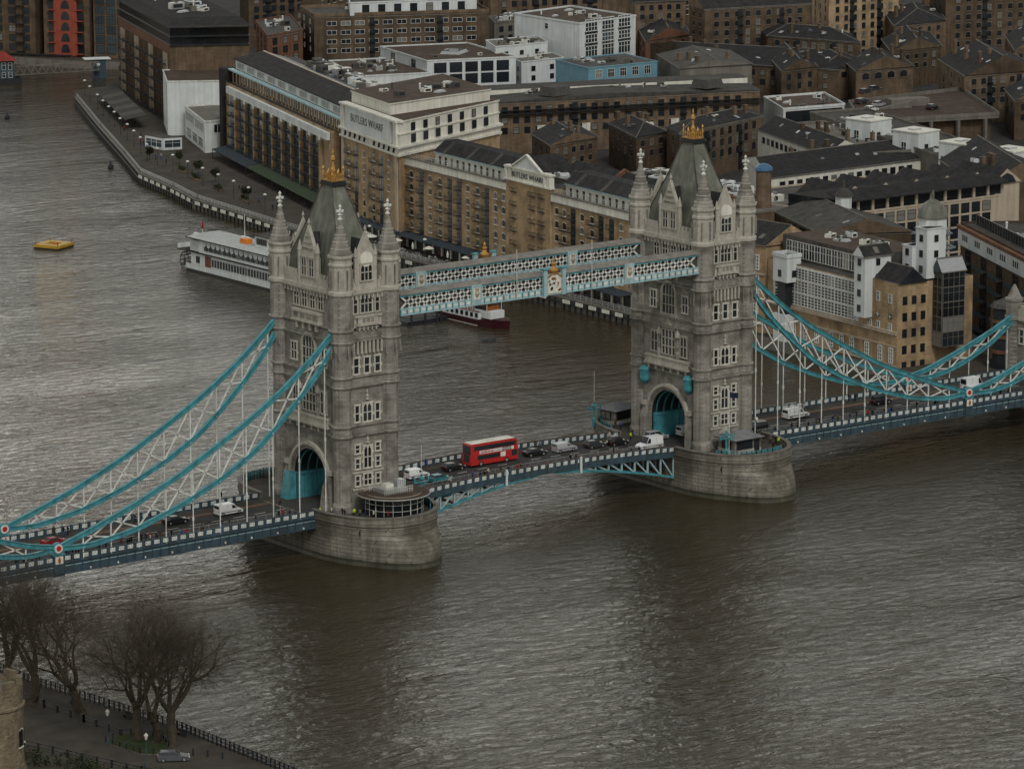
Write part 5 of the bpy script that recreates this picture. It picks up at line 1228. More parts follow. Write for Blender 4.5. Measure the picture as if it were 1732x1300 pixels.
# parallel slate roofs behind
for k, (s, e) in enumerate(((.38, .58), (.59, .79), (.80, .99))):
    r = empty('slate_roof_range', (A[0]+at(s, 20)[0], A[1]+at(s, 20)[1], 2.5), rzf, 'dark slate roof with brick party walls behind the riverside range, %s of three' % ('left', 'middle', 'right')[k], 'building', 'slate roofs behind the riverside range')
    L_ = hypot(*q_)*(e-s); b = MB(); b.box(0, L_, 0, 13, 0, 19.5, M['brick']); b.build('wall', r)
    b = MB(); b.gable(-.2, L_+.2, -.4, 13.4, 19.5, 23.6, M['slate'], M['rbrick'], 'x'); b.build('roof', r)
    b = MB(); b.bar((L_, -.5, 19.8), (L_, 6.5, 24.1), .5, .5, M['rbrick']); b.bar((L_, 13.5, 19.8), (L_, 6.5, 24.1), .5, .5, M['rbrick']); b.build('party_wall', r)
    for i in range(6): b = MB(); b.box(-.45, .45, -.3, .3, 0, .3, M['silver']); b.build('rooflight', r, (2+i*(L_-4)/5, 1.3, 20.6))
    clutter(r, [(0, 16), (0, 14), (L_, 14), (L_, 16)], 18.5, 1)
b = MB(); L_ = hypot(*q_)*.62
for i in range(1): pass
r = empty('rooftop_plant_block', (A[0]+at(.36, 35)[0], A[1]+at(.36, 35)[1], 2.5), rzf, 'flat roof crowded with pale ducts and tanks behind the slate roofs', 'building')
b = MB(); b.box(0, L_, 0, 16, 0, 18.6, M['dbrick']); b.box(-.1, L_+.1, -.1, 16.1, 18.6, 19.1, M['concrete']); b.build('wall', r); clutter(r, [(0, 15), (0, 1), (L_, 1), (L_, 15)], 19.1, 60, 1.9)
# centre block with white attic and name
A, B_, C_ = (147.2, 266.5), (137.8, 228.6), (180.5, 244.3)
CB = empty('warehouse_block', (B_[0], B_[1], 2.5), 0, 'yellow brick block with tall white attic bearing the wharf name', 'building'); o_ = B_
pa, pb, pc = loc(A, o_), (0, 0), loc(C_, o_); pd = (pa[0]+pc[0], pa[1]+pc[1])
b = MB(); b.prism([pa, pb, pc, pd], 0, 22.4, M['brick'], M['roofgrey']); b.build('wall', CB)
range_front(CB, pa, pb, list(zip([.135, .266, .4, .569, .7, .825], 'WBwWBw')), [19.0, 15.9, 12.8, 9.7, 6.7, 3.9], 22, 3.4)
b = MB()
for t in (.03, .955):
    p0 = (pa[0]*(1-t+.02), pa[1]*(1-t+.02)); p1 = (pa[0]*(1-t-.025), pa[1]*(1-t-.025)); wall_band(b, p0, p1, 0, 22.3, .25, M['peach'])
b.build('corner_quoins', CB)
def sc(pts, k, cx=None): 
    cx = foot(pts); return [(cx[0]+(x-cx[0])*k, cx[1]+(y-cx[1])*k) for x, y in pts]
P4 = [pa, pb, pc, pd]; b = MB()
b.prism(sc(P4, 1.03), 22.4, 22.9, M['cream']); b.prism(sc(P4, 1.005), 22.9, 24.4, M['cream']); b.prism(sc(P4, 1.045), 24.4, 24.9, M['cream']); b.prism(sc(P4, .99), 24.9, 27.6, M['cream']); b.prism(sc(P4, 1.005), 27.6, 27.9, M['cream']); b.prism(sc(P4, .985), 27.9, 30.6, M['cream']); b.prism(sc(P4, 1.0), 30.6, 31.0, M['cream'], M['roofbrown'])
for i in range(11):
    t = .08+.84*i/10; 
    if i == 5: continue
    p0 = (pa[0]*(1-t)*1.0, pa[1]*(1-t)); dd = Vector((-pa[0], -pa[1], 0)).normalized(); n = Vector((dd.y, -dd.x, 0)); c = Vector((*p0, 0))
    b.bar(c+n*.1+Vector((0, 0, 23.0)), c+n*.1+dd*.5+Vector((0, 0, 24.3)), .8, .35, M['black'])
b.build('attic_wall', CB)
P5 = [(pa[0]*.92+pc[0]*.06, pa[1]*.92+pc[1]*.06), (pa[0]*.25+pc[0]*.06, pa[1]*.25+pc[1]*.06), (pa[0]*.05+pc[0]*.93, pa[1]*.05+pc[1]*.93), (pa[0]*.85+pc[0]*.93, pa[1]*.85+pc[1]*.93)]
b = MB(); b.prism(P5, 31.0, 33.6, M['cream'], M['roofbrown']); b.prism(sc(P5, 1.02), 33.6, 33.9, M['cream'], M['roofbrown']); b.build('upper_attic', CB)
clutter(CB, P5, 33.9, 12, 1.1)
edge_win(CB, pb, pc, 7, [28.2], 1.5, 1.8, 'dark', .08, off=-.1); edge_win(CB, pb, pc, 7, [25.3], 1.7, 1.9, 'dark', .08, off=.02)
dd = Vector((-pa[0], -pa[1], 0)).normalized(); n = Vector((dd.y, -dd.x, 0)); rz = atan2(-pa[1], -pa[0]); c = Vector((pa[0]*.52, pa[1]*.52, 0))
b = MB(); wall_band(b, (pa[0]*.9, pa[1]*.9), (pa[0]*.12, pa[1]*.12), 25.0, 30.5, .45, M['wrender'], 1.0); wall_band(b, (pa[0]*.99, pa[1]*.99), (pa[0]*.01, pa[1]*.01), 30.6, 31.1, .8, M['cream'], 1.5)
for t in (.94, .97, .06, .03): wall_band(b, (pa[0]*(t+.012), pa[1]*(t+.012)), (pa[0]*(t-.012), pa[1]*(t-.012)), 24.9, 30.6, .5, M['cream'], .4)
b.build('sign_board', CB)
sg = link('sign_lettering', text_mesh('BUTLERS WHARF', 2.7, M['black'], .03, 1.08), CB); cc = c+n*.5
sg.matrix_basis = Matrix.Translation((cc.x, cc.y, 28.0)) @ Matrix.Rotation(rz, 4, 'Z') @ Matrix.Rotation(pi/2, 4, 'X')
shopfront(CB, pa, pb, 3.2, None); canopy(CB, pa, pb, 3.9, 2.6, .5, DARKAW)
# east range
A, B_ = (186, 377.5), (155.5, 283); o_ = A
ER = empty('warehouse_range', (A[0], A[1], 2.5), 0, 'long balcony-fronted brick range with grey glazed attic, left of the white-topped block', 'building')
a = (0, 0); q_ = loc(B_, o_); d = Vector((q_[0], q_[1], 0)).normalized(); rzf = atan2(q_[1], q_[0]); q2 = loc((151.0, 269), o_)
at = lambda t, k=0: (q_[0]*t-d.y*k, q_[1]*t+d.x*k)
b = MB(); b.prism([at(0), at(1), at(1, 22), at(0, 22)], 0, 20.9, M['brick'], M['roofgrey']); b.prism([at(1.002, 2.2), at(1.14, 2.2), at(1.14, 20), at(1.002, 20)], 0, 22.5, M['dbrick'], M['roofgrey']); b.build('wall', ER)
b = MB(); wall_band(b, at(.03), at(.99), 18.3, 20.2, .9, M['wrender'], .2); b.build('parapet_band', ER)
zr = [15.3, 12.3, 9.3, 6.3, 3.4]
L_ = hypot(*q_); tc = [.116, .213, .301, .395, .481, .572, .661, .743, .834, .922]
for i, t in enumerate(tc):
    b = MB(); b.box(-.55, .55, -.9, 0, 0, 18.3, M['brick']); b.box(-.6, .6, -1.0, 0, 17.2, 18.3, M['cream']); b.build('pier_strip', ER, (*at(t), .3), rzf)
    t2 = t-.047; b = MB(); b.box(-3.5, 3.4, -.05, .05, 0, 17.9, M['glassb']); 
    for z in range(6): b.box(-3.5, 3.4, -.12, 0, z*3.0-.1+.3, z*3.0+.55, M['navy'])
    for x in (-2.3, -1.1, .1, 1.2, 2.3): b.box(x-.06, x+.06, -.1, 0, 0, 17.9, M['black'])
    b.build('glazed_bay', ER, (*at(t2), .3), rzf)
    for z in [18.3-.0]+[x for x in zr]:
        if z < 18: link('balcony', BALW, ER, (*at(t2-.012, -.1), z), rzf); link('balcony', BALC, ER, (*at(t2+.022, -.1), z), rzf)
# attic tiers
b = MB(); b.prism([at(.01, 1.6), at(1.12, 1.6), at(1.12, 21), at(.01, 21)], 20.9, 24.3, M['brick'], M['roofgrey']); b.build('attic_storey', ER)
edge_win(ER, at(.01, 1.6), at(1.12, 1.6), 34, [21.2], 1.3, 2.6, 'dark', .01)
b = MB(); wall_band(b, at(0, 1.2), at(1.13, 1.2), 24.3, 24.7, .6, M['skyblue'], 1); b.prism([at(.01, 2.6), at(1.12, 2.6), at(1.12, 20), at(.01, 20)], 24.7, 27.2, M['wrender'], M['roofgrey']); b.build('glazed_attic', ER)
for i in range(11): t = .01+1.11*(i+.5)/11; p = at(t, 2.6); win(ER, p[0]-d.y*-.03, p[1]+d.x*-.03, 24.9, 6.4, 1.9, 'grid:7:1:b', rzf)
b = MB(); s0 = at(0, 2.2); LL = L_*1.13
b.slab([(0, 27.2), (8.5, 28.9), (8.5, 29.1), (0, 27.45)], 0, LL, M['slate'], axis='x'); b.slab([(8.5, 29.1), (8.9, 29.3), (9.2, 29.1)], 0, LL, M['peach'], axis='x'); b.slab([(9.0, 29.0), (14.5, 27.3), (14.5, 27.0), (9.0, 28.8)], 0, LL, M['navy'], axis='x'); b.build('roof', ER, (*s0, 0), rzf)
clutter(ER, [at(.05, 20.5), at(.05, 16.8), at(1.1, 16.8), at(1.1, 20.5)][0:4], 27.2, 44, 1.9)
b = MB(); b.box(0, 3.2, -1.5, 4, 0, 24.5, M['slate']); b.build('stair_tower', ER, (*at(-.036, .5), .1), rzf)
clutter(ER, [at(.05, 15), at(.05, 13), at(1.1, 13), at(1.1, 15)], 27.2, 3, 1.0)
shopfront(ER, a, at(1.14, 0), 3.0, None); canopy(ER, at(.02), at(.36), 3.6, 5.0, .9, DARKAW, 'awning', 2); canopy(ER, at(.37), at(1.1), 3.6, 5.0, .9, GREEN, 'awning', 12)
for x, y in ((139.9, 247.6), (139.3, 243.7), (138.1, 239.0), (136.8, 234.6), (140.6, 251.4)):
    t = empty('parasol', (x-3.5, y, 2.5), 0, 'pale parasol on the promenade under the white-topped block, %s from the left' % ['second', 'third', 'fourth', 'fifth', 'first'][[247.6, 243.7, 238.0, 234.6, 251.4].index(y) if y in (247.6, 243.7, 234.6, 251.4) else 2], 'parasol', 'pale parasols on the promenade')
    b = MB(); b.cyl((0, 0, 0), (0, 0, 2.6), .05, .05, 6, M['black']); b.build('pole', t)
    b = MB(); b.lathe((0, 0), [(1.7, 2.3), (1.65, 2.35), (.9, 2.7), (.05, 2.95)], 8, M['cream']); b.build('canopy', t)
# ---------------------------------------------------------------- white museum, kiosk
t = empty('museum_building', (197.2-2.4, 423.4-2, 2.5), 0, 'white cubic museum building with a tall narrow window strip', 'building')
A, B_, C_ = [(207.5, 443.4), (194.8, 421.4), (215.3, 408.5)]; o_ = B_; A, C_ = loc(A, o_), loc(C_, o_); D = (A[0]+C_[0], A[1]+C_[1])
b = MB(); b.prism([A, (0, 0), C_, D], 0, 15.5, M['wrender'], M['roofbrown']); b.build('wall', t); roofing(t, [A, (0, 0), C_, D], 'flat', .35, 15.5, M['roofbrown'], M['white'])
edge_win(t, A, (0, 0), 1, [11.6, 7.9, 4.3, .8], 2.6, 3.0, 'plain:1:b', ts=[.9]); edge_win(t, (0, 0), C_, 1, [11.5], 5, 1.5, 'grid:5:1', ts=[.86]); edge_win(t, (0, 0), C_, 1, [7.4], 5, 2.2, 'grid:6:1', ts=[.86])
A, B_, C_ = [(197.4, 416.3), (184.8, 386.8), (191.8, 384.5)]; A, B_, C_ = loc(A, o_), loc(B_, o_), loc(C_, o_); D = (A[0]+C_[0]-B_[0]+6, A[1]+C_[1]-B_[1])
C2 = (C_[0]+6, C_[1]+1)
b = MB(); b.prism([A, B_, C2, D], 0, 8.6, M['wrender'], M['concrete']); b.build('annex', t); roofing(t, [A, B_, C2, D], 'flat', .5, 8.6, M['concrete'], M['white'])
edge_win(t, A, B_, 2, [5.4], 13, 2.5, 'grid:12:1', .02); edge_win(t, A, B_, 3, [.9], 6.6, 2.6, 'plain:4:b', .06); edge_win(t, B_, C2, 1, [5.4], 3.6, 2.5, 'grid:3:1', ts=[.35])
t = empty('kiosk', (178.4, 398.5, 2.5), 0, 'small white glazed kiosk on the promenade in front of the museum', 'kiosk'); A, B_, C_, D = (-.6, 8.5), (0, 0), (5.4, -1.4), (5, 7)
b = MB(); b.prism([A, B_, C_, D], 0, 3.3, M['wrender'], M['roofgrey']); b.build('wall', t); edge_win(t, A, B_, 1, [.7], 7.2, 2.0, 'plain:3:b'); edge_win(t, B_, C_, 1, [.7], 4.6, 2.0, 'plain:2:b')
# ---------------------------------------------------------------- dark glass-topped quay block
A, B_, C_ = (235, 511), (208.9, 441.5), (229, 430); o_ = B_
t = empty('apartment_block', (B_[0], B_[1], 2.5), 0, 'orange-brown riverside block with dark glass top storeys, behind the white museum', 'building')
A, C_ = loc(A, o_), loc(C_, o_); D = (A[0]+C_[0], A[1]+C_[1]); P4 = [A, (0, 0), C_, D]
b = MB(); b.prism(P4, 0, 22.8, M['dbrick'], M['roofgrey']); wall_band(b, A, (0, 0), 20.3, 22.8, .15, M['rbrick']); b.build('wall', t)
for i in range(10):
    tt = .04+.92*(i+.5)/10; p = (A[0]*(1-tt), A[1]*(1-tt)); rz = atan2(-A[1], -A[0])
    b = MB(); b.box(-2.2, 2.2, -.06, .05, 0, 19.4, M['glass']); 
    for x in (-2.4, 2.4, -.8, .8): b.box(x-.14, x+.14, -.3, 0, 0, 19.6, M['peach'] if i % 3 == 0 else M['dbrick'])
    for z in range(6): b.box(-2.2, 2.2, -.1, 0, z*3.2, z*3.2+.5, M['navy'])
    b.build('glazed_bay', t, (*p, .6), rz)
    for z in range(6): link('balcony', BALW, t, (p[0], p[1], .7+z*3.2+.2), rz)
b = MB(); Q = sc(P4, .99); b.prism(Q, 22.8, 28.3, M['glass'], M['roofgrey']); 
for z in (22.85, 25.4, 27.9): b.prism(sc(P4, 1.015), z, z+.25, M['black'])
b.prism(sc(P4, 1.05), 28.3, 28.7, M['roofgrey']); b.build('glass_storeys', t)
b = MB(); Q = sc(P4, .86)
b.add([(x, y, 28.7) for x, y in sc(P4, 1.03)]+[(x, y, 30.6) for x, y in Q], [(0, 1, 5, 4), (1, 2, 6, 5), (2, 3, 7, 6), (3, 0, 4, 7), (4, 5, 6, 7)], M['slate']); b.build('roof', t)
clutter(t, sc(P4, .7), 30.6, 16, 1.6)
canopy(t, loc((221, 489), o_), loc((197, 436), o_), 4.2, 6.5, 1.2, mat('brown_awning', (.055, .05, .045), .85, .2, 1), 'awning', 9, mat('grey_awning', (.085, .08, .07), .85, .2, 1))
# ---------------------------------------------------------------- far left flats
for nm, lb, p, q, h, wl, kind in (('apartment_block', 'dark brown flats with glazed balconies at the top left edge', (244, 622), (259, 601), 34, 'dbrick', 'a'), ('apartment_block', 'flats with bright orange-red scalloped balcony front at the far left', (260.5, 598), (270.2, 585.2), 40, 'dbrick', 'r'), ('apartment_block', 'narrow dark glazed block between the red-fronted flats and the dock', (271, 584), (277, 572), 34, 'dbrick', 'g')):
    t = empty(nm, (p[0], p[1], 2.6), 0, lb, 'building'); q = loc(q, p); p = (0, 0); d = Vector((q[0], q[1], 0)).normalized(); L_ = hypot(*q); rz = atan2(q[1], q[0]); inn = lambda s, k: (s[0]-d.y*k, s[1]+d.x*k)
    b = MB(); b.prism([p, q, inn(q, 14), inn(p, 14)], 0, h, M[wl], M['roofgrey']); b.build('wall', t)
    if kind == 'a':
        edge_win(t, p, q, 5, [1.5+3*i for i in range(9)], 2.4, 2.0, 'dark:2', .03)
        for i in range(9):
            for k in (.1, .45, .8): link('balcony', BALW, t, (q[0]*k, q[1]*k, 1.2+3*i), rz)
    elif kind == 'r':
        b = MB(); b.box(L_*.25, L_*.75, -1.2, 0, 0, 40, M['orange_red'] if 'orange_red' in M else M.setdefault('orange_red', mat('orange_red', (.25, .055, .033), .6, .15, .6, streak=.15))); b.build('red_front', t, (0, 0, .2), rz)
        for i in range(10):
            z = 1.0+i*3.6
            b = MB(); b.slab([(-1.5, 0), (1.5, 0), (1.3, 1.4), (.8, 2.4), (0, 2.75), (-.8, 2.4), (-1.3, 1.4)], -.12, .1, M['glass']); b.build('arched_opening', t, (q[0]*.5+d.y*1.22, q[1]*.5-d.x*1.22, z+.4), rz)
            for s in (.2, .8): b = MB(); b.box(-1.3, 1.3, -.4, .1, 0, 2.6, M['glass']); b.box(-1.4, 1.4, -1.6, 0, -.2, 0, M['orange_red']); b.build('side_bay', t, (q[0]*s, q[1]*s, z), rz)
    else:
        edge_win(t, p, q, 3, [1.5+3.2*i for i in range(9)], 3.2, 2.6, 'dark:3:b', .03)
t = empty('apartment_block', (263, 634, 2.6), 0, 'dim brown warehouse flats rising behind the dark balconied flats', 'building'); b = MB(); b.box(-20, 60, 0, 20, 0, 30, M['dbrick']); b.build('wall', t, rz=-.9)
# ---------------------------------------------------------------- warehouse with white weatherboarded towers (right)
A, B_ = (136.6, 89), (133.2, 43.0); o_ = B_
t = empty('brewhouse', (B_[0], B_[1], -1.0), 0, 'brown brick brewhouse at the water with white grid windows and white boarded hoist towers', 'building')
a = loc(A, o_); q = (0, 0); d = Vector((-a[0], -a[1], 0)).normalized(); n = Vector((d.y, -d.x, 0)); rz = atan2(-a[1], -a[0]); L_ = hypot(*a)
at = lambda u, k=0: (a[0]*(1-u)-d.y*k, a[1]*(1-u)+d.x*k)     # u 0 = far (left) end, 1 = corner
b = MB(); b.prism([at(0), at(.76), at(.76, 20), at(0, 20)], 0, 20.5, M['brick'], M['roofgrey']); b.prism([at(.76, -.3), at(1, -.3), at(1, 20), at(.76, 20)], 0, 21.5, M['brick'], M['roofgrey']); b.prism([at(.03, 3), at(.72, 3), at(.72, 18), at(.03, 18)], 20.5, 25.6, M['roofgrey'], M['roofbrown']); b.build('wall', t)
bw = MB()
for z, o in ((11.0, .3), (10.6, .45), (7.9, .12), (3.8, .12)): wall_band(bw, at(0, -.3), at(1, -.3), z, z+.3, o, M['peach'])
bw.build('string_course', t)
b = MB(); wall_band(b, at(.045), at(.705), 11.4, 20.2, .03, M['wrender'], -.01); b.build('white_panel', t)
rows = [(11.6, 2.6), (14.5, 2.6), (17.4, 2.4)]
for z, h in rows:
    for i in range(12):
        u = .06+.62*(i+.5)/12; p = at(u, -.06); win(t, p[0], p[1], z, 2.3, h, 'grid:2:4', rz)
for i in range(15): u = .06+.66*(i+.5)/15; p = at(u, 2.97); win(t, p[0], p[1], 21.2, 1.8, 3.4, 'plain:2', rz)
for u in (.12, .21, .30, .39, .50, .58, .66, .78, .88, .96):
    p = at(u, -.33 if u > .76 else -.03); win(t, p[0], p[1], 4.4, 1.3, 3.2, 'grid:2:4', rz)
for u in (.8, .86, .95): p = at(u, -.35); win(t, p[0], p[1], 14.3, 1.1, 1.1, 'round', rz); win(t, p[0], p[1], 17.2, 1.0, 1.8, 'plain:2', rz); win(t, p[0], p[1], 11.4, 1.0, 1.3, 'plain:2', rz)
for u in (.05, .16, .25, .34, .45, .54, .62, .7, .82, .92): p = at(u, -.33 if u > .76 else -.03); win(t, p[0], p[1], 2.2, .6, .9, 'dark', rz)
for u in (.55, .68, .80): p = at(u, -.34 if u > .76 else -.03); win(t, p[0], p[1], .9, 2.2, 2.2, 'brick', rz, 'doorway')
def boarded(u0, u1, k0, k1, z0, z1, roof, nm='hoist_tower', hh=2.6, wins=((.5, 2.0),)):
    b = MB(); b.prism([at(u0, k0), at(u1, k0), at(u1, k1), at(u0, k1)], z0, z1, M['wrender'], M['slate'])
    o = b.build(nm, t); pts = [at(u0, k0), at(u1, k0), at(u1, k1), at(u0, k1)]
    if roof: roofing(o, pts, roof, hh, z1, M['slate'], M['wrender'])
    z = z0+1.2
    while z < z1-1.6:
        edge_win(o, pts[0], pts[1], 1, [z], .9, 1.3, 'dark:2'); edge_win(o, pts[1], pts[2], 1, [z], .9, 1.3, 'dark:2'); z += 3.3
    return o
boarded(.115, .225, -2.6, 1.2, 16.6, 22.0, 'flat', hh=.8)
b = MB(); b.prism([at(.14, -2.2), at(.2, -2.2), at(.2, 0), at(.14, 0)], 8.4, 16.6, M['black']); b.prism([at(.12, -2.6), at(.215, -2.6), at(.215, 0), at(.12, 0)], 3.4, 9.4, M['wrender']); b.build('hoist_shaft', t)
boarded(.735, .815, -2.4, 4.6, 13.2, 26.2, 'gable', hh=2.2)
boarded(.93, 1.01, 7, 12, 22, 32.5, 'flat', hh=.2); boarded(.86, .93, 6, 10.5, 22, 28.4, 'flat', hh=.2)
b = MB(); c = at(.90, 12.5); b.lathe(c, [(3.2, 24), (3.2, 34.0)], 8, M['wrender']); b.lathe(c, [(3.5, 34.0), (3.5, 34.3), (3.1, 35.6), (2.2, 36.8), (1.0, 37.6), (.3, 37.9), (.3, 38.8), (.1, 39.8)], 8, M['lead']); b.build('cupola', t)
b = MB()
for z, k in ((30.6, 3.9), (27.6, 4.6)):
    for i in range(8): a0, a1 = 2*pi*i/8, 2*pi*(i+1)/8; b.bar((c[0]+k*cos(a0), c[1]+k*sin(a0), z+1), (c[0]+k*cos(a1), c[1]+k*sin(a1), z+1), .1, .1, M['navy']); b.bar((c[0]+k*cos(a0), c[1]+k*sin(a0), z), (c[0]+k*cos(a1), c[1]+k*sin(a1), z), 1.0, .2, M['navy'])
b.build('walkway_railing', t)
p = at(1, -.3); s = at(1, 20); edge_win(t, p, s, 3, [3, 6.5, 10, 13.5, 17], 1.0, 1.6, 'dark', .06, ts=[.1, .22, .34])
# dark gable at the corner, glazed oriel on the side wall
b = MB(); pts = [at(.78, .2), at(1, .2), at(1, 7), at(.78, 7)]; b.build; roofing(t, pts, 'gable', 3.2, 21.5, M['slate'], M['glass'])
b = MB(); p0, p1 = at(1.0, 9.2), at(1.0, 15.2); w = at(1.07, 9.2), at(1.07, 15.2); b.prism([p0, w[0], w[1], p1], 7.5, 23.5, M['glass'], M['roofgrey'])
o = b.build('glazed_oriel', t)
for zz in (7.6, 10.8, 14.0, 17.2, 20.4): edge_win(o, w[0], w[1], 1, [zz], 5.7, 3.0, 'greyf:4', ts=[.5]); edge_win(o, p0, w[0], 1, [zz], 2.9, 3.0, 'greyf:2', ts=[.5])
roofing(o, [p0, w[0], w[1], p1], 'gable', 2.8, 23.5, M['silver'], M['glassb'])
clutter(t, [at(.05, 16), at(.05, 6), at(.65, 6), at(.65, 16)], 25.6, 12, .9)
# boiler house left of it with arched windows and chimney
A, B_, C_ = (134.5, 104), (136.2, 89.5), (150, 89); o_ = B_
t = empty('boiler_house', (B_[0], B_[1], 1), 0, 'brown brick gabled house with tall arched white windows beside the farther tower', 'building'); A, C_ = loc(A, o_), loc(C_, o_); D = (A[0]+C_[0], A[1]+C_[1])
b = MB(); b.prism([A, (0, 0), C_, D], 0, 21, M['brick'], M['slate']); b.build('wall', t); roofing(t, [A, (0, 0), C_, D], 'gable', 4, 21, M['slate'], M['brick'])
edge_win(t, A, (0, 0), 3, [15.5], 2.4, 3.2, 'grid:3:4', .06); edge_win(t, A, (0, 0), 3, [9.5], 2.4, 4.6, 'grid:3:6', .06); edge_win(t, A, (0, 0), 3, [4.5], 2.0, 3.4, 'grid:3:4', .06)
b = MB(); wall_band(b, A, (0, 0), 14.4, 14.8, .3, M['peach']); wall_band(b, A, (0, 0), 8.4, 8.8, .3, M['peach']); wall_band(b, A, (0, 0), 3.4, 3.9, .3, M['cream']); b.build('string_course', t)
t = empty('brick_chimney', (171.3, 131.2, 2.5), 0, 'round brick chimney with a blue domed cap right of the farther tower', 'chimney')
b = MB(); b.lathe((0, 0), [(2.3, 0), (2.2, 17), (2.6, 17.3), (2.6, 18.0), (1.9, 18.3), (1.75, 27.6)], 16, M['dbrick']); b.build('shaft', t); b = MB(); b.lathe((0, 0), [(1.9, 27.6), (2.1, 27.8), (2.0, 28.4), (1.2, 29.1), (.2, 29.4)], 16, mat('blue_cap', (.05, .12, .22), .4, .1, 1)); b.build('cap', t)
# grey roofed house with cupola
def simple(name, label, A, B_, C_, z1, wall, roof, rs, wl=None, wr=None, z0=2.4): return generic(name, label, z1, A, B_, C_, wall, roof, rs, wl, wr, 'none', z0)
t = simple('mansard_house', 'low grey-metal-roofed house with a little white cupola beside the brick chimney', (172, 128), (160, 98), (178, 88), 21, 'dbrick', 'roofgrey', ('gable', 3.2), (4, 1, 4, 2.4, 'dark'), None)
b = MB(); b.lathe((0, 0), [(1.9, 0), (1.9, 3.2)], 6, M['wrender']); b.lathe((0, 0), [(2.3, 3.2), (2.0, 3.8), (1.2, 4.8), (.4, 5.2), (.4, 6.6), (.1, 6.8)], 6, M['roofgrey']); b.build('cupola', t, (3, 3, 20.5))
# long peach stone block
A, B_, C_ = (172, 152), (178.5, 112), (226.5, 110)
t = generic('office_block', 'long peach stone block with rows of dark square windows, behind the white cupola tower', 21.5, A, B_, C_, 'peach', 'roofgrey', ('flat', .4), (6, 4, 1.9, 2.0, 'dark'), (13, 5, 2.3, 2.2, 'navy'), '')
t2 = None
cx, cy = t.location.x, t.location.y
pts = [(A[0]-cx, A[1]-cy), (B_[0]-cx, B_[1]-cy), (C_[0]-cx, C_[1]-cy)]
b = MB(); pp = [(x+1.5, y+1.5) for x, y in pts]; dd = (pp[0][0]-pp[1][0], pp[0][1]-pp[1][1]); pp.append((pp[2][0]+dd[0]*.4, pp[2][1]+dd[1]*.4)); b.prism([pp[1], pp[2], pp[3], (pp[1][0]+dd[0]*.4, pp[1][1]+dd[1]*.4)], 19.2, 22, M['glass'], M['slate'])
for i in range(12): u = i/11; x, y = pp[1][0]*(1-u)+pp[2][0]*u, pp[1][1]*(1-u)+pp[2][1]*u; b.box(x-.35, x+.35, y-.4, y+.1, 19.2, 21.9, M['peach'])
b.add([(pp[1][0]-1.5, pp[1][1]-1.8, 21.9), (pp[2][0]+1, pp[2][1]-1.8, 21.9), (pp[2][0]+1, pp[2][1]+4, 23.6), (pp[1][0]-1.5, pp[1][1]+4, 23.6), (pp[1][0]-1.5, pp[1][1]-1.8, 22.15), (pp[2][0]+1, pp[2][1]-1.8, 22.15), (pp[2][0]+1, pp[2][1]+4, 23.8), (pp[1][0]-1.5, pp[1][1]+4, 23.8)], [(0, 3, 2, 1), (4, 5, 6, 7), (0, 1, 5, 4), (1, 2, 6, 5), (3, 0, 4, 7)], M['slate']); b.build('roof_storey', t)
# row of gabled houses behind it
for i in range(6):
    x = 190+i*9.2; t = empty('gabled_house', (x, 126-i*.6, 2.5), -.05, 'slate-roofed gabled house with an arched gable window, %s in the row behind the peach block' % ('first', 'second', 'third', 'fourth', 'fifth', 'sixth')[i], 'house', 'gabled houses behind the peach block')
    b = MB(); b.box(0, 8.6, 0, 16, 0, 19.2, M['peach'] if i % 2 else M['dbrick']); b.build('wall', t); b = MB(); b.gable(-.3, 8.9, -.4, 16, 19.2, 22.6, M['slate'], M['peach'], 'y'); b.build('roof', t)
    b = MB(); b.slab([(-2.8, 19.2), (2.8, 19.2), (1.6, 20.9), (0, 21.6), (-1.6, 20.9)], -.55, -.4, M['glass']); b.build('gable_window', t, (4.3, 0, 0))
# riverside flats with white band at right edge
A, B_, C_ = (184.5, 70), (161, 20), (190, 8)
t = generic('apartment_block', 'brown balconied flats with a white perforated top band at the right edge', 24.5, (180, 74), (158, 26), (180, 12), 'dbrick', 'roofgrey', ('flat', .4), None, (5, 4, 2, 2, 'dark'), '')
cx, cy = t.location.x, t.location.y; a, q = (180-cx, 74-cy), (158-cx, 26-cy); d = Vector((q[0]-a[0], q[1]-a[1], 0)); L_ = d.length; d.normalize(); rz = atan2(d.y, d.x)
at = lambda u, k=0: (a[0]+(q[0]-a[0])*u-d.y*k, a[1]+(q[1]-a[1])*u+d.x*k)
b = MB(); wall_band(b, at(0), at(1), 17.6, 21.2, .7, M['wrender']); wall_band(b, at(0), at(1), 21.2, 22.0, 1.1, M['rbrick'])
for g_ in range(6):
    for k in range(3): u = .06+g_*.16+k*.025; p = at(u, -.72); b.prism([at(u, -.75), at(u+.014, -.75), at(u+.014, -.6), at(u, -.6)], 18.9, 20.2, M['black'])
b.build('top_band', t)
for i in range(5):
    for r_ in range(5):
        u = .1+i*.2; p = at(u); win(t, p[0]+d.y*.03, p[1]-d.x*.03, 1.2+r_*3.3, 3.2, 2.4, 'dark:2', rz)
        b = MB(); b.slab([(-3, 0), (3, 0), (3, .2), (-3, .2)], -1.8, 0, M['roofgrey']); b.box(-3, 3, -1.85, -1.78, .2, 1.2, M['navy']); b.build('balcony', t, (p[0], p[1], .9+r_*3.3), rz)
b = MB(); wall_band(b, at(.04, 3), at(1, 3), 22, 24.4, .1, M['glass']); 
for i in range(30): u = .04+.96*i/29; b.prism([at(u, 2.8), at(u+.006, 2.8), at(u+.006, 3), at(u, 3)], 22, 24.4, M['roofgrey'])
b.build('glazed_storey', t)
t = empty('round_bay_building', (152.5, 30, 2.5), 0, 'dark building with stacked curved glass bays and orange rims near the gate tower', 'building')
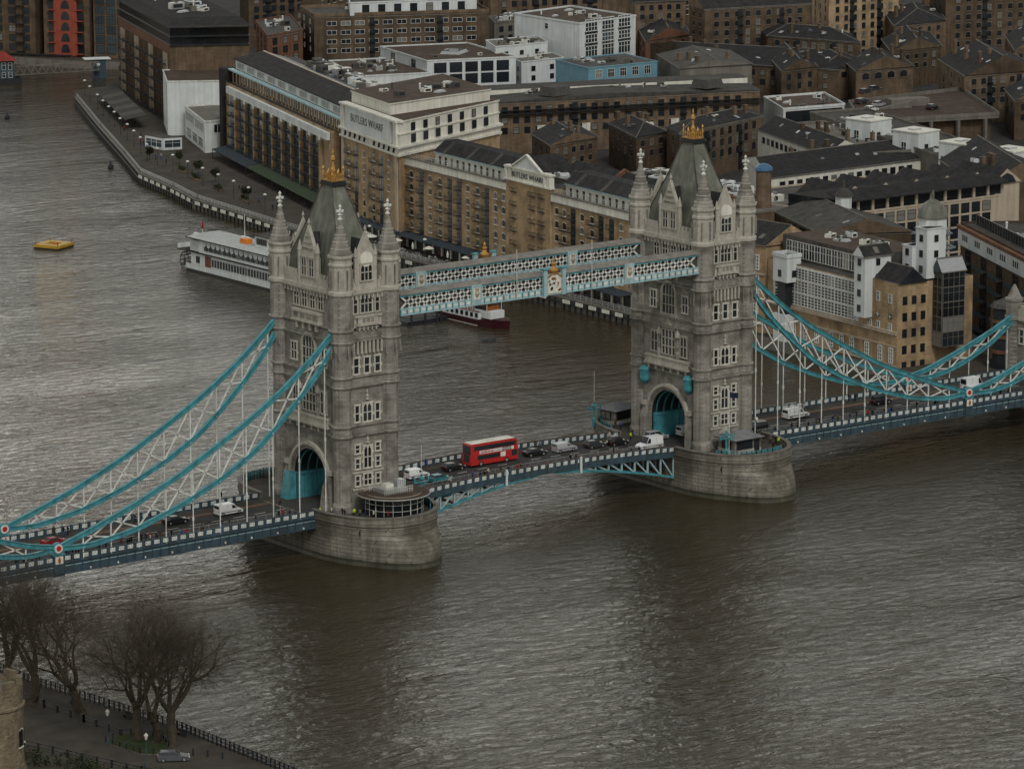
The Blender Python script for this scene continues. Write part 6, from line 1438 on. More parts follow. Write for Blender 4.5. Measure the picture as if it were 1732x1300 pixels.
b = MB(); b.lathe((0, 0), [(3.6, 0), (3.6, 13)], 14, M['glass']); b.build('bay', t)
b = MB()
for z in (3.4, 6.6, 9.8): b.lathe((0, 0), [(3.9, z), (3.9, z+.7)], 14, M['rbrick'])
b.lathe((0, 0), [(3.9, 13), (3.2, 13.8), (.5, 15)], 14, M['roofgrey']); b.build('rims', t)
t = empty('stair_drum', (160, 8, 2.5), 0, 'pale brown drum-shaped block at the right edge beside the gate tower', 'building')
b = MB(); b.lathe((0, 0), [(6.2, 0), (6.2, 19), (6.4, 19.1), (6.4, 19.6), (5.9, 19.6)], 24, M['dbrick']); b.build('wall', t)
for i in range(5):
    a_ = -2.6+i*.5
    for z in (3, 7, 11, 15): win(t, 6.22*cos(a_), 6.22*sin(a_), z, 1.6, 2.6, 'dark', a_+pi/2)
# ---------------------------------------------------------------- car park deck
P4 = [(347.5, 299.6), (324.5, 268), (364.6, 255.5), (392, 300)]; cx, cy = foot(P4)
t = empty('car_park_deck', (cx, cy, 2.5), 0, 'rooftop car park deck of bare brown concrete with a few cars', 'car park'); pts = [(x-cx, y-cy) for x, y in P4]
b = MB(); b.prism(pts, 8.8, 9.5, M['concrete'], M['roofbrown']); b.prism(sc(pts, .9), 0, 8.8, M['dbrick']); b.build('deck', t)
b = MB()
for i in (0, 1, 2, 3): p, q = pts[i], pts[(i+1) % 4]; wall_band(b, p, q, 9.5-.02*i, 10.5+.01*i, .12, M['concrete'], .2)
b.build('parapet', t)
b = MB(); b.box(-8, 4, -2, 2.5, 9.5, 11.6, M['concrete']); b.slab([(-14, 9.5), (-3, 9.5), (-3, 11.5)], -5, -3.2, M['concrete']); b.build('ramp_housing', t, (3, 5, 0), -.3)
for i in range(5): b = MB(); b.box(-.4, .4, -.4, .4, 0, 8.8, M['concrete']); u = .1+i*.2; b.build('column', t, (pts[1][0]*(1-u)+pts[2][0]*u, pts[1][1]*(1-u)+pts[2][1]*u, 0))
for i, (x, y) in enumerate(((292.0, 231), (287.5, 207.5), (283, 185), (284, 168))):
    t = empty('lift_housing', (x+1.5, y, 13.5), .12, 'white boxy lift housing on the pale parapet roof, %s of four' % ('leftmost', 'second from left', 'third from left', 'rightmost')[i], 'lift housing', 'white lift housings on the rooftop')
    b = MB(); b.box(-4.2, 4.2, -4.4, 4.4, 0, 6.6, M['wrender']); b.box(-4.4, 4.4, -4.6, 4.6, 6.6, 6.9, M['cream']); b.build('wall', t); win(t, -1, -4.42, .5, 1.2, 3, 'dark', 0, 'door'); win(t, -4.22, .5, .5, 1.6, 3.4, 'plain:2:b', -pi/2); win(t, 2.5, -4.42, 1, .8, 1.6, 'dark', 0)
    b = MB(); b.box(-2, 1, -1, 1, 6.9, 7.3, M['silver']); b.build('hatch', t)
# terrace of small gabled houses, upper right
for i in range(9):
    x, y = 560-i*3.5-60*0, 330-i*9.0
    t = empty('terraced_house', (455-i*5.5, 283-i*8.6, 2.5), radians(33), 'narrow gabled brick terraced house, %s of nine down the upper right' % ords[i], 'house', 'gabled terrace at the upper right')
    b = MB(); b.box(-14, 0, 0, 8.5, 0, 13, M['dbrick']); b.build('wall', t); b = MB(); b.gable(-14, .2, 0, 8.5, 13, 17.5, M['slate'], M['dbrick'], 'x'); b.build('roof', t)
    for z in (3, 6.5, 10):
        for yy in (2.4, 6.1): win(t, -14.02, yy, z, 1.1, 1.8, 'plain:2', -pi/2)
    for z in (3, 6.5, 10): link('balcony', BALC, t, (-14.05, 4.2, z-.2), -pi/2)
# far backdrop rows beyond the frame's top, so the far side is built up
for i in range(16):
    x = 330+i*45; y = 640-i*34; h = 14+RB.uniform(0, 8)
    t = empty('city_block', (x, y, 2.5), RB.uniform(.3, .7), 'dark brick block with slate roof in the far rows, %s from the left' % ords[i], 'building', 'far rows of brick blocks')
    b = MB(); b.box(-18, 18, -9, 9, 0, h, M['dbrick']); b.build('wall', t); b = MB(); b.gable(-18.5, 18.5, -9.5, 9.5, h, h+4, M['slate'], M['dbrick'], 'x'); b.build('roof', t)
    for k in range(7):
        for z in range(1, int(h/3.3)): win(t, -15+k*5, -9.02, z*3.2, 1.5, 1.8, 'brick')
# ================================================================ vehicles
TYRE = mat('tyre', (.012, .012, .012), .8, .1, 2); LITE = mat('lamp_glass', (.7, .7, .65), .2, 0); TAIL = mat('tail_lamp', (.5, .01, .01), .3, 0)
def paint(n, c): return mat(n, c, .3, .06, 2, spec=.5)
PBLK = paint('black_car_paint', (.012, .012, .014)); PSIL = paint('silver_car_paint', (.33, .34, .35)); PDKS = paint('pewter_car_paint', (.085, .09, .10)); PWHT = paint('white_car_paint', (.68, .69, .69)); PGRY = paint('dark_grey_car_paint', (.035, .037, .04)); PRED = paint('red_car_paint', (.22, .008, .012)); PTEA = paint('teal_car_paint', (.03, .17, .20))
def wheels(root, xs, w, r=.33):
    for x in xs:
        for s in (-1, 1):
            b = MB(); b.cyl((x, s*(w-.22), r), (x, s*w, r), r, r, 14, TYRE); b.cyl((x, s*w, r), (x, s*(w+.01), r), r*.6, r*.6, 10, M['silver']); b.build('wheel', root)
def car(label, x, y, z, rz, pm, L_=4.4, w=.9, h=1.45, kind='hatch', group='cars and vans on the bridge road', cat='car'):
    root = empty('parked_car' if group.startswith('cars parked') else 'car', (x, y, z), rz, label, cat, group)
    f, r = L_/2, -L_/2
    side = {'hatch': [(r, .35), (r, .85), (r+.15, 1.0), (f-1.5, .98), (f-.25, .72), (f, .55), (f, .3), (f-.2, .2), (r+.2, .2)],
            'van': [(r, .3), (r, 1.1), (f-1.2, 1.15), (f-.4, .95), (f, .7), (f, .3), (r, .25)]}['van' if kind == 'van' else 'hatch']
    b = MB(); b.slab(side, -w, w, pm)
    if kind == 'van':
        b.add([(r, -w*.98, 1.1), (f-1.25, -w*.98, 1.15), (f-1.25, w*.98, 1.15), (r, w*.98, 1.1), (r+.08, -w*.86, h), (f-1.9, -w*.86, h), (f-1.9, w*.86, h), (r+.08, w*.86, h)], [(4, 5, 6, 7), (0, 1, 5, 4), (2, 3, 7, 6), (3, 0, 4, 7)], pm)
    body = b.build('body', root)
    b = MB(); g = M['glass']
    if kind == 'van':
        b.add([(f-1.2, -w*.95, 1.15), (f-1.2, w*.95, 1.15), (f-1.92, w*.85, h-.02), (f-1.92, -w*.85, h-.02)], [(0, 1, 2, 3)], g)
        for s in (-1, 1): b.add([(f-1.35, s*(w+.003), 1.18), (f-2.3, s*(w+.003), 1.18), (f-2.3, s*w*.93, h-.25), (f-1.9, s*w*.93, h-.25)], [(0, 1, 2, 3)], g)
        b.build('windscreen', root)
        b = MB(); b.box(r-.01, r+.03, -w*.75, w*.75, 1.25, h-.25, g); b.build('rear_window', root)
        b = MB()
        for s in (-1, 1): b.bar((r+.1, s*(w+.01), .62), (f-.3, s*(w+.01), .62), .03, .12, M['black']); b.bar((r+1.7, s*(w*.96), .5), (r+1.7, s*w*.93, h-.2), .03, .05, M['black'])
        b.build('trim', root)
    else:
        rr = r+(.15 if kind != 'saloon' else .8); bx = (rr, f-1.35, -w*.94, w*.94); tx = (rr+.35, f-2.15, -w*.76, w*.76)
        b.frus(bx, .98, tx, h-.06, g); b.build('window', root)
        b = MB(); b.frus((tx[0]-.05, tx[1]+.1, tx[2]-.03, tx[3]+.03), h-.06, (tx[0]+.05, tx[1]-.05, tx[2]+.05, tx[3]-.05), h, pm)
        for xx, tt in ((bx[0], tx[0]), (bx[1], tx[1]), ((bx[0]+bx[1])/2, (tx[0]+tx[1])/2)):
            for s in (0, 1): b.bar((xx, (bx[2], bx[3])[s], .98), (tt, (tx[2], tx[3])[s], h-.04), .07, .07, pm)
        b.build('roof', root)
    wheels(root, (r+.8, f-.85), w)
    for s in (-1, 1):
        b = MB(); b.box(f-.12, f+.01, s*w*.72-.16, s*w*.72+.16, .58, .74, LITE); b.build('headlight', root); b = MB(); b.box(r-.015, r+.05, s*w*.8-.1, s*w*.8+.1, .7, .95, TAIL); b.build('tail_light', root)
    return root
def bz(x): return basc_z(x)+.02
car('small white panel van, first vehicle on the span after the nearer tower', -21.5, 2.6, bz(-21.5), 0, PWHT, 4.5, .92, 1.85, 'van', cat='van')
car('black hatchback waiting between the small white van and the red bus', -13.2, 2.6, bz(-13.2), 0, PBLK)
car('black saloon with pink tail lamps just ahead of the red bus', 5.6, 2.6, bz(5.6), 0, PBLK, 4.6, .9, 1.4, 'saloon')
car('silver estate van following the black saloon on the lifting span', 12.6, 2.6, bz(12.6), 0, PSIL, 4.7, .92, 1.75, 'van', cat='van')
car('dark grey hatchback between the silver van and the tall black jeep', 19.8, 2.6, bz(19.8), 0, PGRY, 4.2)
t = car('tall black jeep with a spare wheel, beside the cyclists near the farther tower', 25.2, 2.6, bz(25.2), 0, PBLK, 4.3, .92, 1.85)
b = MB(); b.cyl((-2.2, 0, 1.0), (-2.42, 0, 1.0), .38, .38, 14, TYRE); b.cyl((-2.42, 0, 1.0), (-2.45, 0, 1.0), .26, .26, 12, M['cream']); b.build('spare_wheel', t)
car('white van facing the camera way, nearest the farther tower arch', 28.8, -2.6, bz(28.8), pi, PWHT, 5.3, .98, 2.3, 'van', cat='van')
car('silver pickup partly behind the big white van', 34.6, 2.6, 7.5, 0, PSIL, 4.9, .95, 1.75)
car('white van inside the farther tower arch', 42.4, 2.3, 7.43, 0, PWHT, 4.8, .95, 2.0, 'van', cat='van')
car('teal car beside the round glass pavilion', -20.0, -2.6, bz(-20), 0, PTEA, 4.3)
car('white panel van on the near side span, left of the nearer tower', -62.6, 2.6, side_z(62.6), 0, PWHT, 5.0, .96, 2.0, 'van', cat='van')
car('black saloon half hidden behind the near chain on the left side span', -73.7, 2.6, side_z(73.7), 0, PBLK, 4.7, .9, 1.42, 'saloon')
car('dark red saloon above the chain roundel at the far left', -98.4, 2.6, side_z(98.4), 0, PRED, 4.6, .9, 1.42, 'saloon')
car('black people carrier emerging from behind the farther tower', 55.2, -2.4, side_z(55), pi, PBLK, 4.8, .95, 1.85, 'van')
t = car('white glass-carrying van with a pane rack on the right side span', 69.7, 2.6, side_z(69.7), 0, PWHT, 5.4, 1.0, 2.0, 'van', cat='van')
b = MB()
for s in (-1.12, 1.12):
    for z in (.8, 1.5, 2.2, 2.7): b.bar((-2.4, s, z), (1.0, s, z), .06, .06, M['white'])
    for x in (-2.4, -1.2, 0, 1.0): b.bar((x, s, .8), (x, s, 2.75), .06, .06, M['white'])
b.build('glass_rack', t)
car('white van below the camera-side joint roundel on the right side span', 111.0, -2.6, side_z(111), pi, PWHT, 5.0, .96, 2.1, 'van', cat='van')
car('pale box van beyond the far roundel on the right side span', 117, 2.6, side_z(117), 0, PWHT, 5.6, 1.0, 2.5, 'van', cat='van')
car('black taxi cab on the right side span past the glass van', 92, 2.6, side_z(92), 0, PBLK, 4.5, .9, 1.7)
car('silver estate car parked beside the grass patch under the bare trees', -145.1, -107, 3.01, -.50, PDKS, 4.7, .92, 1.5, 'hatch', 'cars parked off the bridge')
for n_, (x, y, p, k, l) in enumerate(((371.3, 315, PGRY, 'hatch', 'dark grey car at the back of the rooftop car park, right of another'), (365, 312, PGRY, 'hatch', 'dark car at the back left of the rooftop car park'), (350.6, 297.4, PGRY, 'van', 'dark van behind the silver car on the rooftop car park'), (350.5, 290, PSIL, 'hatch', 'silver car parked left of centre on the rooftop car park'), (342.2, 284, PWHT, 'hatch', 'white car at the near left edge of the rooftop car park'), (358.4, 276, PBLK, 'hatch', 'black jeep alone on the open part of the rooftop car park'))):
    car(l, x, y, 12.02, .2, p, 4.6, .92, 1.6, k, 'cars parked off the bridge')
# ---- double-decker bus
t = empty('double_decker_bus', (-4.7, 2.6, bz(-4.7)), 0, 'red double-decker bus with a cream roof and white side advertisement on the lifting span', 'bus')
RD = mat('bus_red', (.40, .020, .018), .35, .06, 1, spec=.5); L_ = 10.9; f = L_/2; w = 1.27
b = MB(); b.slab([(-f, .35), (-f+.03, 4.1), (-f+.25, 4.33), (f-.6, 4.33), (f-.15, 3.9), (f, 2.4), (f, .35)], -w, w, RD); b.build('body', t)
b = MB(); b.frus((-f+.3, f-.7, -w+.1, w-.1), 4.33, (-f+.45, f-.9, -w+.3, w-.3), 4.45, M['cream']); b.build('roof', t)
b = MB(); g = M['glass']
for s in (-1, 1):
    y0, y1 = sorted((s*w, s*(w+.015))); b.box(-f+.75, f-.5, y0, y1, 3.05, 3.85, g); b.box(-f+1.6, f-4.2, y0, y1, 1.25, 2.05, g)
    b.box(f-1.5, f-.25, y0, y1, 1.05, 2.15, g)
b.build('side_window', t)
b = MB(); b.box(-f-.015, -f+.02, -w+.12, w-.12, 2.4, 4.0, g); b.box(-f-.02, -f, -w+.5, w-.5, .9, 2.3, M['black']); b.build('rear_window', t)
b = MB(); b.box(f-.05, f+.02, -w+.1, w-.1, 1.2, 2.35, g); b.build('windscreen', t)
b = MB()
for s in (-1, 1): y0, y1 = sorted((s*w, s*(w+.02))); b.box(-f+2.0, f-1.0, y0, y1, 2.32, 2.92, M['white']); b.box(f-4.0, f-2.9, y0, y1, 1.25, 2.1, M['cream'])
b.build('advert_panel', t)
for x, tx, sz, m in ((-2.2, 'BUS', 0, None),): pass
b = MB(); rr = random.Random(9)
for i in range(9): x = -f+2.3+i*.32; b.box(x, x+.22, -w-.03, -w-.018, 2.45, 2.45+rr.uniform(.2, .36), RD)
for i in range(12): x = -f+5.4+i*.2; b.box(x, x+.13, -w-.03, -w-.018, 2.58, 2.58+rr.uniform(.08, .14), M['navy'])
for i in range(5): x = f-3.6+i*.42; b.box(x, x+.3, -w-.03, -w-.018, 2.35, 2.98, M['black']); b.box(x+.1, x+.2, -w-.034, -w-.03, 2.5, 2.85, M['cream'])
b.build('advert_pattern', t)
wheels(t, (-f+2.4, f-2.6), w, .48)
for s in (-1, 1): b = MB(); b.box(-f-.02, -f+.02, s*1.05-.1, s*1.05+.1, .8, 1.5, TAIL); b.build('tail_light', t)
# ================================================================ people
SKIN = mat('skin', (.30, .17, .11), .6, .05, 4); HAIR = mat('dark_hair', (.02, .014, .01), .7, .1, 4)
CLO = {k: mat(k+'_cloth', c, .85, .12, 4) for k, c in dict(black=(.012, .012, .014), navy=(.015, .022, .045), charcoal=(.035, .036, .04), brown=(.075, .045, .025), red=(.30, .02, .02), cream=(.45, .42, .36), grey=(.13, .13, .13), yellow=(.45, .62, .03), blue=(.03, .07, .22), olive=(.05, .05, .025)).items()}
def body_mesh(pose):
    import bmesh
    V = []; E = []; R = []
    def v(p, r): V.append(p); R.append(r); return len(V)-1
    def chain_(s, pts):
        for p, r in pts: k = v(p, r); E.append((s, k)); s = k
        return s
    st = {'walk': .24, 'stand': .04, 'stride': .32}[pose]
    pel = v((0, 0, .95), .15); ch = chain_(pel, [((0, 0, 1.15), .145), ((.02, 0, 1.33), .165), ((.02, 0, 1.45), .11)])
    chain_(ch, [((.03, 0, 1.53), .055), ((.05, 0, 1.62), .10), ((.05, 0, 1.72), .085)])
    for s in (-1, 1):
        a = s*st; chain_(pel, [((0, s*.10, .86), .105), ((a*.6+.05, s*.11, .48), .070), ((a, s*.11, .10), .048), ((a+.12, s*.12, .045), .045)])
        sw = -s*st*.9; chain_(ch, [((.02, s*.17, 1.42), .075), ((sw*.4-.02, s*.24, 1.16), .052), ((sw*.9+.08, s*.24, .92), .042), ((sw+.12, s*.24, .84), .036)])
    me = bpy.data.meshes.new('person'); me.from_pydata(V, E, [])
    bm = bmesh.new(); bm.from_mesh(me); sk = bm.verts.layers.skin.verify()
    bm.verts.ensure_lookup_table()
    for i, r in enumerate(R): bm.verts[i][sk].radius = (r, r*(.72 if i in (0, 1, 2) else 1)); 
    bm.verts[0][sk].use_root = True; bm.to_mesh(me); bm.free()
    o = bpy.data.objects.new('tmp', me); COL.objects.link(o); o.modifiers.new('s', 'SKIN'); o.modifiers.new('d', 'SUBSURF').levels = 1
    ev = bpy.data.meshes.new_from_object(o.evaluated_get(bpy.context.evaluated_depsgraph_get())); bpy.data.objects.remove(o)
    ev.materials.clear()
    for m in (CLO['black'], CLO['navy'], SKIN, HAIR): ev.materials.append(m)
    for p in ev.polygons:
        c = p.center; p.use_smooth = True
        if c.z < .93: p.material_index = 1
        else: p.material_index = 0
        if c.z > 1.52: p.material_index = 3 if (c.z > 1.70 or c.x < .03) else 2
        if abs(c.y) > .18 and c.z < .90 and c.z > .78: p.material_index = 2
        if c.z < .10: p.material_index = 3
    ev.name = 'person'; return ev
BODY = [body_mesh('walk'), body_mesh('stand'), body_mesh('stride')]
RP = random.Random(4); NP = [0]
def person(x, y, z, rz, jk, tr, place, pose=None, group='people walking on the bridge'):
    o = link('person', BODY[RP.randrange(3) if pose is None else pose], None, (x, y, z), rz); o.scale = (RP.uniform(.94, 1.05),)*3
    for i, m in ((0, CLO[jk]), (1, CLO[tr])): o.material_slots[i].link = 'OBJECT'; o.material_slots[i].material = m
    gar = 'high-visibility jacket' if jk == 'yellow' else jk+' '+RP.choice(['coat', 'jacket', 'top'])
    tag(o, 'person in a %s, %s' % (gar, place), 'person', group); return o
JK = ['black', 'black', 'navy', 'charcoal', 'brown', 'grey', 'black', 'olive', 'red', 'cream', 'navy', 'charcoal', 'blue']; TR = ['black', 'navy', 'charcoal', 'blue', 'black', 'olive']
PN = [-112.1, -111.4, -110.5, -109.8, -109.1, -108.3, -107.5, -106.8, -101.9, -101.2, -100.6, -99.9, -99.2, -98.5, -94.8, -94.1, -93.4, -90.8, -90.1, -89.3, -88.4, -86.5, -85.8, -85.2, -84.6, -83.9, -83.1, -80.6, -79.3, -78.1, -75.1, -73.9, -70.9, -69.8, -68.6, -63.4, -58.3, -57.5, -56.5]
PB = [-20.9, -15.7, -14.7, -13.7, -12.9, -11.9, -9.1, -8.1, -6.0, -5.2, 6.8, 7.9, 17.5, 20.5, 22.2]
PS_ = [55.6, 60.7, 61.7, 62.8, 63.8, 65.8, 68.2, 71.1, 71.7, 74.1, 75.2, 77.5, 80.3, 80.7, 84.0, 84.9, 85.7, 93.5, 97.1, 99.0, 110.1, 112.0, 114.9, 116.6, 118.5]
PF = [-95.3, -94.3, -93.2, -79.5, -78.7, -76.6]; PFB = [-15.6, 9.1, 10.6, 26.8, 27.5, 31.9]; PFS = [75.9, 87.5, 88.4]
def ordn(i): return ords[i] if i < 23 else (['twenty-fourth', 'twenty-fifth', 'twenty-sixth', 'twenty-seventh', 'twenty-eighth', 'twenty-ninth', 'thirtieth', 'thirty-first', 'thirty-second', 'thirty-third', 'thirty-fourth', 'thirty-fifth', 'thirty-sixth', 'thirty-seventh', 'thirty-eighth', 'thirty-ninth'])[i-23]
for L2, y0, zf, pl in ((PN, -7.0, lambda x: side_z(x), 'left span near footway'), (PB, -6.9, bz, 'middle span near footway'), (PS_, -7.0, lambda x: side_z(x), 'right span near footway'), (PF, 7.0, lambda x: side_z(x), 'left span far footway'), (PFB, 6.9, bz, 'middle span far footway'), (PFS, 7.0, lambda x: side_z(x), 'right span far footway')):
    for i, x in enumerate(L2):
        person(x, y0+RP.uniform(-1.0, 1.0), zf(x)+.16, RP.choice([0, pi])+RP.uniform(-.4, .4), RP.choice(JK), RP.choice(TR), '%s from the left on the %s' % (ordn(i), pl))
for x, y, jk, rz, pl in ((-54.3, -7.6, 'charcoal', 1, 'by the last hanger before the nearer pier'), (-51.1, -9.2, 'yellow', 2, 'at the left corner of the nearer pier'), (-49.6, -10.6, 'cream', 2, 'against the foot of the nearer tower'), (-48.6, -12.4, 'black', 0, 'left of the pavilion, nearer the tower'), (-49.0, -13.7, 'black', 0, 'left of the pavilion, nearer the parapet'), (-47.3, -14.2, 'yellow', 1, 'beside the pavilion glass'), (-46.6, -15.0, 'grey', 1, 'next to the high-visibility jacket by the pavilion'), (-46.4, -16.4, 'navy', 1, 'at the parapet left of the pavilion'), (-45.3, -17.3, 'cream', 2, 'at the parapet in front of the pavilion'), (-43.6, -19.3, 'red', 2, 'in front of the pavilion glass at the parapet'), (-36.5, -21.2, 'charcoal', 2, 'right of centre before the pavilion at the parapet'), (-33.5, -19.3, 'navy', 0, 'at the right rim of the pavilion'),
    (47.3, -10.8, 'black', 2, 'first of the group by the farther tower base'), (48.4, -10.9, 'cream', 2, 'second of the group by the farther tower base'), (48.9, -12.2, 'black', 3, 'third of the group by the farther tower base'), (47.2, -12.6, 'red', 3, 'fourth of the group by the farther tower base'), (49.7, -13.2, 'grey', 3, 'fifth of the group by the farther tower base'), (50.2, -14.2, 'black', 4, 'leaning at the right parapet of the farther pier'), (50.0, -15.2, 'yellow', 4, 'at the right parapet of the farther pier'), (46.6, -17.6, 'black', 4, 'alone on the open floor of the farther pier'), (35.2, 15.6, 'brown', 1, 'by the far teal cabin railing'), (34.8, 13.5, 'blue', 1, 'on the far side of the farther pier')):
    person(x, y, 7.41, rz, jk, RP.choice(TR), pl, group='people standing on the piers')
t = person(30.4, 5.0, bz(30.3), 0, 'yellow', 'black', 'riding past the jeep before the farther tower arch')
# promenade walkers
for i in range(26):
    k = i/25; a = LP[min(len(LP)-1, int(3+k*18))]; person(a[0]+RP.uniform(2, 6), a[1]+RP.uniform(-4, 4), 2.52, RP.uniform(0, 6), RP.choice(JK), RP.choice(TR), '%s from the dock end on the far promenade' % ordn(i), group='people on the south promenade')
# ================================================================ fences along the roadway, posts and signals
def rfence(xs, y, zf, label, h=1.0):
    b = MB(); n = len(xs)
    for xa, xb in zip(xs, xs[1:]):
        b.bar((xa, y, zf(xa)+h), (xb, y, zf(xb)+h), .06, .06, M['silver']); b.bar((xa, y, zf(xa)+.12), (xb, y, zf(xb)+.12), .05, .05, M['silver'])
        b.box(xa-.04, xa+.04, y-.04, y+.04, zf(xa), zf(xa)+h*1.08, M['silver'])
        m = int(abs(xb-xa)/.22)
        for i in range(1, m): x = xa+(xb-xa)*i/m; b.box(x-.014, x+.014, y-.014, y+.014, zf(x)+.12, zf(x)+h, M['silver'])
    return tag(b.build('pedestrian_fence'), label, 'fence', 'grey fences between road and footway')
rfence([-126+2*i for i in range(37)], -5.45, side_z, 'thin grey fence between road and near footway on the left side span')
rfence([-29.6+2*i for i in range(31)], -5.35, bz, 'thin grey fence between road and near footway on the lifting span')
rfence([52.4+2*i for i in range(37)], -5.45, side_z, 'thin grey fence between road and near footway on the right side span')
for x, l in ((7.5, 'right-hand white marker board hung on the parapet of the lifting span'), (-9.7, 'left-hand white marker board hung on the parapet of the lifting span')):
    b = MB(); b.box(-.22, .22, -.1, .1, 6.9, 9.9, M['wrender']); b.box(-.3, .3, .1, .3, 8.6, 8.8, M['navy']); tag(b.build('marker_board', None, (x, -8.95, 0)), l, 'sign')
for x, y, z, l in ((-57.2, -5.7, side_z(57), 'traffic signal beside the road left of the nearer tower'), (-62, 5.8, side_z(62), 'traffic signal on the far kerb behind the white panel van'), (52.6, 5.8, side_z(53), 'traffic signal just right of the farther tower')):
    t = empty('traffic_light', (x, y, z), 0, l, 'traffic light'); b = MB(); b.cyl((0, 0, 0), (0, 0, 2.6), .06, .06, 6, M['silver']); b.build('post', t); b = MB(); b.box(-.16, .16, -.16, .16, 2.4, 3.3, M['black']); b.build('signal_head', t)
    for k in range(3): b = MB(); b.cyl((-.18, 0, 3.15-k*.28), (-.16, 0, 3.15-k*.28), .09, .09, 8, TAIL if k == 0 else M['slate']); b.build('lens', t)
# lamp on the farther pier
t = empty('street_lamp', (49.6, -9.2, 7.4), 0, 'white globe lamp post by the farther tower base', 'street lamp'); b = MB(); b.lathe((0, 0), [(.25, 0), (.1, .5), (.07, 3.6)], 8, M['black']); b.build('post', t); b = MB(); b.lathe((0, 0), [(.1, 3.6), (.32, 3.9), (.32, 4.2), (.1, 4.5)], 8, M['cream']); b.build('lantern', t)
# ================================================================ pier-top buildings
t = empty('glass_pavilion', (-39.0, -14.6, 7.41), 0, 'round glass-walled pavilion with a flat disc roof on the nearer pier', 'pavilion')
def arc(r, a0, a1, n, ry=None): return [(r*cos(a0+(a1-a0)*i/n), (ry or r)*sin(a0+(a1-a0)*i/n)) for i in range(n+1)]
cut = 3.9
def disc(rx, ry): return [(x, min(y, cut)) for x, y in arc(rx, 0, 2*pi, 56, ry)[:-1]]
b = MB(); b.prism(disc(5.3, 5.0), 0, 3.3, M['glass']); b.build('glass_wall', t)
b = MB(); b.prism(disc(6.5, 6.2), 3.3, 3.5, M['cream'], M['roofbrown']); b.prism(disc(6.6, 6.3), 3.36, 3.46, M['silver']); b.prism(disc(5.0, 4.7), 3.5, 3.62, M['peach'], M['roofbrown']); b.build('roof', t)
b = MB()
for i in range(13):
    a = -pi-.3+(pi+.6)*i/12; x, y = 5.34*cos(a), 5.04*sin(a)
    if y < cut: b.bar((x, y, 0), (x, y, 3.3), .16 if i % 4 == 2 else .06, .08, M['white'])
for z in (1.1, 2.2):
    for i in range(40): a = -pi-.2+(pi+.4)*i/40; a2 = -pi-.2+(pi+.4)*(i+1)/40; b.bar((5.33*cos(a), 5.03*sin(a), z), (5.33*cos(a2), 5.03*sin(a2), z), .05, .06, M['white'])
b.build('mullions', t)
b = MB(); b.box(-2.6, 2.2, -1.2, 2.6, 3.62, 4.3, M['silver'])
for i in range(17): x = -3.2+i*.38; b.box(x-.03, x+.03, -1.75, -1.69, 3.62, 4.7, M['white']); b.box(x-.03, x+.03, 2.9, 2.96, 3.62, 4.7, M['white'])
for z in (4.2, 4.7): b.box(-3.2, 2.9, -1.75, -1.69, z-.03, z+.03, M['white']); b.box(-3.2, 2.9, 2.9, 2.96, z-.03, z+.03, M['white'])
b.box(1.0, 2.6, .2, 1.8, 4.3, 5.5, M['silver']); b.box(-1.2, .4, .6, 2.0, 4.3, 4.9, M['cream'])
for i in range(5): x = 1.0+i*.4; b.box(x-.04, x+.04, .1, .14, 4.3, 5.9, M['white'])
b.build('rooftop_plant', t)
LEADR = mat('pale_lead', (.16, .165, .17), .8, .2, .6)
def cabin(x, y, rz, label):
    t = empty('control_cabin', (x, y, 7.41), rz, label, 'cabin')
    b = MB(); b.box(-3.1, 3.1, -2.4, 2.4, 0, 2.7, M['stone']); b.box(-3.2, 3.2, -2.5, 2.5, 0, .7, M['pale']); b.build('wall', t)
    b = MB(); b.hip(-3.7, 3.7, -3.0, 3.0, 2.75, 3.9, 2.6, LEADR); b.box(-3.75, 3.75, -3.05, 3.05, 2.6, 2.75, M['slate']); b.build('roof', t)
    win(t, -.9, -2.5, .95, 3.6, 1.4, 'dark:1'); win(t, 2.1, -2.5, .2, 1.0, 2.1, 'dark'); win(t, -3.2, 0, .95, 2.4, 1.4, 'dark:2', -pi/2); win(t, 3.2, 0, .95, 2.4, 1.4, 'dark:2', pi/2)
    return t
cabin(41.2, -14.2, 0, 'low stone cabin with a hipped roof on the near end of the farther pier')
cabin(39.5, 20.5, pi*.0+.15, 'control cabin behind a teal railing on the far end of the farther pier')
def rail_arc(x0, s, t0, t1, label):
    pts = []
    for i in range(15):
        t_ = t0+(t1-t0)*i/14; pts.append((x0+10.1*math.copysign(abs(cos(t_))**.82, cos(t_)), s*(8.2+13.8*abs(sin(t_))**.94)))
    return railing('teal_railing', pts, 7.45, 1.6, .9, M['teal'], label, (1.0, .8, .6), .06, .3)
rail_arc(TX, -1, 2.45, 1.2, 'teal railing along the near parapet of the farther pier'); rail_arc(TX, 1, 2.9, 1.9, 'teal railing round the far cabin of the farther pier'); rail_arc(-TX, -1, .15, .95, 'teal railing at the right rim of the nearer pier'); rail_arc(-TX, 1, 2.2, 1.3, 'teal railing on the far rim of the nearer pier')
def mast(x, y, label, h=5.2, top=10.5):
    t = empty('signal_mast', (x, y, 7.41), 0, label, 'mast'); b = MB(); tl = M['teal']
    b.lathe((0, 0), [(.5, 0), (.45, 1.6), (.22, 2.0), (.18, h)], 8, tl); b.build('post', t)
    b = MB(); b.box(-1.6, 1.6, -.08, .08, h-1.6, h-1.4, tl); b.box(-.08, .08, -1.6, 1.6, h-1.6, h-1.4, tl)
    for x_ in (-1.5, 1.5): b.box(x_-.12, x_+.12, -.12, .12, h-1.4, h-.7, tl)
    b.cyl((0, 0, h-.9), (0, 0, h-.6), .6, .6, 10, tl); b.build('crossarm', t)
    b = MB(); b.cyl((0, 0, h), (0, 0, top), .06, .04, 6, M['white']); b.build('pole', t); return t
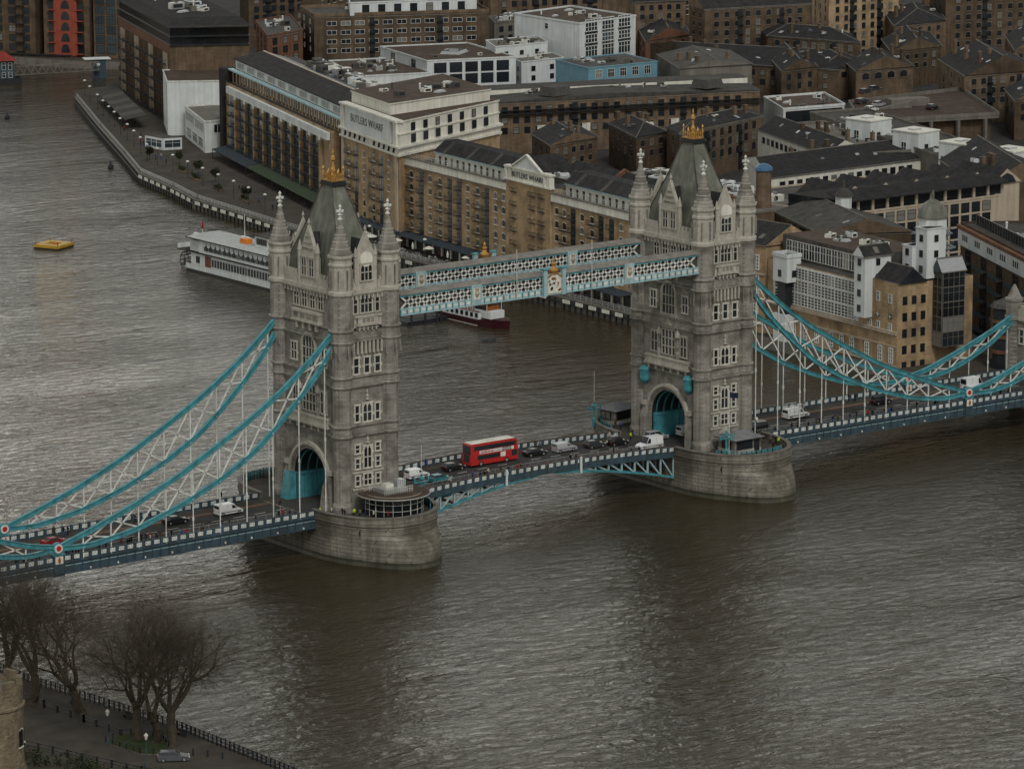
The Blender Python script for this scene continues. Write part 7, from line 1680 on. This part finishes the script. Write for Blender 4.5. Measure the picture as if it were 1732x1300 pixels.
mast(-30.9, -11.8, 'teal signal mast at the right rim of the nearer pier'); mast(34.6, -18.2, 'teal signal mast at the left of the farther pier cabin', 5.4, 6); mast(32.5, 18.8, 'teal signal mast left of the far cabin on the farther pier', 5, 11)
t = empty('flagpole', (36.6, -16.6, 7.41), 0, 'white flagpole with a blue flag before the farther tower', 'flagpole'); b = MB(); b.cyl((0, 0, 0), (0, 0, 12.5), .08, .05, 8, M['white']); b.build('pole', t)
def flagm(m, w=2.4, h=1.4):
    b = MB(); n = 8; v = []
    for i in range(n+1): x = w*i/n; y = .22*sin(i*1.3)*i/n; v += [(x, y, -h-.35*i/n), (x, y, -.55*i/n*.8)]
    b.add(v, [(2*i, 2*i+2, 2*i+3, 2*i+1) for i in range(n)], m); b.add([(x, y+.02, z) for x, y, z in v], [(2*i, 2*i+1, 2*i+3, 2*i+2) for i in range(n)], m); return b
flagm(CLO['navy'], 1.9, 1.1).build('flag', t, (.05, 0, 12.2))
# ================================================================ boats
def window_row(t, x0, x1, n, y, z, w, h, st, rz=0):
    for i in range(n): win(t, x0+(x1-x0)*(i+.5)/n, y, z, w, h, st, rz)
t = empty('paddle_steamer', (91.4, 246.5, 0), -pi/2, 'white paddle-boat with two decks of dark windows and a stern wheel, beside the nearer tower', 'boat')
WH = M['wrender']; Lb = 56
hull = [(0, -4.2), (46, -4.4), (52, -3.2), (Lb, 0), (52, 3.2), (46, 4.4), (0, 4.2)]
b = MB(); b.prism(hull, -.6, .5, M['black']); b.prism([(x*1.0, y*1.04) for x, y in hull], .5, 1.6, WH, M['roofgrey']); b.build('hull', t)
b = MB(); b.box(2.5, 44, -4.45, 4.45, 1.6, 4.1, WH); b.build('lower_deck', t)
b = MB(); b.box(1.0, 45.5, -4.8, 4.8, 4.1, 4.35, M['slate']); b.box(6, 43, -4.5, 4.5, 4.35, 7.0, WH); b.box(1.5, 6, -4.0, 4.0, 4.35, 6.6, WH); b.build('upper_deck', t)
b = MB(); b.box(1.0, 44.5, -5.0, 5.0, 7.0, 7.2, M['slate']); b.frus((1.3, 44.2, -4.9, 4.9), 7.2, (3, 42, -3.4, 3.4), 7.9, mat('pale_deck', (.36, .38, .37), .7, .1, .6)); b.bar((3, -3.5, 7.8), (30, -3.5, 7.8), .35, .2, WH); b.build('roof', t)
b = MB()
for i in range(12):
    a = 2*pi*i/12; b.bar((-1.6+1.9*cos(a), -3.6, 1.6+1.9*sin(a)), (-1.6+1.9*cos(a), 3.6, 1.6+1.9*sin(a)), .5, .12, M['rbrick'])
for y in (-3.6, 0, 3.6):
    for i in range(12): a = 2*pi*i/12; a2 = a+pi/6; b.bar((-1.6+2*cos(a), y, 1.6+2*sin(a)), (-1.6+2*cos(a2), y, 1.6+2*sin(a2)), .15, .15, M['black']); b.bar((-1.6, y, 1.6), (-1.6+2*cos(a), y, 1.6+2*sin(a)), .1, .1, M['black'])
b.build('stern_wheel', t)
b = MB(); b.box(-3.6, 2.5, -4.6, 4.6, 4.0, 4.2, M['roofgrey']); b.box(-3.5, -3.3, -4.4, 4.4, 4.2, 5.2, WH); b.build('stern_canopy', t)
for i in range(17): win(t, 9+i*2.0, -4.52, 5.1, .75, 1.35, 'dark', 0); win(t, 9.85+i*2.0, -4.52, 5.1, .55, 1.35, 'dark', 0)
b = MB()
for i in range(18): b.cyl((8.4+i*2.0, -4.62, 6.55), (8.4+i*2.0, -4.5, 6.55), .85, .85, 12, WH)
b.build('arched_valance', t)
for i in range(26): win(t, 12+i*1.2, -4.47, 2.1, .55, 1.3, 'dark', 0)
win(t, 5.2, -4.47, 2.2, .5, 1.2, 'dark'); win(t, 6.0, -4.47, 2.2, .5, 1.2, 'dark')
b = MB(); b.box(8.6, 11.2, -4.5, -4.44, 1.7, 3.9, M['rbrick']); b.build('boarding_gate', t)
b = MB(); b.box(21, 23.6, -2.6, -.8, 7.9, 8.9, M['orange']); b.build('life_raft', t)
b = MB(); b.box(27, 36, -2.4, 2.4, 7.8, 10.2, WH); b.box(26.6, 36.4, -2.8, 2.8, 10.2, 10.4, M['roofgrey']); b.build('wheelhouse', t); win(t, 30, -2.42, 8.6, 4, 1.0, 'dark:4')
b = MB(); b.cyl((16, 1.5, 8.1), (19, 1.5, 8.1), .45, .45, 10, WH); b.cyl((1.8, -2.8, 7.5), (3.6, -2.8, 7.5), .5, .5, 10, WH); b.build('tank', t)
b = MB(); b.cyl((14, 3.5, 7.5), (14, 3.5, 12.5), .1, .06, 6, M['white']); b.build('mast', t)
b = MB(); b.cyl((1.2, 0, 7), (.2, 0, 10), .06, .04, 6, M['white']); b.build('flagstaff', t); flagm(CLO['red'], 1.2, 1.3).build('flag', t, (.2, 0, 9.9))
b = MB(); b.slab([(24, 9.6), (34, 11.5), (34, 11.6), (24, 9.75)], 1.2, 4.6, M['slate']); b.build('sunshade', t)
bpy.data.objects['paddle_steamer'].scale = (1, 1, 1.16)
# red-hulled river boat
WOODD = mat('deck_planks', (.12, .07, .055), .7, .2, 2)
t = empty('river_boat', (101.5, 163.5, 0), -pi/2+.04, 'maroon-hulled river boat with white cabin sides and a pale canopy, below the walkways', 'boat')
MAR = mat('maroon_paint', (.038, .007, .011), .4, .1, .8)
h0 = [(0, -2.3), (18, -2.7), (22, -2.2), (25.5, 0), (22, 2.2), (18, 2.7), (0, 2.3)]; h1 = [(x+(.6 if x > 20 else 0), y*1.1) for x, y in h0]
b = MB(); n = len(h0); b.add([(x, y, -.4) for x, y in h0]+[(x, y, 1.5+(.5 if x > 20 else 0)) for x, y in h1], [(i, (i+1) % n, n+(i+1) % n, n+i) for i in range(n)]+[tuple(range(n, 2*n))], MAR); b.bar((0, -2.62, .15), (18, -3.0, .15), .05, .12, M['cream']); b.build('hull', t)
b = MB(); b.box(.5, 18, -2.85, 2.85, 1.5, 3.1, WH); b.box(.4, 18.1, -2.9, 2.9, 3.1, 3.2, WOODD); b.box(16, 21.5, -2.0, 2.0, 1.9, 3.6, WH); b.build('cabin', t)
for i in range(10): win(t, 1.8+i*1.75, -2.87, 2.0, .7, .8, 'navy')
WOOD = mat('varnished_wood', (.22, .075, .02), .4, .2, 2); b = MB(); b.box(14.5, 20.0, -1.7, 1.7, 3.2, 4.6, WOOD); b.build('wheelhouse', t); win(t, 17.2, -1.72, 3.7, 4.2, .7, 'dark:5')
b = MB(); b.box(15, 20.5, -2.3, 2.3, 5.3, 5.42, WH)
for x in (15.2, 20.3):
    for y in (-2.1, 2.1): b.box(x-.05, x+.05, y-.05, y+.05, 3.2, 5.3, M['white'])
b.build('canopy', t)
b = MB(); 
for i in range(14): x = 1+i*1.2; b.box(x-.03, x+.03, -2.8, -2.74, 3.2, 4.1, M['white']); 
b.bar((1, -2.77, 4.1), (17, -2.77, 4.1), .05, .05, M['white']); b.box(4, 5.4, -.6, .6, 3.2, 4.0, WH); b.box(9, 10.4, -.6, .6, 3.2, 4.0, WH); b.box(12, 13, -.4, .4, 3.2, 3.9, M['rbrick']); b.build('deck_fittings', t)
t = empty('pontoon', (93, 158, 0), .05, 'dark floating pontoon with piles left of the maroon boat', 'pontoon'); b = MB(); b.box(-6, 9, -2, 7, -.5, .7, M['black']); b.box(-3, 7, 0, 5, .7, .8, M['roofgrey']); b.build('deck', t)
b = MB()
for x in (-5, -1, 2.5, 3.6, 8): b.cyl((x, -2.4, -1), (x, -2.4, 3.0), .3, .3, 8, M['black'])
b.build('piles', t); b = MB(); b.bar((5, 6, 1.2), (35, 6, 3.2), 1.6, .5, M['silver']); b.build('gangway', t)
# yellow float and buoys
t = empty('work_float', (78.6, 293.6, 0), .45, 'square yellow floating platform with an open middle at the far left of the river', 'float')
YE = mat('yellow_paint', (.42, .25, .03), .5, .15, 1); b = MB()
for x0, x1, y0, y1 in ((-3.6, 3.6, -3.6, -1.6), (-3.6, 3.6, 1.6, 3.6), (-3.6, -1.6, -1.6, 1.6), (1.6, 3.6, -1.6, 1.6)): b.box(x0, x1, y0, y1, -.2, .25, M['black']); b.box(x0+.02, x1-.02, y0+.02, y1-.02, .25, .95, YE)
b.build('hull', t)
for x in (-3.2, 3.2):
    for y in (-3.2, 3.2): b = MB(); b.cyl((x, y, .95), (x, y, 1.7), .12, .12, 6, M['rbrick']); b.build('bollard', t)
b = MB(); b.box(-1.6, 1.6, -.15, .15, .6, 1.0, M['orange']); b.build('crossbeam', t)
for x, y, l in ((185.4, 495.7, 'small dark buoy near the left edge of the river'), (158, 393.8, 'small dark buoy off the promenade bend')):
    b = MB(); b.lathe((0, 0), [(.5, -.3), (.9, .1), (.8, .8), (.2, 1.2), (.15, 2.0)], 10, M['black']); tag(b.build('buoy', None, (x, y, 0)), l, 'buoy')
b = MB(); b.lathe((0, 0), [(.3, -.4), (2.0, 0), (1.6, .4), (.2, .6)], 9, M['black']); o = tag(b.build('mooring_buoy', None, (91.3, 131, 0), .3), 'low dark mooring buoy in front of the maroon boat', 'buoy')
# red-roofed pier and white gangway at the far left
t = empty('pier_building', (223.5, 569.5, 0), -.42, 'blue and white floating pier building with a red roof at the left edge', 'pier'); b = MB(); b.box(-12, 9, -5, 5, -.5, 1.4, M['black']); b.build('pontoon', t)
b = MB(); b.box(-10, 7, -3.6, 3.6, 1.4, 7.0, M['navy']); b.build('wall', t); b = MB(); b.hip(-10.8, 7.8, -4.4, 4.4, 7.0, 9.6, 3.5, mat('faded_red_roof', (.20, .035, .028), .8, .2, .5)); b.build('roof', t)
for i in range(8): win(t, -9+i*2.1, -3.62, 4.2, 1.0, 2.2, 'plain'); win(t, -9+i*2.1, -3.62, 1.7, 1.0, 1.6, 'plain')
for i in range(3): win(t, 7.02, -2.2+i*2.1, 4.2, 1.0, 2.2, 'plain', pi/2)
t = empty('gangway', (228, 566.5, 0), atan2(-12, 26), 'white lattice gangway bridging from the red-roofed pier to the bank', 'gangway'); b = MB(); L_ = 29
for y in (-1.1, 1.1):
    b.bar((0, y, 2.0), (L_, y, 3.0), .22, .22, M['concrete']); b.bar((0, y, 4.6), (L_, y, 5.6), .22, .22, M['concrete'])
    for i in range(12): x = L_*i/12; x2 = L_*(i+.5)/12; x3 = L_*(i+1)/12; b.bar((x, y, 2.0+x/L_), (x2, y, 4.6+x2/L_), .16, .16, M['concrete']); b.bar((x2, y, 4.6+x2/L_), (x3, y, 2.0+x3/L_), .16, .16, M['concrete'])
b.build('truss', t); b = MB(); b.bar((0, 0, 2.0), (L_, 0, 3.0), 2, .15, M['roofgrey']); b.build('deck', t)
t = empty('ticket_kiosk', (256, 557, 2.5), -.4, 'dark blue kiosk with a white-edged flat roof at the gangway end', 'kiosk'); b = MB(); b.box(-2, 2, -2, 2, -2.5, 3.6, M['navy']); b.box(-1, 0, -2.04, -2, 1.6, 2.4, M['wrender']); b.build('wall', t); b = MB(); b.box(-5, 3.5, -2.6, 2.6, 3.6, 3.8, M['wrender']); b.build('roof', t)
# ================================================================ promenade tables and moored bits
def table_set():
    t = empty('cafe_table', (0, 0, 2.5), 0, 'x', 'table', 'cafe tables on the promenade'); b = MB(); b.cyl((0, 0, .7), (0, 0, .75), .45, .45, 10, M['silver']); b.cyl((0, 0, 0), (0, 0, .7), .05, .05, 6, M['black']); b.build('tabletop', t)
    for i in range(3):
        a = 2.1*i; b = MB(); x, y = .8*cos(a), .8*sin(a); b.box(x-.22, x+.22, y-.22, y+.22, .42, .48, M['silver']); b.box(x-.22+.2*cos(a), x+.22+.2*cos(a), y-.03+.2*sin(a), y+.03+.2*sin(a), .48, .9, M['silver'])
        for q in (-.18, .18): b.box(x+q-.02, x+q+.02, y-.2, y-.16, 0, .42, M['black']); b.box(x+q-.02, x+q+.02, y+.16, y+.2, 0, .42, M['black'])
        b.build('chair', t)
    return t
tb = table_set(); n_ = 0
for i in range(34):
    o = tb if i == 0 else copy_tree(tb); y = 236-i*3.3; o.location = (131.6+(.0 if i % 2 else 1.6)+max(0, (y-205))*.05, y, 2.52); o.rotation_euler = (0, 0, i*.7)
    o['label'] = 'small metal cafe table outside the riverside range, %s from the left' % ordn(i)
for i, y in enumerate((232, 226, 219, 212, 204, 196, 188, 180, 172, 164, 156, 148, 140)):
    t = empty('parasol', (134.2+max(0, (y-205))*.04, y, 2.5), 0, '%s parasol over the cafe tables, %s from the left outside the riverside range' % (('closed pale', 'open cream')[i % 2], ords[i]), 'parasol', 'parasols over the cafe tables')
    b = MB(); b.cyl((0, 0, 0), (0, 0, 2.7), .05, .05, 6, M['black']); b.build('pole', t); b = MB(); b.lathe((0, 0), [(1.5, 2.3), (.9, 2.6), (.05, 2.9)] if i % 2 else [(.2, 1.2), (.28, 2.0), (.05, 2.9)], 8, M['cream']); b.build('canopy', t)
# benches and bollards on the north wharf
for i, (x, y, rz) in enumerate(((-138.4, -84, -1.45), (-137.2, -97, -1.5), (-140.8, -73, -1.35))):
    t = empty('park_bench', (x, y, 3.01), rz, 'dark slatted bench facing the river on the near wharf, %s from the left' % ('second', 'third', 'first')[i], 'bench', 'benches on the near wharf')
    b = MB(); b.box(-.9, .9, -.25, .25, .42, .48, M['black']); b.build('seat', t); b = MB(); b.box(-.9, .9, .24, .3, .5, .95, M['black']); b.build('backrest', t)
    for s in (-.8, .8): b = MB(); b.box(s-.04, s+.04, -.25, .28, 0, .42, M['black']); b.build('leg', t)
for i, (x, y) in enumerate(((-141.4, -106.6), (-140.2, -108.6), (-139.0, -110.7))):
    b = MB(); b.lathe((0, 0), [(.18, 0), (.14, .15), (.12, .9), (.18, 1.0), (.05, 1.15)], 8, M['black']); tag(b.build('bollard', None, (x, y, 3.01)), 'black iron bollard right of the silver estate car, %s of three' % ('nearest', 'middle', 'farthest')[i], 'bollard', 'bollards by the silver car')
for _o in bpy.data.objects:
    if not _o.parent and _o.get('label') and len(_o['label'].split()) > 16: print('LONG', len(_o['label'].split()), _o['label'])
